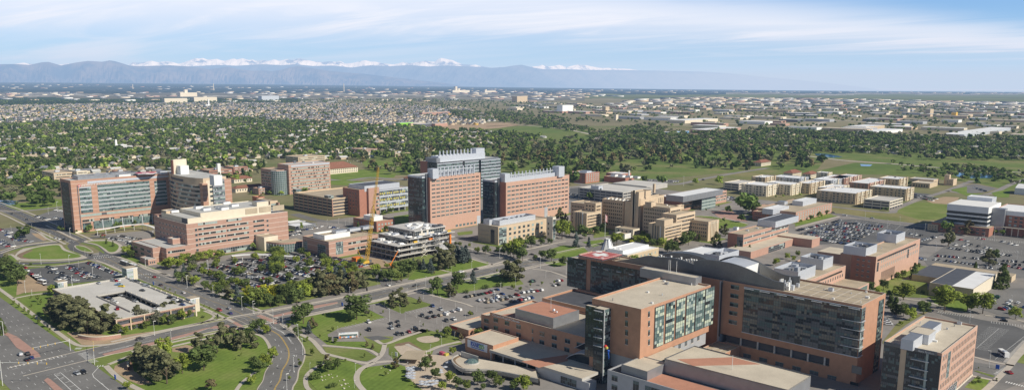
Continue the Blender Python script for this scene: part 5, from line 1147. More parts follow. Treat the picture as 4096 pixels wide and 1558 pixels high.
T = Bld('clinic_building', 'rose brick clinic wing with a beige stair tower and dark glass slot', 'clinic', mid(r)); T.vol(r, 0, 24, 'brick_rose_banded', 'roof_tan', .8)
T.vol((r[0]+4, r[1]-4, r[2]-9, r[2]), 0, 26, 'stone_tan', 'roof_tan', .6); T.curtain('E', r[1]-4, r[2]-8, r[2]-1, 1, 23, 4, 12, ('glass_dark','glass_teal'), (3,2), 'mullion', floor=2)
T.bands('E', r[1], r[2]+2, r[3]-2, 3, 21, 4, st='dark', pa=.3)
T.screen((r[0]-10, r[0]+3, r[2]+2, r[3]-4), 22, 27, 'roof_terra')
T.done()
P = smooth([W('b', *p, 9) for p in ((85,715),(180,725),(280,720),(365,705))], 5); r0 = P[0]
T = Bld('entrance_building', 'curved low entrance link with green glass between the brick wings', 'entrance hall', (P[8][0], P[8][1]))
b = MB(); bk = [(x-14, y+2) for x, y in P][::-1]; b.prism(P+bk, 7.5, 9, 0, 1); b.build('roof', ['brick_rose', 'roof_tan'], T.e)
b = MB(); b.prism([(x-.6, y) for x, y in P]+bk, 0, 7.5, 0); b.build('glass_wall', 'glass_green', T.e)
b = MB(); Q = offset(P, 0)
for i in range(0, len(Q)-1): b.tube((*Q[i], 0), (*Q[i], 7.5), .18, 5)
for z in (2.5, 5): kerbstrip(b, Q, -.1, .1, z, z+.15)
b.build('mullions', 'sunshade', T.e)
T.vol((P[0][0]-16, P[0][0]-1, P[0][1]-2, P[0][1]+12), 0, 13, 'stone_cream', 'roof_tan', .4)
T.done()

def simple(name, label, cat, v, L, C, R, h, wall='brick_rose', roof='roof_tan', gx=None, **k):
    r = rect(v, L, C, R, h); T = Bld(name, label, cat, mid(r)); T.vol(r, 0, h, wall, roof, .8); return T, r
hO = 41; x1, y0 = W('b', 265, 350); y1 = W('b', 543, 86, hO)[1]; 
T = Bld('office_tower', 'rose brick office tower with a round green glass bay at its corner', 'office building', (x1-15, y0+30))
T.vol((x1-28, x1, y0, y1), 0, hO, 'brick_rose_banded', 'roof_grey', .8)
lx0 = W('b', 55, 140, 34)[0]; T.vol((lx0, x1-8, y0-14, y0+8), 0, 34, 'brick_rose_banded', 'roof_tan', .8)
cg = W('b', 195, 152, 33); b = MB(); Pg = [(x1-8+cos(a)*11-6, y0-6+sin(a)*11) for a in np.linspace(-pi*.75, pi*.25, 13)]
b.prism(Pg+[(x1-18, y0+2)], 0, 33, 0, 1); b.build('walls', ['glass_teal', 'roof_grey'], T.e)
b = MB()
for x, y in Pg: b.tube((x, y, 0), (x, y, 33), .16, 5)
for k in range(12): kerbstrip(b, Pg, -.2, .15, k*2.75+1.5, k*2.75+1.9)
b.build('mullions', 'sunshade', T.e)
T.bands('E', x1, y0+3, y1-2, 3, 37, 8, hf=.45, st='pale', alt='dark', pa=.35); T.bands('S', y0-14, lx0+2, x1-20, 3, 31, 7, hf=.45, st='dark', pa=.2); T.panelbox('E', x1, y0+4, y1-1, 37.5, 40.2, .3, 'metal_light', 'metal_band')
X, Y = W('b', 290, 95, hO); T.unit(X, Y+2, hO-.8, 4, 4, 2.5, 'metal_dark'); T.vents((x1-28, x1, y0, y1), hO-.8, 6, 2); T.done()
hP = 20; r = rect('b', (345,330), (595,385), (690,370), hP); r = (r[0], r[1], r[2], r[3]+8)
T = Bld('parking_garage', 'concrete parking garage with dark openings and two glass stair towers', 'parking garage', mid(r))
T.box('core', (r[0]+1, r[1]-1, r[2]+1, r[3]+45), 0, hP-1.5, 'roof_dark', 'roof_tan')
for k in range(6):
    z = 1.2+k*3.6; b = MB(); b.box(r[0], r[1], r[2], r[2]+.4, z, z+1.5); b.box(r[1]-.4, r[1], r[2]+.4, r[3]+45, z, z+1.5); b.box(r[0], r[0]+.4, r[2]+.4, r[3]+45, z, z+1.5); b.build('parapet', 'stone_tan', T.e)
for k in range(9): X = r[0]+k*(r[1]-r[0])/8; T.box('column', (X-.5, X+.5, r[2]-.1, r[2]+.9), 0, hP-1, 'brick_rose')
T.box('roof', (r[0]+.5, r[1]-.5, r[2]+.5, r[3]+45), hP-1.5, hP-.7, 'roof_tan')
for L in ((285,300),(535,350)):
    X, Y = W('b', L[0]+32, L[1]+8, 23); T.box('stair_tower', (X-8, X, Y, Y+7), 0, 23, 'glass_teal', 'roof_grey'); T.curtain('S', Y, X-8, X, 0, 22.6, 5, 12, ('glass_teal','glass_dark','glass_pale'), (4,3,2), 'sunshade'); T.curtain('E', X, Y, Y+7, 0, 22.6, 4, 12, ('glass_teal','glass_pale','glass_dark'), (3,3,1), 'sunshade')
T.vol((r[1]-30, r[1]-6, r[3]+20, r[3]+44), hP-1, 22.5, 'stone_tan', 'roof_tan', .5); T.done()
hS = 31; C = W('b', 815, 520); x1 = C[0]; y0 = C[1]; y1 = W('b', 1220, 290, 28)[1]; x0 = W('b', 688, 290, hS)[0]
T = Bld('school_building', 'brick block with grey metal storeys and yellow screens behind its windows', 'university building', (x1-20, y0+40))
T.vol((x0, x1, y0, y0+12), 0, hS, 'brick_red', 'roof_tan', .7); T.grid('S', y0, x0+6, x1-4, 6, 28, 4, 5, .25, .4, 'dark')
u = lambda a: onx('b', a, 400, x1)[0]
T.vol((x1-26, x1-1, y0+12, u(900)), 0, 29, 'metal_light', 'roof_tan', .5); T.curtain('E', x1-1, y0+12.2, u(880), 3, 27, 5, 12, ('glass_dark','glass_teal','glass_pale'), (3,2,1), 'sunshade')
T.vol((x1-14, x1+3, u(872), u(955)), 0, 32, 'brick_rose', 'roof_tan', .5); 
for k in range(5): T.band('E', x1+3, u(930), u(952), 5+k*4.4, 7.5+k*4.4, 'dark')
T.vol((x1-30, x1-.5, u(955), y1), 4.5, 28, 'metal_light', 'roof_tan', .6); T.box('core', (x1-28, x1-4, u(955), y1-1), 0, 4.5, 'glass_dark')
for k in range(3):
    z = 6.5+k*7.3; T.curtain('E', x1-.5, u(962), y1-.5, z, z+5.2, 26, 3, ('glass_grey','glass_pale','glass_dark','glass_teal'), (4,3,3,2), 'sunshade')
    for j in range(4):
        ya = u(975)+j*(y1-u(975))*.235; b = MB()
        for i in range(3): b.box(x1-.38, x1-.25, ya+i*2.9, ya+i*2.9+1.8, z+1.2, z+3.2)
        b.build('yellow_screen', 'yellow_bright', T.e)
for j in range(8): T.box('column', (x1-1.6, x1-.8, u(975)+j*9.3, u(975)+j*9.3+.8), 0, 4.5, 'slab_concrete')
T.vol(rect('b', (795,260), (850,285), (1085,250), 34), 28, 34.5, 'metal_light', 'roof_dark', .5); T.done()
hR = 57.0; C = W('b', 1370, 648); x1, y0 = C; hR = 56.5; y1 = W('b', 1785, 178, hR)[1]; x0 = W('b', 1300, 220, hR)[0]
def research(x0, x1, y0, y1, h, cols, rows, label, glassw, ztop, zrow0):
    T = Bld('research_tower', label, 'research tower', ((x0+x1)/2, (y0+y1)/2))
    T.vol((x0, x1, y0, y1), 0, h, 'brick_orange', 'roof_tan', 1.0); T.panelbox('S', y0, x0, x1-.05, 0, h+.02, .12, 'brick_red', 'dark_brick_end')
    T.grid('E', x1, y0+1.5, y1-1.5, zrow0, ztop, cols, rows, .76, .32, 'dark', 'teal')
    g0 = x0-glassw; T.vol((g0, x0-1.5, y0-6, y1-4), 0, h+1.5, 'metal_light', 'roof_grey', .7); T.curtain('S', y0-6, g0+.2, x0-1.7, 0, h-.5, 9, 36, ('glass_dark','glass_teal','glass_grey'), (6,3,3), 'mullion_dark', floor=3, spand='glass_dark'); T.curtain('E', x0-1.5, y0-6, y0, 0, h-.5, 4, 36, ('glass_dark','glass_teal'), (4,1), 'mullion_dark')
    T.box('joint', (x0-1.6, x0+.2, y0-2, y0+1), 0, h+4, 'metal_dark')
    T.vol((x0+1, x1-2.5, y0+3, y1-8), h-1, h+4.2, 'metal_light', 'roof_grey', 1.2); T.box('penthouse', (x0-1, x0+7, y0+1, y0+9), h-1, h+9, 'metal_light')
    n = int((y1-y0)/7); b = MB()
    for i in range(n):
        Y = y0+14+i*(y1-y0-24)/max(1, n-1); b = MB(); b.tube((x0+4, Y, h), (x0+4, Y, h+9.5), .75, 8); b.build('exhaust_stack', 'metal_light', T.e)
    b = MB(); b.tube((x0+4, y0+12, h+6.4), (x0+4, y1-12, h+6.4), .5, 6); b.build('duct', 'metal_light', T.e)
    return T
T = research(x0, x1, y0, y1, hR, 11, 10, 'ten storey orange brick research tower nearest the construction site', 24, 54.6, 14.2)
for k in range(7): T.win('E', x1, y1-3-k*5.4, 3, 3.4, 2.2, 'teal')
T.panelbox('E', x1, y1-5.5, y1-.4, 0, 10, .15, 'metal_light', 'panel'); T.done()
x1b, _ = x1, 0; hB = 46.0
C2 = W('B', 1042, 385, 46); x1b = C2[0]; y0b = C2[1]; y1b = W('B', 1697, 305, 46)[1]; x0b = W('B', 955, 380, 46)[0]
T = research(x0b, x1b, y0b, y1b, 46, 16, 7, 'long orange brick research tower right of the taller one', 20, 43, 11)
T.grid('E', x1b, y1b-38, y1b-2, 6.5, 11, 6, 1, .7, .4, 'dark'); T.panelbox('E', x1b, y1b-44, y1b-38.5, 0, 12, .15, 'panel_grey', 'panel'); T.panelbox('E', x1b, y0b+.2, y0b+8, 0, 6, .15, 'metal_grey', 'panel'); T.box('penthouse', (x0b+2, x0b+12, y1b-22, y1b-12), 45, 57, 'metal_light'); T.done()
hN = 52; x1n, y0n = W('B', 330, 180, hN); x0n = W('B', 130, 165, hN)[0]; y1n = W('B', 985, 125, hN)[1]
T = Bld('research_tower', 'green glass research tower behind, roof lined with tall exhaust pipes', 'research tower', (x1n-20, (y0n+y1n)/2))
T.vol((x0n, x1n, y0n, y1n), 0, hN, 'metal_grey', 'roof_grey', .6)
sp = [y0n, onx('B',600,250,x1n)[0], onx('B',755,250,x1n)[0], y1n]
for i, (a, c) in enumerate(zip(sp[:-1], sp[1:])): T.box('walls', (x1n-1, x1n+i*2.5, a+.5, c-1), 0, hN-.5-i*.3, 'glass_dark'); T.curtain('E', x1n+i*2.5, a+.5, c-1, 0, hN-1.5, int((c-a)/1.6), 36, ('glass_teal','glass_dark','glass_green','glass_grey'), (5,3,4,3), 'mullion', floor=3, spand='metal_light')
T.curtain('S', y0n, x0n+14, x1n, 20, hN-.5, 8, 18, ('glass_dark','glass_grey'), (3,1), 'mullion_dark'); T.panelbox('S', y0n, x0n, x0n+14, 0, hN+.2, .2, 'brick_red', 'dark_brick_end')
T.vol((x0n+12, x1n-6, y0n+8, y1n-20), hN-.6, hN+7, 'metal_light', 'roof_white', 1.2); T.box('penthouse', (x1n-18, x1n-7, y1n-36, y1n-19.9), hN-.6, hN+13, 'metal_light'); T.box('walls', (x0n+8, x1n-3, y0n+2, y0n+8), hN-.6, hN+5, 'metal_grey')
for i in range(10): Y = y0n+16+i*(y1n-y0n-56)/9; b = MB(); b.tube((x0n+20, Y, hN+5), (x0n+20, Y, hN+13), .9, 8); b.build('exhaust_stack', 'metal_light', T.e)
T.done()
T, r = simple('office_building', 'small square red brick office with a white roof box', 'office building', 'b', (768,525), (945,560), (1088,540), 11, 'brick_red', 'roof_tan')
T.grid('S', r[2], r[0]+1, r[1]-1, 1.5, 9.5, 10, 2, .4, .4, 'grey'); T.grid('E', r[1], r[2]+1, r[3]-1, 1.5, 9.5, 5, 2, .45, .45, 'pale'); T.vol(rect('b', (850,505), (920,520), (1005,512), 15), 10, 15, 'white_paint', 'roof_white', .3); T.done()
hL = 15; x1, y0 = W('b', 575, 850); x0 = W('b', 370, 670, hL)[0]; y1 = W('b', 955, 655, hL)[1]; T = Bld('clinic_building', 'long low brick clinic with a white screened roof beside the yellow crane', 'clinic', (x1-20, y0+40))
T.vol((x0, x1, y0, y1), 0, hL, 'brick_rose_banded', 'roof_tan', .8); u = lambda a: onx('b', a, 780, x1)[0]
T.curtain('E', x1, u(627), u(683), 2.5, 13.5, 8, 6, ('glass_green','glass_teal','glass_pale','glass_dark'), (3,3,2,2), 'sunshade'); 
for z in (4.2, 9.6): T.band('E', x1, u(725), y1-3, z, z+2, 'dark', pa=.35)
T.curtain('S', y0-.1, x1-17, x1-5, 0, 11, 8, 6, ('glass_dark','glass_teal'), (3,1), 'sunshade'); T.curtain('S', y0-.1, x0+1, x0+7, 0, 12, 4, 6, ('glass_teal','glass_dark'), (3,2), 'sunshade')
T.vol((x1-30, x1-12, y0+4, y1-22), hL-1, 18.5, 'white_paint', 'roof_tan', 1.6)
for k in range(3): T.unit(x1-21, y0+26+k*15, 17, 7, 12, 2.5, 'metal_light')
T.done()
hB_ = 17.8; x1, y0 = W('b', 1900, 745); x0 = W('b', 1700, 580, hB_)[0]; y1 = W('c', 262, 525, hB_)[1]; T = Bld('office_building', 'beige brick office with punched windows and a silver plant screen', 'office building', (x1-15, y0+25))
T.vol((x0, x1, y0, y1), 0, hB_, 'stone_tan', 'roof_tan', .8); T.panelbox('S', y0, x0, x1-.05, 0, hB_, .12, 'brick_tan', 'brick_end'); T.grid('S', y0-.1, x0+4, x1-12, 2, 14, 8, 3, .18, .22, 'dark'); T.panelbox('S', y0-.12, x1-10, x1-5, 1, 14, .12, 'glass_dark', 'glass_wall')
u = lambda a: onx('b', a, 660, x1)[0]; T.curtain('E', x1+.2, y0+.8, y0+11, 0, 16.6, 6, 9, ('glass_pale','glass_dark','glass_teal'), (3,3,3), 'sunshade')
T.grid('E', x1, y0+13, y1-8, 2.2, 16, 8, 3, .5, .5, 'dark', 'pale'); T.curtain('E', x1-1, y1-7, y1, 0, 16, 4, 8, ('glass_teal','glass_pale','glass_dark'), (3,2,2), 'mullion')
T.screen((x0+8, x1-6, y0+8, y1-14), hB_-.8, 22, 'metal_light'); T.unit(x0+8, y0+7, hB_-.8, 8, 7, 5, 'metal_light')
q = rect('c', (258,520), (320,525), (355,522), 22.5); T.vol(q, 0, 22.5, 'stone_pale', 'roof_tan', .4, name='stair_tower'); T.grid('S', q[2], q[0]+1, q[1]-4, 3, 18, 1, 3, .5, .5, 'dark'); T.curtain('E', q[1], q[2]+.5, q[3]-.5, 0, 20, 3, 9, ('glass_pale','glass_teal','glass_dark'), (3,2,2), 'sunshade'); T.done()
T = Bld('old_hospital', 'tan stepped art deco hospital with a tall central tower', 'hospital', W('v', 1100, 700))
def fz(L, C, R, z, z0=0, ne=6, ns=8, base=0, nz=None, st='dark', win=True, xw=None):
    r = rect('v', L, C, R, z); 
    if xw: r = (r[1]-xw, r[1], r[2], r[3])
    T.vol(r, z0, z, 'stone_tan', 'roof_tan', .7)
    T.box('cornice', (r[1]+.02, r[1]+.25, r[2], r[3]), z-2.4, z-1.9, 'stone_cream')
    nz = nz or int((z-z0-3)/3.7)
    if win:
        if ne: T.bands('E', r[1], r[2]+1.5, r[3]-1.5, z0+3, z-2, nz, hf=.42, st=st, n=ne*2, alt='grey', pa=.2, frame='stone_tan')
        if ns: T.grid('S', r[2], r[0]+1.5, r[1]-1.5, z0+3, z-2, ns, nz, .5, .46, 'dark')
    return r
F3 = fz((1710,485), (2120,530), (2245,490), 19.5, ne=0, ns=12, nz=4)
for k in range(5): T.box('pilaster', (F3[1], F3[1]+.6, F3[2]+5+k*2.6, F3[2]+6+k*2.6), 3, 19, 'stone_cream')
F1 = fz((1285,548), (1482,582), (1705,520), 20.0, ne=9, ns=0, nz=5, xw=18)
for k in range(4): T.box('pilaster', (F1[0]+5+k*2.8, F1[0]+5.8+k*2.8, F1[2]-.5, F1[2]), 0, 20.3, 'glass_grey' if k < 3 else 'white_paint')
F1b = rect('v', (1365,490), (1480,510), (1590,480), 25); T.vol(F1b, 19, 25, 'stone_tan', 'roof_tan', .5)
F2 = fz((1455,395), (1655,432), (1850,365), 27, ne=8, ns=4, xw=16)
F4 = fz((1165,285), (1565,332), (1702,298), 31, ne=5, ns=14)
F4 = (F4[0], F4[1], F4[2], F4[3]); F4b = rect('v', (1205,238), (1290,250), (1322,235), 35); T.vol(F4b, 30, 35, 'stone_tan', 'roof_tan', .4)
T.vol((F4[0]+30, F4[1]-4, F4[3]-3, F4[3]+8), 0, 31.5, 'stone_tan', 'roof_tan', .8)
F6 = fz((540,200), (890,232), (1000,200), 31, ne=0, ns=10)
F5 = rect('v', (945,95), (1110,100), (1300,72), 44); T.vol(F5, 0, 44, 'stone_tan', 'roof_tan', .9)
for k in range(5): T.box('pilaster', (F5[0]+3+k*(F5[1]-F5[0]-8)/4, F5[0]+4+k*(F5[1]-F5[0]-8)/4, F5[2]-.9, F5[2]), 3, 45.2, 'stone_cream' if k in (0, 4) else 'glass_grey')
T.panelbox('S', F5[2], F5[0]+4, F5[1]-5, 6, 36, .15, 'glass_dark', 'glass_slot'); T.box('pinnacle', (F5[0]+18, F5[0]+20, F5[2]+12, F5[2]+14), 43, 52, 'stone_tan')
r = rect('v', (1165,195), (1175,198), (1415,132), 37); T.vol((F5[0]+4, F5[1]+.6, F5[2]+2.0, r[3]), 0, 37, 'stone_tan', 'roof_tan', .8); T.grid('E', F5[1]+.6, r[3]-11, r[3]-2, 29, 35, 3, 1, .3, .8, 'dark')
T.vol((F5[0]-9, F5[0]+.02, F5[2]+3, F5[2]+14), 0, 33, 'stone_tan', 'roof_tan', .7)
F8 = fz((350,245), (482,262), (582,250), 29, ne=3, ns=3, xw=15); F9 = fz((180,390), (352,408), (552,372), 20.5, ne=9, ns=0, nz=5, xw=18)
for k in range(4): T.box('pilaster', (F9[0]+4+k*2.8, F9[0]+4.8+k*2.8, F9[2]-.5, F9[2]), 0, 20.8, 'glass_grey' if k < 3 else 'white_paint')
F7 = fz((85,248), (352,272), (500,235), 26, ne=0, ns=9, nz=5)
for k in range(8): T.unit(F6[0]+4+k*3.2, F6[2]+5+(k%3)*3, 30.3, 2, 3, 1.2, 'white_paint')
T.vents(F4, 30.3, 4, 1); T.done()
T = Bld('entrance_block', 'small white two storey block in front of the tan hospital tower', 'building', W('c', 900, 690))
r = rect('c', (822,598), (950,622), (980,608), 8.5); T.vol(r, 0, 8.5, 'stone_cream', 'roof_tan', .6); T.grid('S', r[2], r[0]+2, r[1]-1, 4, 7.5, 4, 1, .3, .6, 'dark'); T.grid('E', r[1], r[2]+1, r[3]-1, 1, 7.5, 2, 2, .3, .4, 'dark'); r = rect('c', (790,650), (885,658), (935,645), 5); T.vol(r, 0, 5, 'white_paint', 'roof_tan', .4); T.done()
zb_ = 8; r = rect('c', (700,790), (905,822), (1155,760), zb_); T = Bld('visitor_hall', 'low tan hall with a white roof and a tapering glass lantern', 'hall', mid(r))
T.vol((r[0], r[1], r[2], r[3]), 0, zb_, 'stone_cream', 'roof_white', .5); T.panelbox('E', r[1], r[2], r[3]-.05, 0, zb_-.6, .12, 'brick_tan', 'brick_front')
for k in range(8): T.win('E', r[1]+.12, r[2]+4+k*5.5, 4, 1.6, 1.8, 'pale')
T.vol(rect('c', (850,745), (870,790), (1010,730), 10), 7, 10.2, 'white_paint', 'roof_white', .5)
lc = W('c', 750, 768, 8); b = MB(); n = 8
for i in range(n):
    a, c = 2*pi*i/n, 2*pi*(i+1)/n; R1, R2 = 6, 2.4
    b.quad((lc[0]+R1*cos(a),lc[1]+R1*sin(a),7),(lc[0]+R1*cos(c),lc[1]+R1*sin(c),7),(lc[0]+R2*cos(c),lc[1]+R2*sin(c),16),(lc[0]+R2*cos(a),lc[1]+R2*sin(a),16),i%2)
    b.tube((lc[0]+R1*cos(a),lc[1]+R1*sin(a),7),(lc[0]+R2*cos(a),lc[1]+R2*sin(a),16.8),.22,5,2); b.tube((lc[0]+R2*cos(a),lc[1]+R2*sin(a),16.5),(lc[0]+R2*cos(c),lc[1]+R2*sin(c),16.5),.25,5,3)
    b.tri((lc[0]+R2*cos(a),lc[1]+R2*sin(a),16.3),(lc[0]+R2*cos(c),lc[1]+R2*sin(c),16.3),(lc[0],lc[1],16.5),3)
b.build('lantern', ['white_paint', 'metal_light', 'roof_dark', 'white_paint'], T.e); b = MB()
for i in range(3): b.sphere((r[0]+3+i*4, r[2]+6+i*2, 9), 1.6, 0)
b.build('satellite_dish', 'white_paint', T.e); T.done()
def garage(name, label, v, L, C, R, h, lv, wall='concrete', deck='concrete_deck', ext=0):
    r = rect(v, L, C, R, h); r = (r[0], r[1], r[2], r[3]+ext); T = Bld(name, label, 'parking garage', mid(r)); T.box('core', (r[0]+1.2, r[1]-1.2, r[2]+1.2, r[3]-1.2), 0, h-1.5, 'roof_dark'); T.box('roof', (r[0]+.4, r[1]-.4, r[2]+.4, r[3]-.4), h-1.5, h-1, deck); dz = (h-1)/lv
    for k in range(lv):
        z = (k+1)*dz-.6 if k == lv-1 else (k+1)*dz-.7; z1 = h if k == lv-1 else z+1.6; z = z1-1.7; b = MB(); b.box(r[0], r[1], r[2], r[2]+.35, z, z1); b.box(r[1]-.35, r[1], r[2]+.35, r[3], z, z1); b.box(r[0], r[0]+.35, r[2]+.35, r[3], z, z1); b.box(r[0]+.35, r[1]-.35, r[3]-.35, r[3], z, z1); b.build('parapet', wall, T.e)
    n = max(2, int((r[1]-r[0])/9)); 
    for k in range(n+1): X = r[0]+k*(r[1]-r[0])/n; b = MB(); b.box(X-.35, X+.35, r[2]-.06, r[2]+.8, 0, h-1.2); b.build('column', wall, T.e)
    n = max(2, int((r[3]-r[2])/9))
    for k in range(n+1): Y = r[2]+k*(r[3]-r[2])/n; b = MB(); b.box(r[1]-.8, r[1]+.06, Y-.35, Y+.35, 0, h-1.2); b.build('column', wall, T.e)
    return T, r
T, r = garage('parking_garage', 'wide pale concrete parking garage behind the tan hospital', 'c', (565,285), (870,330), (1260,310), 15, 4, 'concrete'); q = rect('c', (628,275), (680,283), (706,278), 19); T.vol(q, 0, 19, 'metal_light', 'roof_grey', .4); T.grid('E', q[1], q[2]+1, q[3]-1, 2, 17, 1, 4, .6, .6, 'dark'); T.box('roof', (r[0]+8, r[1]-8, r[3]-1, r[3]+50), 10, 16, 'concrete', 'concrete_deck'); T.done()
hq = 15.5; r = rect('c', (1160,355), (1335,378), (1672,312), hq); T = Bld('laboratory', 'red brick laboratory with a grey roof box and a green glass corner block', 'laboratory', mid(r)); T.vol(r, 0, hq, 'brick_rose', 'roof_white', .5); T.panelbox('S', r[2], r[0], r[1]-.05, 0, hq, .1, 'brick_red', 'brick_end')
u = lambda a: onx('c', a, 420, r[1])[0]; T.bands('E', r[1], r[2]+1, u(1410), 2.5, 14, 3, hf=.4, st='dark', pa=.3); T.bands('E', r[1], u(1580), r[3]-1, 2.5, 14, 3, hf=.4, st='dark', pa=.3)
q = rect('c', (1300,345), (1342,368), (1592,300), 22); q = (q[0]-8, q[1]-3, q[2]+5, q[3]); T.vol(q, hq-.5, 22, 'metal_grey', 'roof_white', .4)
q = rect('c', (1418,362), (1490,378), (1575,355), 14.5); q = (q[0], q[1], q[2], q[3]); T.box('walls', (r[1], q[1], q[2], q[3]), 0, 14.5, 'metal_grey', 'roof_white'); T.curtain('S', q[2], r[1]+.5, q[1], 0, 13.5, 8, 7, ('glass_dark','glass_grey'), (4,1), 'mullion'); T.curtain('E', q[1], q[2], q[3], 0, 13.5, 8, 7, ('glass_teal','glass_green'), (3,3), 'sunshade', floor=2, spand='glass_pale'); T.vents(r, 15, 4, 1); T.done()
T, r = simple('office_building', 'dark red brick office at the edge of the park', 'office building', 'c', (515,160), (578,182), (680,168), 16, 'brick_red', 'roof_grey'); T.grid('E', r[1], r[2]+1, r[3]-1, 2, 15, 6, 4, .5, .5, 'pale'); T.grid('S', r[2], r[0]+1, r[1]-1, 2, 15, 4, 4, .4, .4, 'dark'); T.unit(r[1]-12, r[2]+15, 15.2, 14, 12, 3); T.done()
T, r = simple('office_building', 'low brick research office with white rooftop dishes', 'office building', 'c', (695,205), (890,218), (952,208), 9, 'brick_red', 'roof_grey'); T.vol((r[0]-10, r[0]+20, r[3]-4, r[3]+22), 0, 12, 'brick_red', 'roof_white', .5)
for k in range(4): T.unit(r[0]+10+k*14, r[2]+14, 8.2, 9, 8, 3, 'white_paint')
b = MB(); b.tube((r[0]+30, r[2]+25, 8), (r[0]+30, r[2]+25, 18), 1.3, 8); b.build('flue', 'white_paint', T.e); T.done()
hE_ = 17.6; r = rect('c', (1695,645), (1815,662), (2260,500), hE_); y1 = W('d', 205, 570, hE_)[1]; r = (r[0], r[1], r[2], y1); T = Bld('university_building', 'long brick university block with grey window bands and roof box', 'university building', mid(r))
T.vol(r, 0, hE_, 'brick_rose', 'roof_tan', .7); T.panelbox('S', r[2], r[0], r[1]-6, 0, hE_, .1, 'brick_red', 'brick_end'); T.bands('E', r[1], r[2]+1, r[3]-1, 3, 16.2, 3, hf=.42, st='grey', alt='pale', pa=.25, n=40)
T.curtain('S', r[2]-.05, r[1]-6, r[1], 0, 15, 4, 6, ('glass_dark','glass_grey'), (3,2)); q = rect('d', (-30,530), (60,560), (182,505), 23); T.vol(q, hE_-.6, 23, 'metal_light', 'roof_dark', .6); T.unit(r[1]-18, r[2]+20, hE_-.7, 4, 4, 3, 'white_paint'); T.vents(r, hE_-.7, 5, 1)
q = rect('c', (1650,800), (2000,830), (2700,690), 6.5); xe, ys_ = W('d', 345, 708, 6); T.box('walls', (r[1], r[1]+16, r[2]-16, r[2]+70), 0, 6.5, 'brick_rose', 'roof_gravel'); T.box('walls', (r[0]+8, r[1], r[2]-16, r[2]-.2), 0, 6.48, 'brick_rose', 'roof_gravel'); T.curtain('E', r[1]+16, r[2]+18, r[2]+52, .3, 5.6, 14, 3, ('glass_dark','glass_pale'), (3,1), 'sunshade')
T.box('walls', (r[1]+.1, r[1]+34, r[2]+70, r[2]+88), 0, 8, 'brick_rose', 'roof_gravel'); T.done()
r = rect('d', (205,470), (250,478), (375,400), 12); T = Bld('university_building', 'brick hall with a pale roof box beside the green lawn', 'university building', mid(r)); r = (r[0]-40, r[1], r[2]-10, r[3]); T.vol(r, 0, 12, 'brick_rose', 'roof_tan', .6); T.grid('E', r[1], r[2]+3, r[3]-2, 2, 11, 14, 3, .4, .5, 'pale'); q = rect('d', (198,392), (275,402), (336,372), 17); T.vol(q, 11, 17, 'metal_light', 'roof_white', .3); T.unit(q[0]-12, q[2], 11.4, 9, 9, 3.5, 'metal_light'); T.done()
r = rect('c', (1870,480), (2010,490), (2070,455), 10); T = Bld('university_building', 'dark brick hall with a flat tan roof behind the trees', 'university building', mid(r)); T.vol(r, 0, 10, 'brick_red', 'roof_tan', .6); T.vol((r[0]-18, r[0]+20, r[3]-4, r[3]+30), 0, 9, 'brick_red', 'roof_tan', .6); T.grid('S', r[2], r[0]+2, r[1]-2, 1.5, 9, 7, 2, .35, .5, 'dark'); q = rect('d', (-20,450), (40,465), (120,430), 15); T.vol(q, 9, 15, 'metal_light', 'roof_white', .4); T.done()
hJ = 23.9; x1, y0 = W('d', 850, 835, hJ); y1 = W('d', 1183, 690, hJ)[1]; x0 = W('d', 680, 800, hJ)[0]; T = Bld('university_building', 'large orange brick research block with two silver roof boxes and slit windows', 'university building', (x1-15, y0+40))
T.vol((x0, x1, y0, y1), 0, hJ, 'brick_orange', 'roof_tan', .8); T.panelbox('S', y0, x0, x1-.05, 0, hJ, .1, 'brick_red', 'brick_end'); T.grid('S', y0-.1, x0+3, x1-3, 6, 22, 3, 4, .45, .3, 'grey'); T.grid('E', x1, y0+10, y1-3, 12.5, 15.5, 20, 1, .3, .75, 'pale'); T.grid('E', x1, y0+10, y1-3, 17, 20, 20, 1, .3, .75, 'pale')
b = MB(); b.box(x1, x1+.7, y0+3, y1-12, 20.3, 21.4); b.build('window_band', 'glass_dark', T.e)
for k in range(14): T.box('slit_window', (x1, x1+.12, y0+14+k*2.2, y0+14.7+k*2.2), 2, 10, 'glass_dark')
for a in (860, 1095): yy = onx('d' if a > 1000 else 'd', a, 830 if a > 1000 else 900, x1)[0]; T.curtain('E', x1+.1, yy-1.4, yy+1.6, 12, 19, 2, 4, ('glass_dark','glass_teal'), (3,1))
T.vol((x0-14, x0+2, y0+14, y0+40), 0, 20, 'brick_orange', 'roof_tan', .6); q = rect('d', (600,742), (770,768), (862,735), 29.5); T.screen(q, hJ-.8, 29.5, 'metal_light'); q = rect('d', (850,648), (1008,664), (1098,640), 30); T.screen(q, hJ-.8, 30, 'metal_light')
T.box('walls', (x0-42, x0-.5, y0+38, y0+64), 0, 14, 'brick_orange', 'roof_gravel'); T.vents((x0, x1, y0, y1), hJ-.8, 6, 1); T.done()
hK = 18; x1, y0 = W('h', 130, 270, hK)[0], 0; Cn = W('h', 610, 5, hK); x1 = Cn[0]; y1 = Cn[1]; y0 = y1-92; x0 = x1-34; T = Bld('university_building', 'orange brick block with twin silver roof boxes behind the hospital', 'university building', (x1-15, y1-45))
T.vol((x0, x1, y0, y1), 0, hK, 'brick_orange', 'roof_tan', .8); T.grid('E', x1, y0+10, y1-3, 10, 13, 18, 1, .3, .75, 'dark'); b = MB(); b.box(x1, x1+.7, y0+4, y1-8, 14.6, 15.6); b.build('window_band', 'glass_dark', T.e); T.grid('E', x1, y0+30, y1-3, 5.5, 8.5, 12, 1, .3, .75, 'pale')
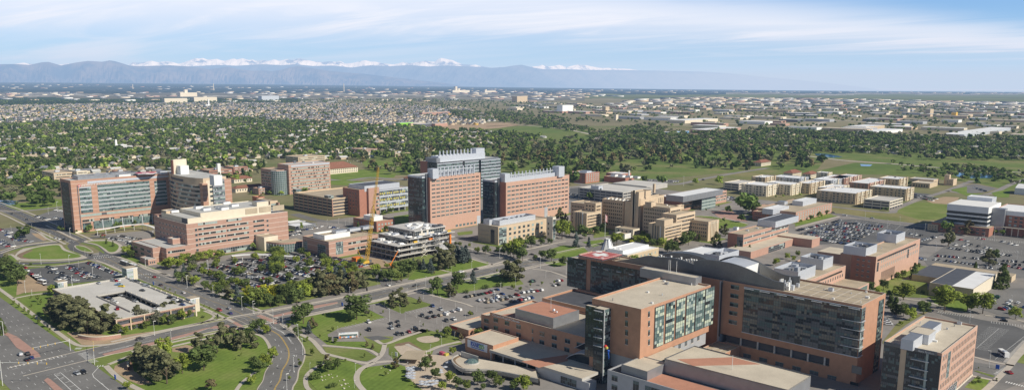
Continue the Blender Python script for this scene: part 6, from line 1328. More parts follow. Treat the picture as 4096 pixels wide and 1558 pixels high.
q = rect('d', (258,830), (435,858), (520,830), 25); T.screen((q[0], q[1], q[2], q[3]), hK-.8, 25, 'metal_light'); q = rect('h', (60,-55), (210,-25), (345,-95), 25); q = rect('d', (60,915), (238,952), (345,895), 25); T.screen(q, hK-.8, 25, 'metal_light')
T.box('walls', (x1+.1, x1+18, y1-30, y1-.5), 0, 8, 'brick_orange', 'roof_tan'); T.curtain('E', x1+18, y1-28, y1-4, .5, 7, 8, 2, ('glass_green','glass_pale'), (3,1), 'sunshade'); T.done()
zm = 9.5; r = rect('h', (1262,140), (1612,190), (1788,68), zm); T = Bld('gymnasium', 'beige windowless gymnasium, roof half dark panels and half white', 'gymnasium', mid(r)); T.vol(r, 0, zm, 'stone_cream', 'roof_white', .5); xm = W('h', 1440, 162, zm)[0]; T.box('roof', (r[0]+.6, xm, r[2]+.6, r[3]-.6), zm-.4, zm-.1, 'roof_dark'); T.panelbox('S', r[2], r[0], r[1]-.05, 0, zm, .1, 'stone_tan', 'wall_panel'); T.box('wall_fin', (xm-.3, xm+.3, r[2]-.5, r[2]), 0, zm, 'metal_light')
T.box('walls', (r[0]-24, r[0], r[3]-26, r[3]+20), 0, 5, 'brick_tan', 'roof_dark'); T.box('walls', (r[0]-24, r[1]+6, r[3]+20.1, r[3]+34), 0, 4.6, 'brick_tan', 'roof_tan'); T.done()
T, r = simple('utility_building', 'small tan brick utility building between the two car parks', 'utility building', 'd', (1255,575), (1335,585), (1380,570), 7, 'brick_tan', 'roof_grey'); T.grid('S', r[2], r[0]+1, r[1]-1, 1, 6, 3, 2, .3, .5, 'dark'); T.grid('E', r[1], r[2]+1, r[3]-1, 1, 6, 2, 2, .3, .5, 'dark'); T.done()
hW = 29; r = rect('d', (1468,400), (1730,450), (1785,420), hW); T = Bld('office_building', 'white banded office block with dark glass storeys at the right edge', 'office building', mid(r)); y1 = r[3]+14
T.vol((r[0], r[1], r[2], y1), 0, hW, 'glass_dark', 'roof_white', .8)
for k in range(5): z = 9.3+k*4.4 if k < 4 else hW-5; b = MB(); h2 = 1.5 if k < 4 else 5.1; b.box(r[0]-.3, r[1]+.3, r[2]-.3, y1, z, z+h2); b.build('white_band', 'white_paint' if k else 'metal_light', T.e)
T.box('walls', (r[0]-12, r[1]+4, r[2]-6, y1), 0, 9, 'brick_red', 'roof_tan'); T.grid('S', r[2]-6, r[0]-10, r[1]+2, 1, 8, 9, 2, .5, .4, 'dark')
T.vol((r[1], r[1]+95, r[2]+20, y1+30), 0, 25, 'brick_red', 'roof_white', .7); b = MB(); b.box(r[1]+.05, r[1]+95.2, r[2]+19.7, r[2]+20, 20.5, 25.1); b.build('white_band', 'white_paint', T.e); T.grid('S', r[2]+19.7, r[1]+14, r[1]+90, 9, 20, 16, 3, .5, .5, 'dark', 'pale'); T.box('core', (r[1]-.5, r[1]+12, r[2]+14, r[2]+24), 0, 27, 'metal_grey'); T.vol((r[0]+6, r[0]+30, y1-2, y1+16), 20, 33, 'metal_light', 'roof_white', .4)
for k in range(14): T.box('column', (r[1]+14+k*5.6, r[1]+14.6+k*5.6, r[2]+14, r[2]+14.6), 0, 9, 'stone_cream')
T.box('canopy_roof', (r[1]+4, r[1]+95, r[2]+13.5, r[2]+20), 8.4, 9, 'stone_cream'); T.done()

AP = [((0,255),(180,272),(232,258),15,'stone_cream'),((232,262),(330,262),(385,238),15,'brick_tan'),((420,315),(690,340),(862,318),14.4,'brick_tan'),((385,228),(500,238),(625,205),14,'metal_light'),((505,215),(600,222),(695,195),14,'brick_rose'),
      ((400,175),(470,178),(690,190),13,'stone_cream'),((640,258),(790,262),(880,225),14,'brick_rose'),((885,222),(1030,228),(1080,215),16,'brick_tan'),((420,292),(520,300),(625,278),14,'stone_cream'),((830,285),(1085,305),(1125,292),16,'brick_tan'),((60,208),(250,222),(330,215),13,'metal_light'),((-160,262),(-10,280),(40,262),15,'stone_cream'),((-80,205),(-20,215),(60,205),14,'brick_tan')]
nm = ['at the west end with rows of balconies','of dark tan brick beside the avenue','large and tan with a stepped front, left of the pale garage','with grey siding behind the courtyard','with red brick bays behind the grey one','with a long white flat roof, farthest north','of rose brick with white roof beside the lawn','tan and glass, nearest the pond','small and cream, between larger blocks','wide with glass corner, right of the pale garage','low with pale siding and white roof','pale with small balconies at the left end','of tan brick behind the western block']
for (L, C, R, h, wl), n_ in zip(AP, nm):
    r = rect('d', L, C, R, h); 
    r = (r[0]-6, r[1], r[2], r[3]+9)
    if r[1]-r[0] < 8: r = (r[1]-16, r[1], r[2], r[3])
    if r[3]-r[2] < 8: r = (r[0], r[1], r[2], r[2]+16)
    T = Bld('apartment_building', 'apartment block '+n_, 'apartment block', mid(r), 'apartment blocks beyond the campus'); T.vol(r, 0, h, wl, 'roof_white', .6)
    n1 = max(3, int((r[1]-r[0])/5)); n2 = max(2, int((r[3]-r[2])/5)); n1 = min(n1, 16); n2 = min(n2, 12)
    T.grid('S', r[2], r[0]+1, r[1]-1, .8, h-1.2, n1, 4, .5, .5, 'dark', 'grey'); T.grid('E', r[1], r[2]+1, r[3]-1, .8, h-1.2, n2, 4, .5, .5, 'dark', 'pale')
    for k in range(0, n1, 3): X = r[0]+2+k*(r[1]-r[0]-4)/n1; T.box('balcony', (X, X+3, r[2]-1.2, r[2]-.1), h*.3, h*.9, wl)
    for k in range(0, n2, 3): Y = r[2]+2+k*(r[3]-r[2]-4)/n2; T.box('bay', (r[1]+.1, r[1]+1.2, Y, Y+3), 0, h+.8, 'stone_cream' if k % 2 else wl)
    T.vents(r, h-.6, 4, 1); T.done()
T, r = garage('parking_garage', 'pale open sided garage beside the tan apartment block', 'd', (775,375), (955,400), (1082,372), 11, 3, 'stone_pale'); T.done()
T, r = garage('parking_garage', 'small white garage at the left end of the apartment blocks', 'c', (1665,250), (1780,262), (1900,240), 11, 3, 'stone_pale'); T.done()
T, r = simple('workshop_building', 'low flat tan workshop with dark doors beside the field', 'workshop', 'd', (1135,248), (1270,262), (1370,248), 7, 'brick_tan', 'roof_gravel'); T.grid('S', r[2], r[0]+2, r[1]-2, .5, 5.5, 6, 1, .5, .8, 'dark'); T.vol((r[1]-40, r[1]-5, r[3]-3, r[3]+24), 0, 9, 'stone_tan', 'roof_grey', .5); T.done()
T, r = simple('chapel', 'small pale tan building with a square gable beside the pond', 'chapel', 'd', (1395,222), (1455,228), (1480,220), 10, 'stone_tan', 'roof_tan'); T.grid('S', r[2], r[0]+2, r[1]-2, 1, 8, 3, 2, .3, .5, 'dark'); T.box('tower', (r[0]-2, r[0]+5, r[2]+2, r[2]+9), 0, 16, 'stone_tan'); T.done()
T = Bld('sports_hall', 'sports hall with a white vaulted roof at the right edge', 'sports hall', W('d', 1990, 370)); x0, y0 = W('d', 1930, 345); x0 += 40; b = MB()
for i in range(10):
    a, c = i/10, (i+1)/10; za, zb2 = 8+5*sin(pi*a), 8+5*sin(pi*c); ya, yb2 = y0+42*a, y0+42*c
    b.quad((x0-40,ya,za),(x0+60,ya,za),(x0+60,yb2,zb2),(x0-40,yb2,zb2),0); b.quad((x0+60,ya,0),(x0+60,yb2,0),(x0+60,yb2,zb2),(x0+60,ya,za),1)
b.quad((x0-40,y0,0),(x0+60,y0,0),(x0+60,y0,9),(x0-40,y0,9),1); b.build('vaulted_roof', ['roof_white', 'metal_light'], T.e); T.box('walls', (x0+6, x0+70, y0-22, y0-.5), 0, 6, 'stone_tan', 'roof_grey'); T.done()
def villa(v, x, y, w_, d, h, label, rz=0, roof='roof_tile', wall='stone_cream'):
    X, Y = W(v, x, y); T = Bld('villa', label, 'villa', (X, Y)); T.box('walls', (X-w_/2, X+w_/2, Y-d/2, Y+d/2), 0, h, wall); b = MB(); o = 1.2; zr = h+min(w_, d)*.28; m = min(w_, d)/2+o; x0, x1, y0, y1 = X-w_/2-o, X+w_/2+o, Y-d/2-o, Y+d/2+o
    if w_ > d: A, B = (x0+m, Y, zr), (x1-m, Y, zr); b.quad((x0,y0,h),(x1,y0,h),B,A); b.quad((x1,y1,h),(x0,y1,h),A,B); b.tri((x1,y0,h),(x1,y1,h),B); b.tri((x0,y1,h),(x0,y0,h),A)
    else: A, B = (X, y0+m, zr), (X, y1-m, zr); b.quad((x1,y0,h),(x1,y1,h),B,A); b.quad((x0,y1,h),(x0,y0,h),A,B); b.tri((x0,y0,h),(x1,y0,h),A); b.tri((x1,y1,h),(x0,y1,h),B)
    b.build('roof', roof, T.e); T.grid('S', Y-d/2, X-w_/2+1, X+w_/2-1, 1, h-.5, max(2, int(w_/4)), max(1, int(h/3.5)), .4, .5, 'dark'); T.grid('E', X+w_/2, Y-d/2+1, Y+d/2-1, 1, h-.5, max(2, int(d/4)), max(1, int(h/3.5)), .4, .5, 'dark'); return T
T = villa('b', 640, 175, 34, 60, 9, 'large villa with hipped red tile roofs and a central turret'); X, Y = T.e['_o'][0], T.e['_o'][1]; T.box('turret', (X-5, X+5, Y-5, Y+5), 8, 16, 'stone_cream', 'roof_tile'); T.done()
for i, (v, x, y, w_, d, h) in enumerate((('a',1890,250,14,30,6),('a',1950,320,12,46,6),('d',190,205,16,34,7),('d',330,215,14,30,7),('c',1960,120,16,40,7),('b',1200,235,10,14,4))):
    villa(v, x, y, w_, d, h, ['red roofed villa behind the curved hospital tower','long red roofed villa lowest in the trees right of the curved tower','red roofed villa left of the white apartments','red roofed villa nearest the white apartments','red roofed villa at the edge of the golf course','tiny red roofed pavilion between the research towers'][i]).done()
MID_ = [('a',(325,160),(420,180),(545,165),18,'stone_tan','roof_tan','tan brick office with a white end wall among trees at far left'),('a',(550,150),(600,165),(628,148),20,'stone_cream','roof_grey','white gabled block beside the far left office'),('a',(660,185),(700,200),(862,178),8,'stone_tan','roof_tan','flat tan block behind the long hospital tower'),('a',(145,232),(180,248),(350,222),6,'stone_tan','roof_tan','low tan building among trees at far left'),('a',(430,225),(460,235),(630,212),6,'stone_tan','roof_tan','low tan building just left of the hospital tower'),('a',(880,158),(930,168),(985,158),14,'brick_red','roof_tan','dark brick block behind the hospital helipad'),
 ('a',(1555,150),(1640,160),(1745,135),14,'brick_red','roof_tan','brick church with a white tower behind the hospital'),('a',(1755,125),(1830,135),(1895,120),12,'brick_red','roof_tan','low brick block beyond the curved tower'),('b',(285,40),(330,55),(522,38),16,'brick_tan','roof_tan','long tan block above the brick office tower'),('b',(768,-15),(840,-5),(925,-15),12,'brick_rose','roof_tan','flat brick school building beyond the park road'),('b',(1010,15),(1090,25),(1200,10),8,'brick_tan','roof_gravel','flat beige school building in the trees'),('b',(0,290),(20,300),(60,285),9,'brick_rose','roof_tan','low orange block left of the brick office tower')]
for v, L, C, R, h, wl, rf, lb in MID_:
    T, r = simple('office_building', lb, 'building', v, L, C, R, h, wl, rf)
    if r[1]-r[0] < 6: pass
    T.bands('E', r[1], r[2]+1, r[3]-1, 1.5, h-1, max(1, int(h/4)), hf=.4, st='dark', n=14); T.bands('S', r[2], r[0]+1, r[1]-1, 1.5, h-1, max(1, int(h/4)), hf=.35, st='dark', n=10)
    if 'church' in lb: T.box('bell_tower', (r[1]-4, r[1]+1, r[2]+14, r[2]+19), 0, 24, 'white_paint')
    T.unit((r[0]+r[1])/2, (r[2]+r[3])/2, h-.8, 5, 6, 2.2, 'metal_light'); T.done()
T, r = simple('trailer_office', 'long grey portable office on the small green', 'portable office', 'b', (270,575), (310,598), (432,568), 4, 'metal_grey', 'roof_white'); T.grid('E', r[1], r[2]+2, r[3]-2, .8, 3.2, 8, 1, .4, .6, 'dark'); T.done()
T, r = simple('trailer_office', 'shorter portable office beside the long grey one', 'portable office', 'b', (232,558), (262,570), (375,550), 3.6, 'roof_grey', 'roof_white'); T.done()

T = Bld('construction_building', 'unfinished concrete and steel building with open floors and white roof materials', 'construction site', W('b', 1115, 870)); hN_ = 4.6
cx1, cy0 = W('p', 940, 598); cx0 = W('p', 590, 325, 13.2)[0]; cy1 = W('p', 1690, 220, 17)[1]; 
for k, z in enumerate((4.4, 8.8, 13.2)):
    b = MB(); b.box(cx0, cx1, cy0, cy0+26, z-.45, z); b.build('floor_slab', 'slab_concrete', T.e); b = MB(); b.box(cx0-5, cx1, cy0+26, cy1, z-.45, z); b.build('floor_slab', 'slab_concrete', T.e)
b = MB(); b.box(cx0-5, cx1, cy0+13, cy1, 17.15, 17.6); b.build('floor_slab', 'slab_concrete', T.e)
ux = (cx0-5, cx1-6, cy0+24, cy1-6); b = MB(); b.box(*ux, 22.2, 22.8); b.build('floor_slab', 'slab_concrete', T.e)
for X in np.arange(cx0-3.4, cx1, (cx1-cx0-1.2)/6-.001):
    for Y in np.arange(cy0+.6, cy1, 7.3):
        ztop = 13.2 if Y < cy0+13 else (22.2 if (ux[0] <= X <= ux[1] and ux[2] <= Y <= ux[3]) else 17.2); 
        if X > cx1-3 or X < cx0+2 or Y < cy0+2 or (ux[0]-4 < X < ux[1]+6): b = MB(); b.box(X-.28, X+.28, Y-.28, Y+.28, 0, ztop); b.build('column', 'stone_pale' if X > cx1-3 else 'steel_frame', T.e)
for i in range(2):
    Y = cy0+26+i*16
    for z in (0, 4.4, 8.8): b = MB(); b.tube((cx1+.1, Y, z), (cx1+.1, Y+7, z+4.2), .22, 5); b.tube((cx1+.1, Y+7, z), (cx1+.1, Y, z+4.2), .22, 5); b.build('cross_brace', 'stone_pale', T.e)
q = random.Random(5)
for (xa, xb, ya, yb, z, n) in ((cx0+1, cx1-1, cy0+2, cy0+12, 13.2, 10), (cx0-3, cx1-1, cy0+14, cy0+22, 17.6, 14), (ux[0]+1, ux[1]-1, ux[2]+1, ux[3]-1, 22.8, 30), (cx1-5.5, cx1-1, cy0+24, cy1-2, 17.6, 14)):
    for _ in range(n):
        X, Y = q.uniform(xa, xb), q.uniform(ya, yb); w_, d = q.uniform(1.5, 5), q.uniform(1.5, 7); b = MB(); b.box(X, min(X+w_, xb), Y, min(Y+d, yb), z, z+q.uniform(.4, 1.6)); b.build('roof_material', q.choice(['white_paint', 'white_paint', 'roof_white', 'metal_light', 'roof_dark']), T.e)
T.curtain('E', cx1-3.5, cy1-50, cy1-3, 4.6, 16.8, 24, 4, ('glass_dark','glass_grey','metal_light'), (3,2,1), 'stone_pale', name='wall_framing'); T.curtain('E', cx1-.4, cy0+48, cy1-6, .4, 8.2, 12, 2, ('metal_light','panel_grey','glass_dark'), (4,3,1), 'stone_pale', name='wall_framing')
T.curtain('S', ux[2]+.3, ux[0]+1, ux[1]-1, 17.8, 22, 12, 2, ('glass_dark','stone_pale'), (3,1), 'white_paint', name='wall_framing'); T.curtain('E', ux[1]-.2, ux[2]+1, ux[3]-1, 17.8, 22, 16, 2, ('glass_dark','stone_pale','metal_light'), (3,1,1), 'white_paint', name='wall_framing')
T.curtain('S', cy0+13.3, cx0-4, cx1-3, 13.4, 17, 16, 2, ('glass_dark','metal_dark'), (3,1), 'stone_pale', name='wall_framing'); T.curtain('S', cy0+2.5, cx0+1, cx1-1, .2, 12.6, 12, 6, ('black','metal_dark','glass_dark'), (3,2,2), 'metal_dark', name='wall_framing')
b = MB()
for i in range(5): z = i*4; b.tube((cx1+1.5, cy0+42, z), (cx1+1.5, cy0+46, z+4), .18, 4); b.tube((cx1+3, cy0+46, z), (cx1+3, cy0+42, z+4), .18, 4); b.box(cx1+.6, cx1+3.4, cy0+41, cy0+47, z+3.8, z+4)
b.build('scaffold_stair', 'metal_grey', T.e)
for yk, zk in ((20, 13.3), (38, 13.4), (60, 17.7)): T.box('site_container', (cx1-4, cx1-2, cy0+yk, cy0+yk+4), zk, zk+1.4, 'yellow' if yk != 38 else 'orange')
T.box('hoist', (cx1+.3, cx1+1.8, cy1-8, cy1-6.5), 0, 16, 'orange'); T.done()
bx, by = W('b', 868, 893); tipz = 83; tx, ty_ = W('b', 960, 138, tipz)
C_ = thing('crawler_crane', 'tall yellow lattice crane standing beside the unfinished building', 'crane', (bx, by, 0))
def lattice(p, q_, w0, w1, n, m='yellow', name='lattice_boom', r=.13):
    b = MB(); d = Vector(q_)-Vector(p); L = d.length; d.normalize(); e1 = d.cross(Vector((0,0,1))); e1.normalize(); e2 = d.cross(e1)
    def pt(t, k):
        w_ = (w0+(w1-w0)*t)/2*min(1, .35+t*14)*min(1, .35+(1-t)*14); s1, s2 = ((1,1),(-1,1),(-1,-1),(1,-1))[k]; v = Vector(p)+d*L*t+e1*s1*w_+e2*s2*w_; return tuple(v)
    for i in range(n):
        t0, t1 = i/n, (i+1)/n
        for k in range(4):
            b.tube(pt(t0,k), pt(t1,k), r*1.5, 4); b.tube(pt(t0,k), pt(t1,(k+1)%4), r, 3)
            if i % 2 == 0: b.tube(pt(t0,k), pt(t0,(k+1)%4), r, 3)
    return b.build(name, m, C_)
jx = tuple(Vector((bx, by, 2.5)).lerp(Vector((tx, ty_, tipz)), .60))
lattice((bx, by, 2.5), jx, 2.3, 2.1, 26, r=.125); lattice(jx, (tx, ty_, tipz), 1.5, 1.2, 20, r=.085)
b = MB(); b.box(bx-4.2, bx-2.9, by-4, by+4, 0, 1.3, 0); b.box(bx+2.9, bx+4.2, by-4, by+4, 0, 1.3, 0); b.build('crawler_track', 'tyre', C_)
b = MB(); b.box(bx-2.6, bx+2.6, by-5.5, by+3, 1.4, 3.4); b.build('body', 'yellow', C_); b = MB(); b.box(bx+1.2, bx+2.8, by+1, by+3.2, 1.6, 3.9); b.build('cab', 'glass_grey', C_); b = MB(); b.box(bx-2.8, bx+2.8, by-8, by-5.6, 1.2, 3.8); b.build('counterweight', 'metal_grey', C_)
mast = (bx-3, by-7, 14); b = MB(); b.tube((bx, by-4, 3), mast, .25, 4); b.tube((bx-1, by-4, 3), mast, .2, 4); b.build('mast', 'yellow', C_)
b = MB(); b.tube(mast, jx, .06, 3); b.tube(jx, (tx, ty_, tipz), .05, 3); b.tube((tx, ty_, tipz), (tx+.5, ty_+1, 32), .05, 3); b.build('cable', 'pole_dark', C_)
b = MB(); b.box(tx, tx+1, ty_+.5, ty_+1.5, 30.5, 32); b.build('hook', 'yellow', C_)
X, Y = W('b', 1060, 905); C_ = thing('boom_lift', 'orange telescopic boom lift raised beside the unfinished building', 'boom lift', (X, Y, 0)); b = MB(); b.box(X-1.2, X+1.2, Y-2, Y+2, .6, 2.2); b.build('body', 'orange', C_); b = MB(); b.box(X-1.3, X+1.3, Y-1.6, Y-.8, 0, .8); b.box(X-1.3, X+1.3, Y+.8, Y+1.6, 0, .8); b.build('wheel', 'tyre', C_); b = MB(); b.tube((X, Y, 2), (X-1, Y+9, 12), .35, 6); b.build('boom', 'orange', C_); b = MB(); b.box(X-1.8, X-.3, Y+8.5, Y+9.8, 11.5, 12.6); b.build('platform', 'white_paint', C_)
X, Y = W('p', 415, 590); C_ = thing('generator_trailer', 'orange site container on the dirt yard beside the crane', 'site container', (X, Y, 0)); b = MB(); b.box(X-3.2, X+3.2, Y-3.5, Y+3.5, .4, 3.6); b.build('body', 'orange', C_); b = MB(); b.box(X-3.3, X-2.7, Y-3, Y+3, 0, .5); b.box(X+2.7, X+3.3, Y-3, Y+3, 0, .5); b.build('skid', 'tyre', C_)
X, Y = W('p', 880, 672); o = MB(); o.box(X-1.5, X+1.5, Y-1.2, Y+1.2, .4, 2); o.box(X-.8, X+.8, Y-.8, Y+.8, 2, 2.8); tagm(o.build('skid_loader', 'orange'), 'small orange loader at the edge of the crane yard', 'loader')

hF = 12*.0+7.0
g = [W('e', *p, hF) for p in ((440,195),(880,450),(1490,330),(1105,125))]; gx0 = g[0][0]; gx1 = (g[1][0]+g[2][0])/2; gy0 = (g[0][1]+g[1][1])/2; gy1 = (g[2][1]+g[3][1])/2
T = Bld('parking_garage', 'pale concrete parking garage in the foreground, open deck with a sunken well', 'parking garage', ((gx0+gx1)/2, (gy0+gy1)/2))
w0, w1_, w2, w3 = [W('e', *p, hF) for p in ((800,250),(985,205),(1240,330),(1010,385))]
ix0, ix1, iy0, iy1 = (w0[0]+w1_[0])/2, w2[0], (w0[1]+w3[1])/2, (w1_[1]+w2[1])/2; zi = 4.6
b = MB(); b.box(gx0, gx1, gy0, iy0, hF-.5, hF, 0); b.box(gx0, gx1, iy1, gy1, hF-.5, hF, 0); b.box(gx0, ix0, iy0, iy1, hF-.5, hF, 0); b.box(ix1, gx1, iy0, iy1, hF-.5, hF, 0); b.build('roof', 'concrete_deck', T.e)
b = MB(); b.box(ix0-.3, ix1, iy0, iy1, zi-.5, zi); b.build('lower_deck', 'concrete_deck', T.e)
b = MB(); b.quad((ix1-34,iy0+1.1,zi+.1),(gx1,iy0+1.1,hF-.1),(gx1,iy1-17,hF-.1),(ix1-34,iy1-17,zi+.1)); 
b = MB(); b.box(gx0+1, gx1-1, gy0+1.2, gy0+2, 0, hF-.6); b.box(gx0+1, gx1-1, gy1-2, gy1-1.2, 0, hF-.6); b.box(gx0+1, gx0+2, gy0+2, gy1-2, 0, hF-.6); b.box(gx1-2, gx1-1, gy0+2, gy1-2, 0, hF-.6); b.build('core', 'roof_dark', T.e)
def par(x0, x1, y0, y1, z0, z1, m='concrete', nm_='parapet'): b = MB(); b.box(x0, x1, y0, y1, z0, z1); return b.build(nm_, m, T.e)
for z in (3.0, hF-.4):
    par(gx0, gx1, gy0, gy0+.4, z, z+1.4, 'brick_rose'); par(gx0, gx1, gy1-.4, gy1, z, z+1.4, 'concrete'); par(gx0, gx0+.4, gy0+.4, gy1-.4, z, z+1.4, 'concrete'); par(gx1-.4, gx1, gy0+.4, gy1-.4, z, z+1.4, 'brick_rose')
par(gx0-.1, gx1+.1, gy0-.15, gy0+.5, hF+1.0, hF+1.25, 'stone_cream', 'coping'); par(gx1-.5, gx1+.15, gy0+.5, gy1, hF+1.0, hF+1.25, 'stone_cream', 'coping')
par(ix0-.3, ix1, iy0-.3, iy0, zi, hF+1, 'concrete'); par(ix0-.3, ix1, iy1, iy1+.3, hF-.6, hF+1, 'concrete'); par(ix0-.3, ix0, iy0, iy1, hF-.6, hF+1, 'concrete')
for k in range(7): Y = gy0+(gy1-gy0)*k/6; par(gx1-.1, gx1+.3, Y-.35, Y+.35, 0, hF+.9, 'stone_tan', 'pier')
for k in range(14): X = gx0+(gx1-gx0)*k/13; par(X-.4, X+.4, gy1-.6, gy1+.2, 0, hF+1.5, 'stone_cream', 'pier')
for k in range(7): X = ix0+(ix1-ix0)*k/7+1; par(X-.35, X+.35, iy1+.3, iy1+.9, zi, hF+1.2, 'stone_cream', 'pier')
T.done()
def kiosk(v, x, y, w_, d, h, label):
    X, Y = W(v, x, y); T = Bld('stair_tower', label, 'stair tower', (X, Y)); T.box('walls', (X-w_, X, Y, Y+d), 0, h-.6, 'glass_pale'); T.curtain('S', Y, X-w_, X, .3, h-.7, 5, 5, ('glass_pale','glass_teal','glass_green'), (3,2,1), 'sunshade'); T.curtain('E', X, Y, Y+d, .3, h-.7, 5, 5, ('glass_pale','metal_light','glass_green'), (3,2,1), 'sunshade')
    T.box('roof', (X-w_-.3, X+.3, Y-.3, Y+d+.3), h-.6, h, 'white_paint', 'roof_tan'); T.box('pier', (X-1, X+.1, Y+d*.6, Y+d), 0, h-.6, 'stone_cream'); T.done()
kiosk('e', 1000, 125, 9, 8, 9.5, 'glass stair tower with tan roof at the far corner of the foreground garage'); kiosk('e', 465, 250, 7, 6, 10.5, 'glass and stone stair tower at the left corner of the foreground garage'); kiosk('e', 1500, 375, 6.5, 6, 9.5, 'white stair tower at the right corner of the foreground garage')
P = smooth(G('e', (615,572),(700,588),(800,588),(950,568)), 5); b = MB(); kerbstrip(b, P, -.4, .4, 0, 2.2, 0); kerbstrip(b, P, -.5, .5, 2.0, 2.3, 1); tagm(b.build('sign_wall', ['brick_rose', 'stone_cream']), 'long curved brick sign wall on the dirt corner below the pines', 'sign wall')
P = smooth(G('e', (1010,828),(1005,800),(1020,770),(1040,750)), 5); b = MB(); kerbstrip(b, P, -.4, .4, 0, 2.2, 0); kerbstrip(b, P, -.5, .5, 2.0, 2.3, 1); tagm(b.build('sign_wall', ['brick_rose', 'stone_cream']), 'small curved brick sign wall under the dark pines', 'sign wall')
def canopy(v, pts, h, w_, label, sm=5):
    P = smooth(G(v, *pts), sm); c = P[len(P)//2]; T = Bld('canopy', label, 'canopy', c); b = MB(); strip(b, P, -w_/2, w_/2, h); strip(b, P, -w_/2, w_/2, h-.5); A, B = offset(P, -w_/2), offset(P, w_/2)
    for Q in (A, B):
        for i in range(len(Q)-1): b.quad((*Q[i], h-.5), (*Q[i+1], h-.5), (*Q[i+1], h), (*Q[i], h))
    b.build('canopy_roof', 'white_paint', T.e)
    for i in range(1, len(P), 3): b = MB(); b.tube((*P[i], 0), (*P[i], h-.5), .22, 6); b.build('column', 'white_paint', T.e)
canopy('A', ((345,830),(480,810),(640,780),(800,770),(900,785),(970,815),(990,850)), 6, 3.4, 'curved white walkway canopy before the long hospital tower')
P = ((1650+0,880),(1840,865),(2007,860)); canopy('b', ((-190,870),(-80,860),(50,860),(150,865),(250,872),(330,880)), 5, 4, 'straight white canopy along the top of the tree filled car park')
def bake(name, parts, mats, label=None, cat=None):
    """parts: list of (verts Nx3, faces Mx4 int, material index M, tint Mx3)"""
    V, F, MI, TI = [], [], [], []; n = 0
    for v, f, m, t in parts: V.append(v); F.append(f+n); MI.append(m); TI.append(t); n += len(v)
    if not V: return None
    V = np.concatenate(V).astype(np.float32); F = np.concatenate(F).astype(np.int32); MI = np.concatenate(MI).astype(np.int32); TI = np.concatenate(TI).astype(np.float32)
    me = bpy.data.meshes.new(name); me.vertices.add(len(V)); me.vertices.foreach_set('co', V.ravel()); k = len(F)
    me.loops.add(k*4); me.loops.foreach_set('vertex_index', F.ravel()); me.polygons.add(k); me.polygons.foreach_set('loop_start', np.arange(0, k*4, 4, dtype=np.int32)); me.polygons.foreach_set('loop_total', np.full(k, 4, dtype=np.int32))
    me.polygons.foreach_set('material_index', MI); a = me.attributes.new('tint', 'FLOAT_COLOR', 'FACE'); a.data.foreach_set('color', np.concatenate([TI, np.ones((k,1),np.float32)], 1).ravel())
    for m in mats: me.materials.append(MAT[m])
    me.update(calc_edges=True); me.validate(); o = bpy.data.objects.new(name, me); COL.objects.link(o); o['kind'] = 'stuff'
    if label: o['label'] = label; o['category'] = cat
    return o
ORD = 'first second third fourth fifth sixth seventh eighth ninth tenth eleventh twelfth thirteenth fourteenth fifteenth sixteenth seventeenth eighteenth nineteenth twentieth'.split()
def ordw(n):
    if n < 20: return ORD[n]
    t = ['twenty','thirty','forty','fifty','sixty','seventy','eighty','ninety'][(n+1)//10-2]; r = (n+1) % 10
    return (t[:-1]+'ieth') if r == 0 else t+'-'+ORD[r-1]
def number_labels(items):   # items: (object, what, where): the ordinal runs from the left among look-alikes of one place
    items = [(o, w_, wh.replace("tree-filled ", "wooded ")) for o, w_, wh in items]
    by = {}
    for o, what, where in items: by.setdefault((what, where), []).append(o)
    for (what, where), L in by.items():
        L.sort(key=lambda o: proj(*o.location)[0])
        for i, o in enumerate(L): o['label'] = f'{what} {where}' if len(L) == 1 else f'{ordw(i)} {what} from left {where}'

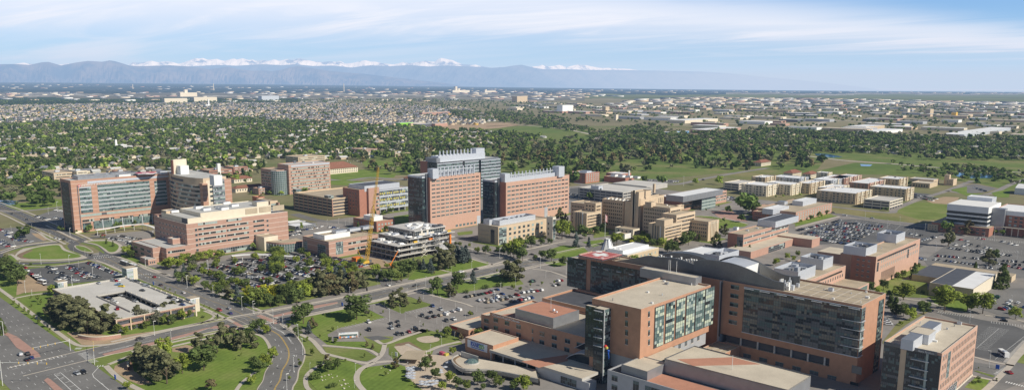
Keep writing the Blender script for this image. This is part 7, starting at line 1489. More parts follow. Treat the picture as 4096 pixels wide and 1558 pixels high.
def cards(centres, radii, per, size, q, flat=.25):
    V, F, S = [], [], []; n = 0
    for c, r in zip(centres, radii):
        base = q.uniform(.72, 1.28)
        for _ in range(per):
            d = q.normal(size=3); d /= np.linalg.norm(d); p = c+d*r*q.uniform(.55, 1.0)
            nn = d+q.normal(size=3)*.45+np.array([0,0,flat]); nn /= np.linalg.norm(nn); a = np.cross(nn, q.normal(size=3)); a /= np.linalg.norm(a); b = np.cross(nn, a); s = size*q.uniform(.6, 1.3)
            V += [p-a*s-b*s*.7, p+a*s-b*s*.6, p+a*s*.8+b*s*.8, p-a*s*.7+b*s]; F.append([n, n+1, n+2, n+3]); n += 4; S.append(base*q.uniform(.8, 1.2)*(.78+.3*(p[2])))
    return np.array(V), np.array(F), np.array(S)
def crown(kind, seed, lod=1):
    q = np.random.default_rng(seed); C, R = [], []
    if kind in ('decid', 'young'):
        n = 13 if kind == 'decid' else 7
        for i in range(n):
            a = q.uniform(0, 6.28); z = q.uniform(.32, .88) if kind == 'decid' else q.uniform(.35, .9); w_ = sqrt(max(.05, 1-((z-.55)/.48)**2))*(.34 if kind == 'decid' else .2); rr = q.uniform(.35, 1)
            C.append((cos(a)*w_*rr, sin(a)*w_*rr, z)); R.append(q.uniform(.12, .19) if kind == 'decid' else q.uniform(.1, .15))
        C += [(0, 0, .58), (.1, .08, .5), (-.1, -.06, .62)] if kind == 'decid' else [(0, 0, .58)]; R += [.27, .22, .22] if kind == 'decid' else [.16]
    elif kind == 'pine':
        for i in range(15):
            z = .2+.76*(i/14.); w_ = .24*(1-z)**.55+.03; a = q.uniform(0, 6.28); rr = q.uniform(.3, 1.15); C.append((cos(a)*w_*rr, sin(a)*w_*rr, z)); R.append(q.uniform(.07, .13)*(1.35-z*.7))
    elif kind == 'spruce':
        for i in range(18):
            z = .08+.88*(i/17.); w_ = .24*(1-z)+.01; a = q.uniform(0, 6.28); C.append((cos(a)*w_*.6, sin(a)*w_*.6, z)); R.append((.15*(1-z)+.035)*q.uniform(.85, 1.15))
    else:
        for i in range(6): a = q.uniform(0, 6.28); C.append((cos(a)*.4, sin(a)*.4, q.uniform(.3, .6))); R.append(q.uniform(.28, .4))
    C = np.array(C); R = np.array(R)
    per, size = {1: (62, .036), 2: (11, .08), 3: (3, .15)}[lod]
    if kind == 'spruce': size *= .8
    if kind == 'shrub': size *= 1.6
    return cards(C, R, per, size, q, .5 if kind == 'spruce' else .25)
def crown_mesh(kind, seed, m):
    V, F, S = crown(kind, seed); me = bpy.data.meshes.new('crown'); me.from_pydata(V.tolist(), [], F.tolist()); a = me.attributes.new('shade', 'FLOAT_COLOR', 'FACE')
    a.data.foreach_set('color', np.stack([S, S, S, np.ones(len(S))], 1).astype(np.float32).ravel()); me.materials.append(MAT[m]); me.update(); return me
LEAF = dict(decid=('decid','leaf_green'), deep=('decid','leaf_deep'), bright=('decid','leaf_bright'), yellow=('decid','leaf_yellow'), pine=('pine','leaf_pine'), spruce=('spruce','leaf_spruce'), dark=('spruce','leaf_deep'), brown=('pine','leaf_brown'), grey=('decid','leaf_grey'), young=('young','leaf_green'), shrub=('shrub','leaf_deep'), bare=('young','leaf_brown'))
CM = {k: [crown_mesh(s, 11*i+hash_, m) for i in range(3)] for hash_, (k, (s, m)) in enumerate(LEAF.items())}
def trunk_mesh(kind):
    b = MB(); top = .5 if kind != 'shrub' else .3; b.tube((0,0,0), (0,0,top), .024, 6, 0, .014)
    if kind not in ('spruce', 'dark', 'shrub'):
        for a in range(5): b.tube((0,0,.22+.05*a), (.17*cos(a*2.4), .17*sin(a*2.4), .48+.05*a), .011, 4, 0, .005)
    return b.mesh('trunk', ['bark'])
TM = {k: trunk_mesh(k) for k in LEAF}
WHAT = dict(decid='leafy green tree', deep='dense dark green tree', bright='bright green tree', yellow='yellow-green tree', pine='dark ragged pine', spruce='blue-grey spruce', dark='dark green conifer', brown='brownish conifer', grey='grey-green tree', young='slim young tree', shrub='low round shrub', bare='thin brownish tree')
NAMEK = dict(pine='pine_tree', spruce='spruce_tree', dark='spruce_tree', brown='pine_tree', shrub='shrub', young='young_tree')
TREES = []   # x, y, height, kind, width factor, where
def tr(v, where, *L):
    for t in L:
        x, y, yt = t[:3]; k = t[3] if len(t) > 3 else 'decid'; X, Y = W(v, x, y); h = min(26, max(1.2, hgt(v, x, y, yt))); TREES.append((X, Y, h*1.06, k, (t[4] if len(t) > 4 else 1)*(1.22 if k in ('decid','deep','bright','yellow','grey') else 1.12), where))
P_, D_, B_, S_, Yw, DK, GR, BR, YG, SH = 'pine', 'deep', 'bright', 'spruce', 'yellow', 'dark', 'grey', 'brown', 'young', 'shrub'
tr('e', 'left of the foreground garage', (425,425,265,P_,1.4),(480,450,255,P_,1.4),(520,400,240,P_,1.3),(560,430,250,P_,1.4),(600,485,270,P_,1.4),(640,500,300,P_,1.3),(690,540,355,P_,1.2),(740,510,350,P_,1.2),(762,540,400,P_,1),(840,518,322,P_,1.5),(560,500,330,P_,1.4),(640,440,260,P_,1.4),(700,460,315,P_,1.4),(520,470,300,P_,1.4),(400,400,280,P_,1.3))
tr('e', 'in front of the foreground garage', (1080,440,325,P_,1.6),(1130,470,350,GR,1),(960,470,400),(1040,500,420,DK,1.2),(930,540,460),(985,540,480,B_),(1220,470,360,GR,.8),(1290,405,298,P_,1.5),(1360,385,283,P_,1.5),(1280,470,390),(1345,465,380,D_),(1430,435,350,B_,.8),(1490,410,350),(1150,500,440),(1180,480,430,D_),(1410,400,345,P_),(1095,490,450),(900,545,500,YG),(1590,415,395,SH))
tr('e', 'in the grove below the avenue', (1110,790,622,P_,1.5),(1180,840,640,P_,1.5),(1240,900,655,P_,1.3),(1310,930,700,P_,1.4),(1150,850,700,P_,1.5),(1285,730,565,B_,.8),(1430,850,700,B_,.9),(1600,825,645,D_,1.25),(1560,695,535,P_,1.1),(1640,690,560,P_,1.2),(1760,640,462,P_,1.3),(1830,655,500,P_,1.2),(1890,665,520,P_,1.1),(1700,695,570,P_,1.3),(1950,610,510,D_),(1985,650,530,P_,1.1),(1090,760,650,P_,1.3))
tr('e', 'on the left grass strip', (110,312,272,YG),(148,338,300,YG),(190,368,330,YG),(225,393,352,YG),(268,423,385,YG),(310,463,412,YG),(395,522,492,YG),(370,422,382,YG),(298,293,240,YG),(322,312,268,YG),(245,263,235,YG),(250,330,300,YG),(20,545,420,DK),(140,165,40,D_,1.2),(100,120,-10,D_,1.3),(30,100,-50,D_,1.3),(60,60,-70,P_,1.2),(420,240,160,B_),(395,225,175,B_))
tr('e', 'on the lower lawn', (1970,935,858,B_),(1985,775,715,D_),(1002,975,912,B_),(1890,715,680,YG),(1850,742,722,YG),(1660,985,868,'bare',1.2),(1530,985,960,YG))
tr('e', 'along the street beside the garage', *[(x, 187+(x-1295)*.468+6, 187+(x-1295)*.468-22, YG, .8) for x in (1295,1335,1375,1480,1520,1562,1602,1642,1690)], *[(x, y, y-22, YG, .8) for x, y in ((1300,560-20),(120,95))][:0])
tr('e', 'on the near edge of the tree-filled car park', (1380,102,28,S_),(1425,145,45,D_),(1480,150,60,P_,1.4),(1530,165,85,B_),(1595,92,20,B_),(1605,195,118,D_),(1660,215,138),(1720,245,165,D_),(1790,262,168,P_,1.6),(1862,285,162,S_),(1945,255,168,Yw),(1910,322,238,B_),(1965,328,238,D_),(1700,192,140,B_),(1762,205,118),(1890,165,120),(1520,40,-30,GR),(1440,60,-10,S_))
tr('f', 'on the near edge of the tree-filled car park', (100,300,158,Yw),(165,292,152,Yw),(60,322,200,D_),(20,330,175),(112,328,238,D_),(182,325,240,D_),(238,305,148,D_),(322,300,172,D_),(378,268,158,B_),(420,172,100),(402,242,112,B_),(272,180,120,B_),(40,150,110),(300,210,130))
tr('f', 'in the conifer row', (455,235,80,P_,1.2),(490,240,45,P_,1.2),(530,242,55,P_,1.2),(575,238,80,BR,1.2),(612,232,90,BR,1.2),(655,228,55,P_,1.2),(692,208,30,S_,1.1),(742,212,65,BR,1.2),(795,192,55,P_,1.2),(835,182,45,P_,1.1),(630,150,20,S_))
tr('f', 'beside the second crossing', (372,462,308,D_,1.25),(442,502,420,'brown',1.4),(412,542,448,S_),(322,562,475,D_),(75,542,473,B_),(12,535,425,D_,1.1),(258,510,458,YG))
tr('f', 'on the central lawn', (790,428,252,D_,1.3),(722,442,408,SH),(605,522,475,YG),(908,412,378,YG),(995,382,350,YG),(1072,332,222,P_,1.5),(1135,322,188,P_,1.4),(1168,312,245,P_,1.2),(1282,307,253,P_,1),(870,400,350,GR))
tr('f', 'beside the north-south street', (1422,228,100,'deep',1.05),(1582,192,68,D_,1.15),(1512,245,148,P_,1.3),(1552,255,180,P_,1.2),(1702,145,42,S_,1.15),(1640,222,190,SH),(1800,188,148,SH),(1912,172,128,SH),(1985,130,-25,P_,1.6),(2040,120,-30,P_,1.5),(2010,100,-10,P_,1.4),(1890,60,30,YG))
tr('f', 'in the garden', (580,602,566,D_),(625,612,574),(500,572,538,YG),(400,602,553,YG),(442,712,640,YG),(134,732,648,B_),(72,805,698,B_),(32,848,738,D_),(345,802,735,YG),(265,912,870,YG),(560,775,705,BR,1.4),(566,842,755,D_),(642,818,735,D_),(500,822,770,D_),(455,892,830,SH),(600,962,918,SH),(702,762,730,YG),(850,727,690,YG),(1100,812,730,BR,1.3),(1020,872,818,YG),(1330,832,728,D_),(1405,892,810,D_),(1460,982,918,B_),(1518,922,840,B_),(1580,962,878,D_),(1650,982,908),(1738,942,835,D_),(1850,922,828,D_),(1905,962,880),(1540,702,648,B_),(1602,592,540,BR,1.2),(1310,482,455,YG),(1420,552,508,YG),(1455,572,518,YG),(1340,532,498,YG),(870,642,598,BR),(915,662,618,BR),(1680,402,362,B_),(1240,950,915,YG),(820,560,530,YG),(1360,780,700,'bare'),(1395,800,760,D_),(1780,980,930,D_))
tr('g', 'in front of the hospital', (92,985,875,B_,1.1),(20,985,905,D_),(330,150,115,YG),(235,165,130,YG),(145,175,145,YG),(65,205,170),(10,190,155))
tr('a', 'on the far edge of the tree-filled car park', (1340,932,845,B_,1.3),(1295,922,868,B_,1.2),(1450,892,805,B_,1.2),(1505,902,825,D_),(1560,872,798,B_,1.2),(1640,862,785,B_,1.2),(1722,852,780,B_,1.2),(1832,852,815,Yw),(1415,925,850,B_),(1600,930,880),(1700,900,850,B_))
tr('a', 'below the long hospital tower', (1000,832,748,B_,1.1),(1030,845,785,D_),(835,735,695,DK),(888,755,712,DK),(820,690,665,YG),(790,690,665,YG),(600,650,620,YG),(190,690,600,D_,1.2),(130,700,640,D_),(240,905,880,D_))
tr('a', 'in the park at far left', *[(x, y, y-h, k, 1.2) for x, y, h, k in ((270,445,100,D_),(320,420,100,D_),(360,400,110,D_),(250,400,90,D_),(400,390,80,D_),(420,330,90,D_),(300,330,80,D_),(340,290,60,D_),(200,290,60,D_),(480,300,70,'grey'),(510,360,110,P_),(90,410,80,D_),(50,380,70,D_),(130,440,40,YG),(60,290,60,D_),(440,290,60,D_),(180,270,50,D_),(380,440,80,D_),(230,340,70,D_))])
tr('p', 'beside the crane yard', (650,765,635,B_,1.2),(560,792,695,D_),(700,835,688,D_,1.1),(762,852,715,D_),(862,852,695,D_),(930,852,720),(640,705,640,B_,1.3),(470,645,555,B_,1.3),(60,625,535,D_),(140,655,575,B_,1.2),(250,685,595,B_,1.2),(330,705,610,D_),(385,745,640,B_),(890,695,612,D_),(800,690,620,B_),(20,700,560,B_),(200,760,650,D_),(290,780,680,B_,1.2),(60,760,660,B_),(120,820,740,D_),(980,870,800,'bare'),(700,700,660,B_))
tr('p', 'in front of the unfinished building', (1072,795,585,D_,1.25),(1140,690,558,S_),(1268,705,565,S_),(1362,740,565,S_,1.1),(1470,695,428,P_,1.35),(1530,700,470,P_,1.2),(1592,685,370,P_,1.3),(1635,650,470,P_),(1700,605,400,'spruce',1.4),(1762,615,410,'spruce',1.4),(1815,605,395,'spruce',1.3),(1200,690,575,GR),(1870,612,558,D_),(1410,760,715,'bare'),(960,680,600,D_),(1690,390,340,D_),(1740,400,345))
tr('p', 'before the beige office', (1962,485,408,B_),(2067,505,385,D_,.8),(2128,475,425,B_,.7),(1862,412,358,B_,.8),(2225,495,405,'deep'),(2300,505,420,D_),(2340,480,360,'deep'),(2432,545,335,B_,.9),(2545,585,405,D_),(2490,560,420,D_),(2390,530,400,'deep'))
tr('c', 'around the curved drive', (40,795,700,B_),(85,775,680,D_),(150,765,672,D_),(232,745,688,'deep'),(300,735,688,D_),(392,695,555,B_,.9),(452,675,590,D_),(572,692,585,D_,1.1),(650,662,590,D_),(705,652,578,D_),(502,762,648,S_),(602,758,682,S_),(822,745,645,B_,1.1),(310,872,778,D_),(400,912,835,D_),(182,862,820,D_),(240,852,788,D_),(330,905,870,YG))
tr('c', 'at the foot of the tan hospital', (980,735,668,B_,1.1),(1040,735,655,B_,1.2),(1100,750,690,D_),(1180,765,690,B_),(1252,812,715,D_),(1292,802,745,D_),(1140,745,695,D_),(935,745,703,Yw),(1382,745,635,D_,1.2),(1340,750,670,D_),(1510,695,618,P_),(1572,755,685,P_,1.4),(1622,752,700,P_,1.3),(1602,702,640,P_),(1640,662,595,P_),(1670,672,580,P_),(1220,800,740,B_),(380,562,458,P_),(420,562,498,P_),(215,522,448,D_),(310,512,465,P_),(130,502,462,D_),(60,502,470,D_))
tr('c', 'between the laboratory blocks', (482,275,165,D_),(612,392,330,D_),(1042,262,200,D_),(1170,275,193,D_),(1440,272,218,B_),(1622,272,205,B_),(1822,505,342,D_,1.1),(1865,485,360,D_),(1800,565,500,D_),(1700,490,440,B_),(1680,470,440,B_),(1890,500,400,D_),(1660,560,530,D_),(470,250,190,P_),(1520,480,455,YG),(1620,450,425,YG))
tr('d', 'around the large car parks', (1412,755,610,P_,1),(1392,645,550,D_,.9),(1562,665,555,'brown',1.4),(1642,642,545,'brown',1.2),(1730,905,785,P_,1.3),(1775,860,780,D_),(1882,662,612,B_),(1852,652,612,B_),(932,478,448,D_),(902,472,448,D_),(1840,985,895,P_),(1640,258,188,DK),(1442,272,238,D_),(1420,262,240,D_),(1770,262,220,D_),(1110,272,242,D_),(1252,218,190,'deep'),(1312,218,190,'deep'),(62,905,845,B_),(150,855,808,B_),(232,832,790),(200,870,830,B_),(410,520,490,'bare'),(1940,650,620,B_),(250,360,335,B_),(120,370,345,B_),(60,380,350,YG))
tr('h', 'between the hospital and the gymnasium', (742,205,128,D_),(800,205,138,D_),(1062,275,148,B_,1.1),(1105,245,155,B_),(905,195,118,D_),(962,335,228,DK,1.3),(1000,385,258,DK,1.3),(1062,405,308,D_),(1112,432,338,B_),(1040,475,440,B_),(1218,385,275,D_),(1382,362,178,B_,1.1),(1420,300,200,B_),(1562,362,232,B_),(1682,382,225,B_),(1940,425,330,B_),(1832,185,0,DK,1.2),(1142,110,-8,DK,1.2),(1622,62,-20,DK),(1212,232,200,D_),(1190,340,290,DK),(950,250,200,D_),(990,240,190,B_),(860,230,180,B_),(1612,930,905,SH),(1650,890,870,SH),(1660,920,895,SH),(1650,815,795,YG),(1790,905,880,YG),(1920,385,345,D_))
def scatter(poly, n, where, hr, kinds, q, excl=()):
    P = G('o', *poly); xs = [p[0] for p in P]; ys = [p[1] for p in P]; c = 0
    for _ in range(n*30):
        if c >= n: break
        x, y = q.uniform(min(xs), max(xs)), q.uniform(min(ys), max(ys))
        if not inpoly(x, y, P) or not inview(x, y): continue
        if any(e[0] < x < e[1] and e[2] < y < e[3] for e in excl): continue
        if sin(x*.017+1)*sin(y*.021)+q.uniform(-.8, .9) < -.12: continue
        TREES.append((x, y, q.uniform(*hr), q.choice(kinds), q.uniform(1.1, 1.5), where)); c += 1
q = random.Random(3)
for i in range(13):
    for s in (-2.5, 3): X, Y = W('f', 175+s*5-i*2, 10+i*14-95); TREES.append((X, Y, q.uniform(7, 9.5), q.choice([B_, D_, 'decid']), 1.4, 'inside the tree-filled car park'))
for k in range(6):
    for j in range(9):
        x, y = -626+j*10.5+q.uniform(-1, 1), 292+k*19+q.uniform(-1, 1)
        if q.random() < .6: TREES.append((x, y, q.uniform(5.5, 8.5), q.choice([B_, D_, 'decid']), 1.3, 'inside the tree-filled car park'))
scatter(((1440,640),(1640,600),(1800,590),(2230,575),(2700,570),(3150,600),(3300,650),(3240,690),(2900,680),(2700,670),(2500,700),(2290,700),(2000,690),(1700,700),(1480,700)), 900, 'on the golf course', (7, 18), ['decid','deep','grey','pine','brown','dark','deep'], q)
scatter(((2050,560),(2550,540),(3100,560),(3400,600),(3280,640),(2500,600),(2050,590)), 260, 'on the golf course', (9, 15), ['decid','deep','grey','deep'], q)
BL = [(-925,-840,280,460),(-880,-780,420,540),(-830,-640,500,640)]
scatter(((-80,505),(300,492),(700,480),(1000,474),(1500,505),(1800,520),(2060,535),(2230,556),(2050,575),(1800,590),(1600,602),(1450,640),(1400,640),(1080,650),(1000,735),(840,730),(700,690),(600,672),(420,690),(280,700),(160,760),(0,820),(-100,820)), 7200, 'in the leafy suburb', (6, 15), ['decid','deep','deep','grey','deep','decid','dark','dark','bright'], q, BL)
scatter(((2560,560),(2800,530),(3090,520),(3300,532),(3700,545),(4150,560),(4150,645),(3700,640),(3450,612),(3200,612),(2900,592),(2600,598)), 2200, 'in the tree belt at right', (7, 15), ['decid','deep','deep','grey'], q)
scatter(((1790,445),(2050,455),(2240,472),(2330,510),(2420,535),(2250,525),(2100,500),(1850,478)), 700, 'in the far woodland', (9, 16), ['deep','decid','grey'], q)
scatter(((2350,540),(2600,500),(2750,540),(2700,580),(2450,575)), 450, 'in the far woodland', (9, 15), ['deep','decid','grey'], q)
scatter(((-50,400),(1800,395),(2400,420),(4200,420),(4200,560),(3100,520),(2500,500),(2000,470),(1000,475),(-50,495)), 4500, 'among far roofs', (8, 14), ['deep','decid'], q)
scatter(((3560,650),(4150,690),(4150,740),(3900,730),(3600,690)), 130, 'in the meadow', (6, 11), ['deep','decid','grey'], q)
PV = MB()
for (x0, x1, y0, y1), h in RECTS:
    if x1-x0 < 9 or y1-y0 < 9 or y0 > 1000: continue
    if x0 < -560 or y0 > 440:
        PV.quad((x0-5,y0-7,.045),(x1+7,y0-7,.045),(x1+7,y1+5,.045),(x0-5,y1+5,.045))
    if y0 < 420 and x1 > -330 or x0 < -640 and y0 > 240 and y1 < 300: continue
    for fx, a, c in ((1, y0, y1), (0, x0, x1)):
        t = a+4
        while t < c-2:
            x, y = (x1+q.uniform(4, 6.5), t) if fx else (t, y0-q.uniform(4, 6.5))
            if q.random() < .42 and inview(x, y) and not any(r_[0]-3 < x < r_[1]+3 and r_[2]-3 < y < r_[3]+3 for r_, _ in RECTS) and not -628 < x < -455: TREES.append((x, y, q.uniform(4, 9), q.choice([D_, B_, 'decid', YG, 'decid', DK]), 1.2, 'beside the campus buildings'))
            t += q.uniform(6, 11)
PV.build('lawn', 'grass')['kind'] = 'structure'
TREES.sort(key=lambda t: camdist(t[0], t[1])); lab = []
def in_frame(t): return inview(t[0], t[1], t[2]/2, 20)
vis = [t for t in TREES if in_frame(t)]; near = vis[:620]; cnt = dict(); indiv = []; rest = []
for t in vis:
    k = t[3] in ('pine','spruce','dark','brown'), t[3] in ('young','bare'), t[3] == 'shrub'
    if cnt.get(k, 0) < (170 if k[0] else 60 if k[1] else 20 if k[2] else 260) and len(indiv) < 480: cnt[k] = cnt.get(k, 0)+1; indiv.append(t)
    else: rest.append(t)
for i, (x, y, h, k, wf, where) in enumerate(indiv):
    e = thing(NAMEK.get(k, 'tree'), '', 'shrub' if k == 'shrub' else 'tree', (x, y, .05), None); e['group'] = 'trees '+where; del e['_o']
    rz = (i*2.39996) % 6.283; sh = 1 if k != 'shrub' else .8
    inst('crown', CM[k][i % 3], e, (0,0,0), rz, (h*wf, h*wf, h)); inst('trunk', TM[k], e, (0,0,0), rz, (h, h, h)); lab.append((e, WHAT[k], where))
number_labels(lab)
base = {}
for k, (s, m) in LEAF.items():
    for lod in (2, 3): base[k, lod] = [crown(s, 50+i, lod) for i in range(4)]
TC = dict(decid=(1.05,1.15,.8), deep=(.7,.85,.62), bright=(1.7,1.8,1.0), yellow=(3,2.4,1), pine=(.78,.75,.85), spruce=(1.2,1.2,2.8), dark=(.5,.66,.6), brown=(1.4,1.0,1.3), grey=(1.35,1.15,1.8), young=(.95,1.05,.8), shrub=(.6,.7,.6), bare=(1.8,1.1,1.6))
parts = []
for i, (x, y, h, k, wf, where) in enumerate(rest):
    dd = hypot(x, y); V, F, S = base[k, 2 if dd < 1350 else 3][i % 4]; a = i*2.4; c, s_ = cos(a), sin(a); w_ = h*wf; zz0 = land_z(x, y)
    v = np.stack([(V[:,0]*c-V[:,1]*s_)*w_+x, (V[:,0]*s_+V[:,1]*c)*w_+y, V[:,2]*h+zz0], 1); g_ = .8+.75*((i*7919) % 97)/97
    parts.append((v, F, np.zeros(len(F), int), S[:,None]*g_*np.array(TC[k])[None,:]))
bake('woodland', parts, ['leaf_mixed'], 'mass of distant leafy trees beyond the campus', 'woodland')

def carprofile(kind):
    if kind == 'sedan': return [(-2.25,.35),(-2.3,.75),(-1.6,.92),(-1.15,1.4),(.35,1.44),(1.15,.98),(2.2,.8),(2.28,.35)], 1.8
    if kind == 'suv': return [(-2.3,.4),(-2.35,1.05),(-2.1,1.72),(.4,1.76),(1.15,1.12),(2.25,1.0),(2.32,.4)], 1.9
    if kind == 'pickup': return [(-2.7,.5),(-2.72,1.05),(-.75,1.08),(-.7,1.8),(.7,1.82),(1.35,1.15),(2.65,1.05),(2.7,.5)], 1.95
    return [(-2.6,.4),(-2.65,2.0),(1.3,2.05),(2.0,1.2),(2.65,1.0),(2.7,.4)], 2.0
GLZ = dict(sedan=(-1.35,.95,.95,1.36), suv=(-2.0,.95,1.12,1.66), pickup=(-.6,1.15,1.16,1.72), van=(.2,1.8,1.3,1.9))
def car_parts(kind):
    P, w_ = carprofile(kind); b = MB(); n = len(P); hw = w_/2
    def yy(z): return hw if z < 1.1 else hw-.16*(z-1.0)/.6
    for s in (-1, 1):
        k = len(b.v); b.v += [(x, s*yy(z), z) for x, z in P]; b.f.append(tuple(range(k, k+n)) if s > 0 else tuple(range(k+n-1, k-1, -1))); b.m.append(0)
    for i in range(n): j = (i+1) % n; b.quad((P[i][0],-yy(P[i][1]),P[i][1]),(P[j][0],-yy(P[j][1]),P[j][1]),(P[j][0],yy(P[j][1]),P[j][1]),(P[i][0],yy(P[i][1]),P[i][1]),0)
    g = MB(); xa, xb, za, zb3 = GLZ[kind]
    for s in (-1, 1): g.quad((xa,s*(hw+.01),za),(xb,s*(hw+.01),za),(xb-.35,s*(hw-.05),zb3),(xa+.25,s*(hw-.05),zb3),0)
    if kind == 'sedan': g.quad((.42,-.72,1.43),(.42,.72,1.43),(1.12,.8,1.03),(1.12,-.8,1.03),0); g.quad((-1.55,-.8,.97),(-1.55,.8,.97),(-1.18,.72,1.38),(-1.18,-.72,1.38),0)
    elif kind == 'van': g.quad((1.36,-.85,2.03),(1.36,.85,2.03),(2.0,.9,1.25),(2.0,-.9,1.25),0)
    else: x1_ = .42 if kind == 'suv' else .72; g.quad((x1_,-.75,1.77),(x1_,.75,1.77),(x1_+.68,.85,1.2),(x1_+.68,-.85,1.2),0); g.quad((xa-.12,-.8,1.15),(xa-.12,.8,1.15),(xa-.08,.75,1.64),(xa-.08,-.75,1.64),0)
    for v_ in range(len(g.v)): x, y, z = g.v[v_]; g.v[v_] = (x*1.0, y, z+.02)
    wh = MB(); wh.tube((0,-.12,0),(0,.12,0),.34,10,0); wh.tube((0,-.13,0),(0,.13,0),.18,8,1)
    return b, g, wh
CP_ = {k: car_parts(k) for k in ('sedan','suv','pickup','van')}
CB = {k: (b.mesh('body', ['car_white']), g.mesh('windows', ['car_glass'])) for k, (b, g, w_) in CP_.items()}; CW = CP_['sedan'][2].mesh('wheel', ['tyre','car_silver'])
hl = MB(); hl.box(-.04,.04,-.2,.2,-.08,.08); HL = hl.mesh('headlight', ['lamp_white']); TL = hl.mesh('tail_light', ['lamp_red'])
COLS = ['white']*26+['silver']*20+['black']*17+['charcoal']*14+['red']*9+['blue']*7+['tan']*4+['green']*1
CARS = []
def car(v, x, y, hd, col=None, kind=None, where='', z=ZA, det=False):
    X, Y = W(v, x, y, z); CARS.append((X, Y, z, hd, col or q.choice(COLS), kind or q.choice(['sedan']*4+['suv']*4+['pickup','van'][:1]), where, det))
def row(v, xa, ya, xb, yb, n, p, where, z=ZA):
    a, b = W(v, xa, ya, z), W(v, xb, yb, z); hd = atan2(b[1]-a[1], b[0]-a[0])+pi/2; L = hypot(b[0]-a[0], b[1]-a[1]); n = max(2, min(n, int(L/2.7)) if n else int(L/2.75))
    for i in range(n):
        if q.random() < p: t = i/(n-1) if n > 1 else 0; CARS.append((a[0]+(b[0]-a[0])*t, a[1]+(b[1]-a[1])*t, z, hd+(pi if q.random() < .3 else 0)+q.uniform(-.03,.03), q.choice(COLS), q.choice(['sedan']*4+['suv']*4+['pickup','van']), where, False))
w1c = 'in the lot behind the foreground garage'
for r_ in ((1145,487,1525,642,20,.97),(880,532,1060,560,7,.9),(950,580,1270,675,12,.85),(1000,620,1170,690,7,.95),(870,550,960,570,4,1),(620,545,740,580,4,.8),(600,605,800,620,5,.8),(800,650,980,715,7,.85),(740,690,830,705,3,1),(460,650,580,735,5,.8)): row('u', *r_, w1c)
car('u', 320, 552, .3, 'red', 'pickup', w1c); car('u', 345, 590, .3, 'white', 'van', w1c); car('u', 405, 632, .2, 'red', 'suv', w1c)
w2c = 'in the far left lot'
for r_ in ((0,60,130,100,6,1),(90,130,220,200,6,1),(200,190,400,215,9,.95),(0,215,170,275,8,1),(-60,170,60,220,7,1),(20,240,100,275,4,.9)): row('u', *r_, w2c)
w3c = 'in the lot before the curved hospital tower'
for r_ in ((1540,140,1800,185,11,.95),(1420,172,1530,190,5,1),(1540,190,1650,215,5,.9),(1640,228,1760,290,7,1),(1250,125,1330,135,2,1)): row('u', *r_, w3c)
row('a', 285, 522, 375, 545, 5, 1, 'beside the long hospital tower'); row('a', 430, 530, 520, 545, 6, .8, 'beside the long hospital tower'); row('a', 440, 470, 520, 485, 4, .6, 'beside the long hospital tower')
for k in range(7):
    for d_ in (-2.6, 2.6):
        y = 300+k*16.5+d_; x = -632
        while x < -541:
            if q.random() < .92: CARS.append((x, y, ZA, pi/2, q.choice(COLS), q.choice(['sedan','suv','suv','sedan','pickup']), 'in the tree-filled car park', False))
            x += 2.8
w4c = 'in the small lot between the lawns'
for r_ in ((1350,418,1485,392,7,1),(1500,378,1590,358,5,1)): row('f', *r_, w4c)
for x, y, c in ((1385,327,'blue'),(1450,355,'silver'),(1372,376,'black'),(1305,403,'charcoal'),(1495,442,'charcoal'),(1552,430,'white'),(1690,385,'black')): car('f', x, y, -.4, c, None, w4c)
w5c = 'in the visitor lot beside the bus'
for x, y, c, k in ((885,453,'white','suv'),(888,514,'black','suv'),(1060,464,'charcoal','sedan'),(1062,500,'silver','suv'),(1112,450,'charcoal','sedan'),(1118,482,'black','sedan'),(1112,548,'charcoal','suv'),(1145,545,'black','sedan'),(1200,529,'red','sedan'),(1252,510,'black','van'),(1820,498,'black','sedan')): car('f', x, y, -.35, c, k, w5c)
w6c = 'in the lot beside the brick hospital wing'
for r_ in ((1650,256,1830,220,10,1),(1850,208,1890,198,2,1),(1750,285,1990,250,11,1),(1810,298,1960,272,8,1),(1880,245,1930,232,3,1)): row('f', *r_, w6c)
for r_ in ((0,292,150,262,7,1),(0,252,40,242,2,1),(85,222,230,203,6,1),(330,165,360,160,1,1),(150,135,170,132,1,1),(360,130,385,126,1,1)): row('g', *r_, w6c)
w7c = 'in the big lot behind the brick blocks'; row('d', 235, 632, 470, 576, 15, .95, w7c); row('d', 490, 575, 560, 552, 4, .8, w7c)
for k in range(8): row('d', 225+48*k, 676-15*k, 640+36*k, 742-20*k, 0, .97, w7c)
row('d', 640, 580, 700, 575, 4, 1, w7c); row('d', 1120, 660, 1200, 672, 5, .9, w7c)
w8c = 'in the lot at the right edge'
for r_ in ((1190,712,1370,668,9,.8),(1330,832,1640,852,0,.9),(1310,860,1620,898,0,.9),(1430,770,1700,812,0,.85),(1560,742,1740,772,0,.85),(1640,790,1900,830,0,.85),(1700,885,2010,905,0,.75),(1660,860,2010,880,0,.7),(1640,915,1860,935,0,.8),(1880,912,2010,935,0,.9),(1510,705,1560,715,3,1),(1470,745,1530,755,3,1),(1190,850,1220,860,2,1),(1640,690,1800,725,0,.3),(1840,720,1960,750,0,.3)): row('d', *r_, w8c)
w9c = 'in the lot beside the gymnasium'
for r_ in ((1742,292,1795,250,5,.9),(1830,352,1905,328,5,1),(1880,310,2010,335,9,.9),(1900,290,1960,300,4,1)): row('h', *r_, w9c)
row('h', 925, 432, 950, 470, 3, 1, 'behind the hospital east tower')
wAc = 'in a lot beyond the research towers'
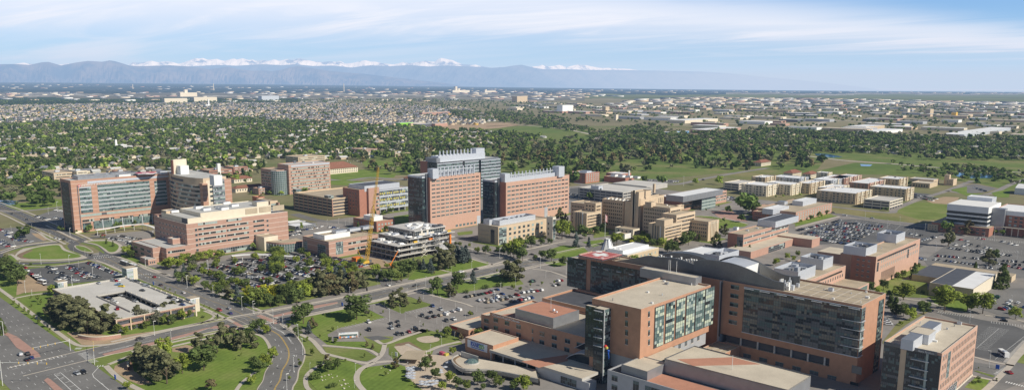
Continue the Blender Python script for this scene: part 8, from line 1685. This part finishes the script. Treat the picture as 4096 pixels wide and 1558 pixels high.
for v, *r_ in (('c',455,345,540,362,8,.8),('c',460,365,540,385,8,.7),('c',1075,238,1300,250,14,.9),('d',1160,282,1250,292,8,1),('d',1620,298,1710,325,9,.9),('d',1130,348,1320,385,16,.9),('d',1110,360,1290,398,14,.9),('b',220,652,470,612,14,.9),('b',260,672,350,656,5,1),('b',515,600,640,612,5,.9),('b',700,88,900,84,14,.8),('b',720,100,880,98,10,.6),('c',1690,385,1740,392,4,1),('c',1700,370,1740,375,3,1)): row(v, *r_, wAc)
for x, y, hd, c, k in ((905,130,.2,'red','sedan'),(925,125,.2,'white','sedan'),(888,128,.2,'silver','suv'),(930,160,.5,'pale_blue','pickup'),(953,172,.55,'yellow','sedan'),(775,148,0,'silver','sedan'),(1125,158,.3,'silver','sedan'),(1152,170,.3,'silver','van'),(1062,130,.3,'black','sedan'),(1080,137,.3,'charcoal','suv'),(1040,128,.3,'silver','sedan'),(1115,205,.3,'charcoal','sedan'),(1335,265,.3,'black','suv'),(1375,280,.3,'white','suv'),(1415,295,.3,'charcoal','pickup'),(1430,318,.3,'blue','sedan'),(922,350,-.3,'red','suv'),(1218,352,.6,'white','sedan')): car('e', x, y, hd, c, k, 'on the roof of the foreground garage', 7.02)
for x, y, c in ((945,243,'silver'),(980,252,'charcoal'),(1010,265,'black'),(1045,280,'charcoal'),(1060,290,'silver'),(885,288,'white'),(905,300,'white'),(865,272,'charcoal'),(1030,272,'black'),(845,262,'blue')): car('e', x, y, .3, c, 'sedan', 'in the sunken well of the foreground garage', 4.62)
wr = 'on the avenue at lower left'
for x, y, hd, c, k in ((160,708,3.1,'silver','suv'),(218,704,3.1,'black','pickup'),(210,748,3.1,'black','sedan'),(248,732,3.1,'blue','sedan'),(605,855,0,'silver','pickup'),(657,848,0,'black','suv')): car('e', x, y, hd, c, k, wr, ZA, True)
for v, x, y, hd, c, k, wh in (('e',1100,585,1.55,'charcoal','suv','on the street below the brick sign wall'),('e',1438,222,3.1,'white','sedan','on the street right of the foreground garage'),('e',1260,162,3.1,'charcoal','sedan','on the street right of the foreground garage'),('e',1210,99,3.1,'red','sedan','on the street near the bus pair'),('e',1720,360,0,'red','suv','at the second crossing'),('e',1795,346,3.1,'silver','sedan','at the second crossing'),('e',1805,384,3.1,'blue','sedan','at the second crossing'),('u',825,190,0,'black','suv','near the planted island'),('u',760,184,0,'white','sedan','near the planted island'),('u',712,168,0,'silver','sedan','near the planted island'),('u',1175,387,0,'black','sedan','near the planted island'),('u',1715,558,3.1,'black','sedan','behind the pair of buses'),('f',1035,164,0,'white','sedan','on the side street by the conifers'),('f',1255,168,1.5,'charcoal','pickup','on the north-south street'),('f',1725,40,1.5,'black','suv','on the north-south street'),('f',1610,59,1.5,'white','suv','on the north-south street'),('f',98,528,-.9,'black','suv','on the curved street'),('e',1830,498,1.5,'black','suv','on the north-south street below the crossing'),('e',1890,506,1.5,'black','sedan','on the north-south street below the crossing'),('h',1850,441,0,'black','sedan','on the road behind the pavilion'),('h',1890,848,2.4,'red','sedan','at the crosswalk at lower right'),('c',155,820,.9,'black','sedan','on the curved drive'),('a',210,545,0,'black','sedan','on the long street at far left'),('a',95,500,0,'black','sedan','on the long street at far left'),('d',600,515,0,'white','van','on the road beside the field'),('d',510,492,0,'charcoal','sedan','on the road beside the field'),('d',815,535,0,'silver','sedan','on the road beside the field'),('c',1500,235,0,'black','suv','on the road beside the golf course')): car(v, x, y, hd, c, k, wh, ZA+.02, True)
CARS.sort(key=lambda c: (not c[7], camdist(c[0], c[1], c[2]))); items = []; parts = []; CARS = [c for c in CARS if inview(c[0], c[1], 1, 5)]
cm = {}
allm = ['car_'+c for c in ('white','silver','black','charcoal','red','blue','tan','green','yellow','pale_blue')]+['car_glass','tyre']
for i, (x, y, z, hd, c, k, where, det) in enumerate(CARS):
    if i < 298:
        if det or i < 75:
            e = thing('parked_car' if not det else 'car', '', 'car', (x, y, z), None, hd); e['group'] = 'cars '+where; e.rotation_euler = (0,0,hd)
            if ('b', k, c) not in cm: me = CB[k][0].copy(); me.materials.clear(); me.materials.append(MAT['car_'+c]); cm['b', k, c] = me
            inst('body', cm['b', k, c], e); inst('windows', CB[k][1], e); L = 2.2 if k != 'pickup' else 2.6
            for sx in (-1.4, 1.4):
                for sy in (-.82, .82): inst('wheel', CW, e, (sx, sy, .34))
            for sy in (-.6, .6): inst('headlight', HL, e, (L+.08, sy, .72)); inst('tail_light', TL, e, (-L-.12, sy, .78))
        else:
            if ('m', k, c) not in cm:
                b = MB(); b0, g0_, _ = CP_[k]
                for src, mi in ((b0, 0), (g0_, 1)):
                    n0 = len(b.v); b.v += src.v; b.f += [tuple(n0+t for t in f) for f in src.f]; b.m += [mi]*len(src.f)
                for sx in (-1.4, 1.4): b.box(sx-.32, sx+.32, -.93, .93, .0, .55, 2)
                cm['m', k, c] = b.mesh('parked_car', ['car_'+c, 'car_glass', 'tyre'])
            e = inst('parked_car', cm['m', k, c], None, (x, y, z), hd); e['category'] = 'car'; e['group'] = 'cars '+where
        items.append((e, (c.replace('pale_', 'pale ')+' ')+{'suv':'SUV','van':'van','pickup':'pickup','sedan':'sedan'}[k], where))
    else:
        hx, hy = cos(hd), sin(hd); P, w_ = carprofile(k); L = abs(P[0][0]); 
        def bx_(x0, x1, hw, z0, z1, mi, tp=0):
            v = np.array([(x0,-hw,z0),(x1,-hw,z0),(x1,hw,z0),(x0,hw,z0),(x0+tp,-hw+tp*.4,z1),(x1-tp*1.6,-hw+tp*.4,z1),(x1-tp*1.6,hw-tp*.4,z1),(x0+tp,hw-tp*.4,z1)]); v = np.stack([v[:,0]*hx-v[:,1]*hy+x, v[:,0]*hy+v[:,1]*hx+y, v[:,2]+z], 1)
            f = np.array([(0,1,5,4),(1,2,6,5),(2,3,7,6),(3,0,4,7),(4,5,6,7)]); mm = np.full(5, mi); 
            if tp: mm[:4] = allm.index('car_glass')
            return v, f, mm, np.ones((5, 3))
        ci = allm.index('car_'+c); parts.append(bx_(-L, L, .92, .25, .92, ci)); parts.append(bx_(-L*.8, L*.5, .85, .92, 1.45 if k == 'sedan' else 1.75, ci, .35))
number_labels(items); bake('distant_parked_cars', parts, allm, 'rows of parked cars in the more distant lots', 'parked cars')
def bus(v, x, y, hd, L, label, m1='car_white', m2='charcoal', art=False):
    X, Y = W(v, x, y, 1); e = thing('bus', label, 'bus', (X, Y, ZA), None, hd); e.rotation_euler = (0,0,hd); h = L/2
    b = MB(); b.box(-h, h, -1.27, 1.27, .4, 3.05, 0); b.box(-h+.1, h-.1, -1.2, 1.2, 3.05, 3.2, 1); b.build('body', [m1, 'white_paint'], e); b = MB()
    b.box(-h+.5, h-.6, -1.31, -1.27, 1.45, 2.6); b.box(-h+.5, h-.6, 1.27, 1.31, 1.45, 2.6); b.box(h, h+.04, -1.15, 1.15, 1.2, 2.8); b.build('windows', 'car_glass' if not art else 'glass_teal', e)
    for sx in (-h+2.2, h-2.4):
        for sy in (-1.15, 1.15): b = MB(); b.tube((sx, sy-.15, .48), (sx, sy+.15, .48), .48, 10); b.build('wheel', 'tyre', e)
    b = MB(); b.box(-h+1.5, -h+3.8, -.8, .8, 3.2, 3.5); b.build('roof_unit', 'metal_light', e)
    if art:
        for s in (-1, 1):
            for k in range(9): x0 = -h+.2+k*(L-.4)/9; b = MB(); y0, y1 = (-1.33, -1.29) if s < 0 else (1.29, 1.33); b.box(x0, x0+(L-.4)/9-.08, y0, y1, .5, 1.3 if k % 2 else 1.7); b.build('side_graphic', ['orange','metal_light','brick_rose','white_paint','blue_light','orange','white_paint','metal_light','brick_rose'][k], e)
bus('u', 1605, 492, pi, 12, 'dark striped white bus, farther of the two behind each other', 'car_charcoal'); bus('u', 1715, 530, pi, 12, 'dark striped white bus, nearer of the two behind each other', 'car_charcoal'); bus('a', 235, 480, .0, 12, 'white city bus at a stop far left of the hospital tower')
bus('f', 725, 560, atan2(280.4-270.5, -387.7+394.5), 11.5, 'white shuttle bus painted with bright orange and blue pictures', 'car_white', art=True); bus('h', 1845, 700, 2.25, 8, 'white and blue truck parked alone in the empty lot', 'car_white', art=False); bus('u', 540, 735, .2, 8, 'white and blue camper parked at the dirt edge')
lm = MB(); lm.tube((0,0,0),(0,0,1),.012,6,0,.008); lm.box(-.02,.02,-.02,.02,0,.06); LPM = lm.mesh('pole', ['pole_white']); lh = MB(); lh.box(-.01,.16,-.022,.022,.985,1.01); LHM = lh.mesh('lamp_head', ['lamp_white']); lam = []
def lamp(v, where, *L):
    for x, y, yt in L:
        X, Y = W(v, x, y); h = max(4, min(14, hgt(v, x, y, yt))); e = thing('street_lamp', '', 'street lamp', (X, Y, .1), 'white street lamps'); del e['_o']; inst('pole', LPM, e, (0,0,0), 0, (h,h,h)); inst('lamp_head', LHM, e, (0,0,0), q.choice((0, 1.57, 3.14)), (h,h,h)); lam.append((e, 'white lamp post', where))
lamp('e', 'around the foreground garage', (1212,552,442),(1345,625,508),(200,220,125),(252,240,205),(1468,175,85),(1672,250,160),(1898,350,250),(1985,380,285),(1993,385,305),(568,165,82),(318,95,65),(728,95,22),(1635,55,-10),(1945,140,75))
lamp('u', 'around the oval lawn', (530,500,370),(893,510,388),(1015,540,460),(258,575,470),(308,640,505),(1197,630,548),(928,775,648),(187,295,180),(150,100,15),(950,345,300),(1097,390,315),(1130,400,355),(905,120,40),(645,165,100),(1877,540,435),(2412,780,648),(1020,770,705),(525,680,620),(410,900,840))
lamp('f', 'in the garden and visitor lot', (137,460,350),(212,490,385),(333,585,468),(367,705,578),(298,840,708),(243,985,855),(643,530,492),(924,362,308),(1010,335,288),(1048,460,345),(1130,380,322),(1170,430,385),(1256,412,358),(1283,495,440),(1418,460,405),(1227,535,492),(1312,268,225),(1387,250,198),(1522,262,232),(1564,330,280),(1445,300,250),(1465,345,308),(1260,215,155),(1185,235,185),(735,245,175),(1712,220,158),(1918,205,145),(1870,290,210),(1557,585,525),(1455,635,560),(1367,690,625),(780,840,772),(773,965,918),(1330,945,880),(1065,740,688),(424,825,800),(1187,820,775),(1730,365,320),(1642,415,385),(1460,495,455))
lamp('p', 'before the unfinished building', (1893,460,348),(2250,555,428),(1890,700,590),(2545,560,450),(1585,725,672),(1630,720,660),(1297,910,790),(857,890,822),(1178,950,900),(682,920,860),(2265,940,870),(2455,900,795),(264,130,60),(176,110,40),(28,130,60),(312,100,35))
lamp('d', 'in the car parks behind the hospital', (408,665,590),(450,620,565),(268,690,635),(655,700,625),(762,640,585),(840,640,575),(935,610,545),(1140,680,615),(1230,635,575),(1315,790,715),(1675,740,675),(1772,690,605),(1695,700,645),(1560,810,740),(1540,880,820),(1950,870,790),(1790,930,850),(1330,900,840),(1985,820,770),(1033,580,520),(762,540,482))
lamp('h', 'around the lower right pavilion', (1580,455,365),(1500,445,402),(1733,805,675),(1775,935,840),(1910,300,238),(1360,400,340),(1190,280,235),(1080,260,210)); lamp('a', 'before the hospital canopy', (450,480,405),(380,500,450),(445,615,568),(550,675,612),(1140,905,855),(490,470,430),(1632,950,862),(1985,975,880),(250,610,575),(394,690,650)); lamp('c', 'near the hospital helipad', (222,925,838),(424,970,878),(82,850,785),(265,1000,950),(1345,280,170)); number_labels(lam)
def signal(v, bx_, by_, htop, pts, label):
    X, Y = W(v, bx_, by_); h = hgt(v, bx_, by_, htop); e = Bld('traffic_signal', label, 'traffic signal', (X, Y)); b = MB(); b.tube((X,Y,0),(X,Y,h),.16,6,0,.12); b.build('pole', 'pole_white', e.e)
    ex, ey = W(v, pts[0], pts[1], h-1); b = MB(); b.tube((X,Y,h-1.2),(ex,ey,h-.8),.12,6,0,.07); b.build('mast_arm', 'pole_white', e.e)
    for t in (.4, .6, .8, 1): b = MB(); x, y = X+(ex-X)*t, Y+(ey-Y)*t; b.box(x-.17, x+.17, y-.17, y+.17, h-1.6, h-.6); b.build('signal_head', 'yellow', e.e)
signal('e', 22, 945, 745, (365, 770), 'traffic signal mast at the bottom left corner with yellow heads'); signal('e', 552, 672, 575, (258, 652), 'traffic signal mast reaching over the avenue from the brick sign wall'); signal('e', 742, 780, 700, (728, 600), 'short traffic signal beside the striped crosswalk')
X, Y = W('e', 30, 555); e = Bld('street_lamp', 'tall avenue lamp with a long curved arm at the left edge', 'street lamp', (X, Y)); b = MB(); b.tube((X,Y,0),(X,Y,9),.14,6); b.tube((X,Y,9),(X+1.5,Y-2.5,10),.1,5); b.build('pole', 'pole_white', e.e)
X, Y = W('c', 728, 705); h = hgt('c', 728, 705, 500); e = Bld('flagpole', 'white flagpole with a striped flag before the tan hospital', 'flagpole', (X, Y)); b = MB(); b.tube((X,Y,0),(X,Y,h),.22,6,0,.12); b.build('pole', 'pole_white', e.e); b = MB()
for i in range(13): z1 = h-.5-i*.5; b.quad((X,Y,z1-.5),(X+1.2,Y+1.6,z1-2.0),(X+1.2,Y+1.6,z1-1.5),(X,Y,z1),(i % 2) if i > 6 else i % 2)
b.quad((X,Y+.05,h-4),(X+.7,Y+.95,h-4.8),(X+.7,Y+.95,h-1.2),(X,Y+.05,h-.5),2); b.build('flag', ['red','white_paint','blue'], e.e)
for v, x, y, m, lb in (('e',905,900,'blue','blue and white wayfinding sign on the grass at the lower left corner'),('e',1203,160,'blue','blue sign on the verge above the foreground garage'),('f',676,325,'blue','blue sign beside the north-south street'),('h',1797,820,'blue','blue kiosk beside the lower right road'),('f',1100,720,'white_paint','white kiosk panel in the garden'),('e',1708,418,'pole_dark','dark monument sign at the second crossing'),('f',870,208,'pole_dark','dark sign beside the conifer row'),('f',1075,228,'pole_dark','dark sign on the lawn edge')):
    X, Y = W(v, x, y); e = Bld('sign', lb, 'sign', (X, Y)); b = MB(); b.box(X-.9, X+.9, Y-.12, Y+.12, .5, 2.8); b.build('panel', m, e.e); b = MB(); b.box(X-.7, X-.5, Y-.08, Y+.08, 0, .5); b.box(X+.5, X+.7, Y-.08, Y+.08, 0, .5); b.build('post', 'pole_dark', e.e)
X, Y = W('e', 365, 492); e = Bld('bus_shelter', 'dark bus shelter on the avenue verge', 'bus shelter', (X, Y)); b = MB(); b.box(X-3, X+1, Y-1, Y+1, 2.4, 2.6); b.build('roof', 'pole_dark', e.e); b = MB(); b.box(X-3, X+1, Y+.85, Y+.95, .2, 2.4); b.build('back_panel', 'glass_grey', e.e)
um = MB(); um.tube((0,0,0),(0,0,2.3),.05,5); 
for i in range(8): a, c = i*pi/4, (i+1)*pi/4; um.tri((1.5*cos(a),1.5*sin(a),2.2),(1.5*cos(c),1.5*sin(c),2.2),(0,0,2.8),1)
UM = um.mesh('parasol', ['pole_dark','metal_light']); it = []
for i, (x, y) in enumerate([(1195+(k%3)*18, 810+(k//3)*19) for k in range(15)]+[(1300+(k%5)*26, 915+(k//5)*22) for k in range(10)]+[(1450,825),(1480,800),(1455,850),(1510,770)]):
    X, Y = W('f', x+q.uniform(-7,7), y+q.uniform(-6,6), 2); o = inst('parasol', UM, None, (X, Y, ZM)); o['category'] = 'parasol'; o['group'] = 'grey parasols on the terrace'; it.append((o, 'grey parasol', 'on the hospital garden terrace'))
number_labels(it); it = []
rk = MB(); rk.prism([(cos(a*1.05)*.7, sin(a*1.05)*(.5+.1*(a%2))) for a in range(6)], 0, .45); RK = rk.mesh('boulder', ['stone_pale'])
for x, y in [(515,880),(540,870),(570,865),(590,858),(635,873),(520,905),(545,900),(655,910),(690,905),(670,945),(700,935),(720,930),(690,970),(730,955),(600,885),(980,810),(1010,800),(1050,830),(1035,850)]:
    X, Y = W('f', x, y); s = q.uniform(.4, 1.0); o = inst('boulder', RK, None, (X, Y, ZM), q.uniform(0, 3), (s,s,s)); o['category'] = 'boulder'; o['group'] = 'boulders'; it.append((o, 'pale boulder', 'on the garden lawns'))
number_labels(it)
X, Y = W('f', 1250, 700); e = Bld('pavilion_shade', 'flat lattice shade roof in the garden', 'shade structure', (X, Y)); P = [W('f', *p, 3) for p in ((1120,735),(1180,675),(1335,670),(1290,745))]; b = MB(); b.prism(P, 3, 3.2); b.build('roof', 'roof_tan', e.e)
for x, y in P: b = MB(); b.tube((x, y, 0), (x, y, 3), .15, 5); b.build('post', 'pole_white', e.e)
X, Y = W('f', 1465, 705); e = Bld('playground', 'pink and yellow play structure beside the hospital wall', 'playground', (X, Y)); b = MB(); b.box(X-2, X+1, Y-1, Y+1, 0, 1.8); b.build('play_tower', 'helipad_pink', e.e); b = MB(); b.box(X+1.2, X+3, Y-.5, Y+2, 0, 1.4); b.build('slide', 'yellow_bright', e.e)

hm_ = {}
def house_mesh(wc, rc):
    b = MB(); b.box(-.5,.5,-.5,.5,0,.55,0,bottom=False); b.quad((-.56,-.56,.5),(.56,-.56,.5),(.56,0,.95),(-.56,0,.95),1); b.quad((.56,.56,.5),(-.56,.56,.5),(-.56,0,.95),(.56,0,.95),1); b.quad((.5,-.5,.5),(.5,.5,.5),(.5,.02,.93),(.5,-.02,.93),0); b.quad((-.5,.5,.5),(-.5,-.5,.5),(-.5,-.02,.93),(-.5,.02,.93),0); return b
HW = ['stone_pale','stone_cream','stone_tan','brick_tan','roof_grey','brick_rose','yellow']; HR = ['asphalt_pale','roof_grey','metal_grey','roof_dark','roof_tan','roof_tile']
HA = HW+HR; HB = house_mesh(0, 1); HV = np.array(HB.v); HF = np.array(HB.f); HM = np.array(HB.m)
def place(poly, n, q, fr=.0):
    P = G('o', *poly); xs = [p[0] for p in P]; ys = [p[1] for p in P]; out = []
    for _ in range(n*25):
        if len(out) >= n: break
        x, y = q.uniform(min(xs), max(xs)), q.uniform(min(ys), max(ys))
        if inpoly(x, y, P) and inview(x, y) and sin(x*.011+fr)*cos(y*.013)+q.uniform(-1, 1) > -.6: out.append((x, y))
    return out
H_ = [(x, y, q.uniform(12, 18), q.uniform(9, 13), q.uniform(5.5, 8), 0, 'pale roofed house showing between the suburb trees') for x, y in place(((-60,500),(300,490),(1000,474),(2060,535),(2230,556),(1800,590),(1500,640),(1050,640),(980,700),(500,700),(0,740)), 1900, q)]
H_ += [(x, y, 13, 10, 6, 0, 'pale roofed house in the right tree belt') for x, y in place(((2600,560),(3100,530),(4150,560),(4150,640),(3200,605)), 200, q)]
H_ += [(round(x/19)*19, round(y/34)*34, q.uniform(11, 14), q.uniform(11, 17), q.uniform(8, 11), 1, 'grey roofed house in the dense new suburb') for x, y in place(((-60,425),(400,415),(1000,412),(1500,416),(1850,432),(2000,478),(1900,500),(1600,504),(1100,482),(500,482),(-60,492)), 5200, q, 2)]
H_ = [h for h in H_ if inview(h[0], h[1], 5, 5)]; H_.sort(key=lambda h: hypot(h[0], h[1])); parts = []; seen = set(); ci = 0
for x, y, l, d, h, k, lb in H_:
    if (round(x/9), round(y/9)) in seen: continue
    seen.add((round(x/9), round(y/9))); wc = q.choice([0,1,1,2,4,2,3] if not k else [0,1,2,4,2,3,1,6 if q.random() < .2 else 1]); rc = q.choice([0,1,1,4,1,4,2] if not k else [0,2,2,3,4,2]); rz = q.choice((0, pi/2)); z = land_z(x, y)
    if ci < 290:
        if (wc, rc) not in hm_: hm_[wc, rc] = HB.mesh('house', [HA[wc], HA[7+rc]])
        o = inst('house', hm_[wc, rc], None, (x, y, z), rz, (l, d, h)); tagm(o, lb, 'house', lb.replace('pale roofed house', 'pale roofed houses').replace('grey roofed house', 'grey roofed houses')); ci += 1
    else:
        v = HV*np.array([l, d, h]); 
        if rz: v = np.stack([-v[:,1], v[:,0], v[:,2]], 1)
        parts.append((v+np.array([x, y, z]), HF, np.where(HM == 0, wc, 7+rc), np.ones((len(HF), 3))))
bake('suburb_houses', parts, HA, 'dense rows of distant suburban houses', 'houses')
BX = MB(); BX.box(-.5,.5,-.5,.5,0,1,0,1,bottom=False); BV = np.array(BX.v); BF = np.array(BX.f); wm = {}; parts = []; ci = 0; WW = ['white_paint','stone_cream','stone_tan','panel_grey','brick_rose','glass_grey']; WR = ['roof_white','roof_grey','roof_gravel','roof_tan','roof_white']
F_ = [(x, y, 1) for x, y in place(((2350,455),(2480,400),(2800,388),(3300,394),(4150,412),(4150,560),(3700,545),(3300,530),(3090,515),(2800,520),(2650,500),(2450,490)), 640, q, 1)]+[(x, y, 0) for x, y in place(((-60,372),(1000,368),(2300,366),(2500,384),(2200,405),(1000,408),(-60,398)), 300, q)]+[(x, y, 0) for x, y in place(((2100,410),(2500,425),(2450,470),(2050,440)), 30, q)]+[(x, y, 2) for x, y in place(((-60,351),(4150,362),(4150,372),(-60,366)), 200, q)]
F_.sort(key=lambda h: hypot(h[0], h[1])); acc = []
for x, y, k in F_:
    r0 = hypot(x, y); l, d = q.uniform(40, 150)*(1 if r0 < 12000 else 1.4), q.uniform(35, 80); h = q.uniform(6.5, 12); 
    if r0 < 5500 and any(abs(x-a[0]) < (l+a[2])/2+14 and abs(y-a[1]) < (d+a[3])/2+12 for a in acc): continue
    acc.append((x, y, l, d)); wc, rc = q.choice([0,1,1,2,2,3,4,5]), q.choice([0,0,1,1,2,2,3,0]); z = land_z(x, y)
    if ci < 260:
        if (wc, rc) not in wm: wm[wc, rc] = BX.mesh('warehouse', [WW[wc], WR[min(rc, 4)]])
        o = inst('warehouse', wm[wc, rc], None, (x, y, z), 0, (l, d, h)); tagm(o, 'flat roofed pale warehouse in the industrial district beyond the park', 'warehouse', 'flat roofed warehouses'); ci += 1
    else: parts.append((BV*np.array([l, d, h])+np.array([x, y, z]), BF, np.where(np.arange(5) == 4, 6+min(rc, 4), wc), np.ones((5, 3))))
bake('distant_warehouses', parts, WW+WR, 'far flat roofed industrial buildings', 'warehouses')
def block(v, x, y, w_, d, h, m, name, label, extra=()):
    X, Y = W(v, x, y); e = Bld(name, label, name.replace('_', ' '), (X, Y)); e.box('walls', (X-w_/2, X+w_/2, Y-d/2, Y+d/2), land_z(X, Y), h+land_z(X, Y), m, 'roof_white')
    for dx, dy, w2, h2 in extra: e.box('tower', (X+dx-w2/2, X+dx+w2/2, Y+dy-w2/2, Y+dy+w2/2), 0, h2, m)
for v, x, y, w_, d, h, m, n_, lb, ex in (('r',1600,332,60,420,40,'stone_cream','grain_elevator','long pale grain elevator with tall towers on the plain',((0,-110,45,105),(0,-40,40,70))),('r',1830,332,50,280,34,'stone_cream','grain_elevator','smaller pale grain elevator right of the larger one',((0,-100,30,55),)),('r',100,395,60,170,42,'metal_light','hangar','big grey windowless hangar left of centre on the plain',()),('q',1370,412,50,180,34,'stone_cream','apartment_block','yellowish slab apartments at the edge of the far forest',()),('q',1470,362,70,200,45,'stone_cream','grain_elevator','pale silo block at far left centre',((0,-20,35,75),)),('q',1600,402,60,200,36,'stone_cream','hangar','pale block behind the yellowish slab apartments',()),('q',1625,445,20,30,14,'white_paint','church','small white church with a tall steeple in the suburb',((0,10,8,48),)),('q',940,768,18,26,8,'white_paint','church','white steepled church among the suburb trees',((0,-8,4,20),)),
  ('r',1165,598,26,60,14,'green_paint','school','school with bright green upper walls',()),('r',1255,596,26,70,12,'brick_tan','school','tan wing of the colourful school',()),('r',1335,600,26,100,11,'metal_dark','school','dark blue wing of the colourful school',()),('r',1435,598,26,60,11,'brick_rose','school','rose brick wing of the colourful school',()),('s',415,490,40,90,40,'white_paint','office_block','white office slab among the warehouses',()),('s',60,408,60,130,50,'brick_tan','office_block','brown block standing alone beyond the field',()),('s',735,480,24,36,26,'brick_tan','office_block','brown tower among the warehouses',()),('r',1400,508,24,180,14,'brick_rose','apartment_block','pale apartment row with red gables beyond the suburb',()),('s',815,550,12,16,24,'stone_cream','silo','pale silo with a sloping conveyor among trees',()),('s',1280,658,30,110,8,'blue_light','warehouse','blue roofed shed at the edge of the industrial district',()),('s',1600,640,60,220,11,'brick_rose','warehouse','long rose brick warehouse nearest the park',()),('s',1420,565,80,260,12,'stone_cream','warehouse','long cream warehouse in the industrial district',()),('t',1650,655,60,560,10,'metal_light','warehouse','very long grey warehouse above the right tree belt',()),('t',870,650,60,260,9,'white_paint','warehouse','white fronted warehouse above the right tree belt',()),('t',760,620,70,180,12,'brick_tan','warehouse','tan warehouse with dark openings above the tree belt',()),('t',1085,495,24,40,24,'stone_pale','office_block','pale tower among trees at the right',()),('t',1460,530,20,30,26,'yellow','office_block','yellow sided tower at the right',()),('t',1265,498,24,60,24,'brick_tan','office_block','brown slab right of the pale tower',())):
    block(v, x, y, w_, d, h, m, n_, lb, ex)
for v, x, y, h, lb in (('r',690,328,150,'tall thin chimney on the hazy plain'),('q',1676,322,140,'slender tower on the plain at left'),('q',1043,315,120,'distant pale tower at far left')): X, Y = W(v, x, y); b = MB(); b.tube((X,Y,-20),(X,Y,h),9,8,0,6); tagm(b.build('chimney', 'stone_cream'), lb, 'chimney')
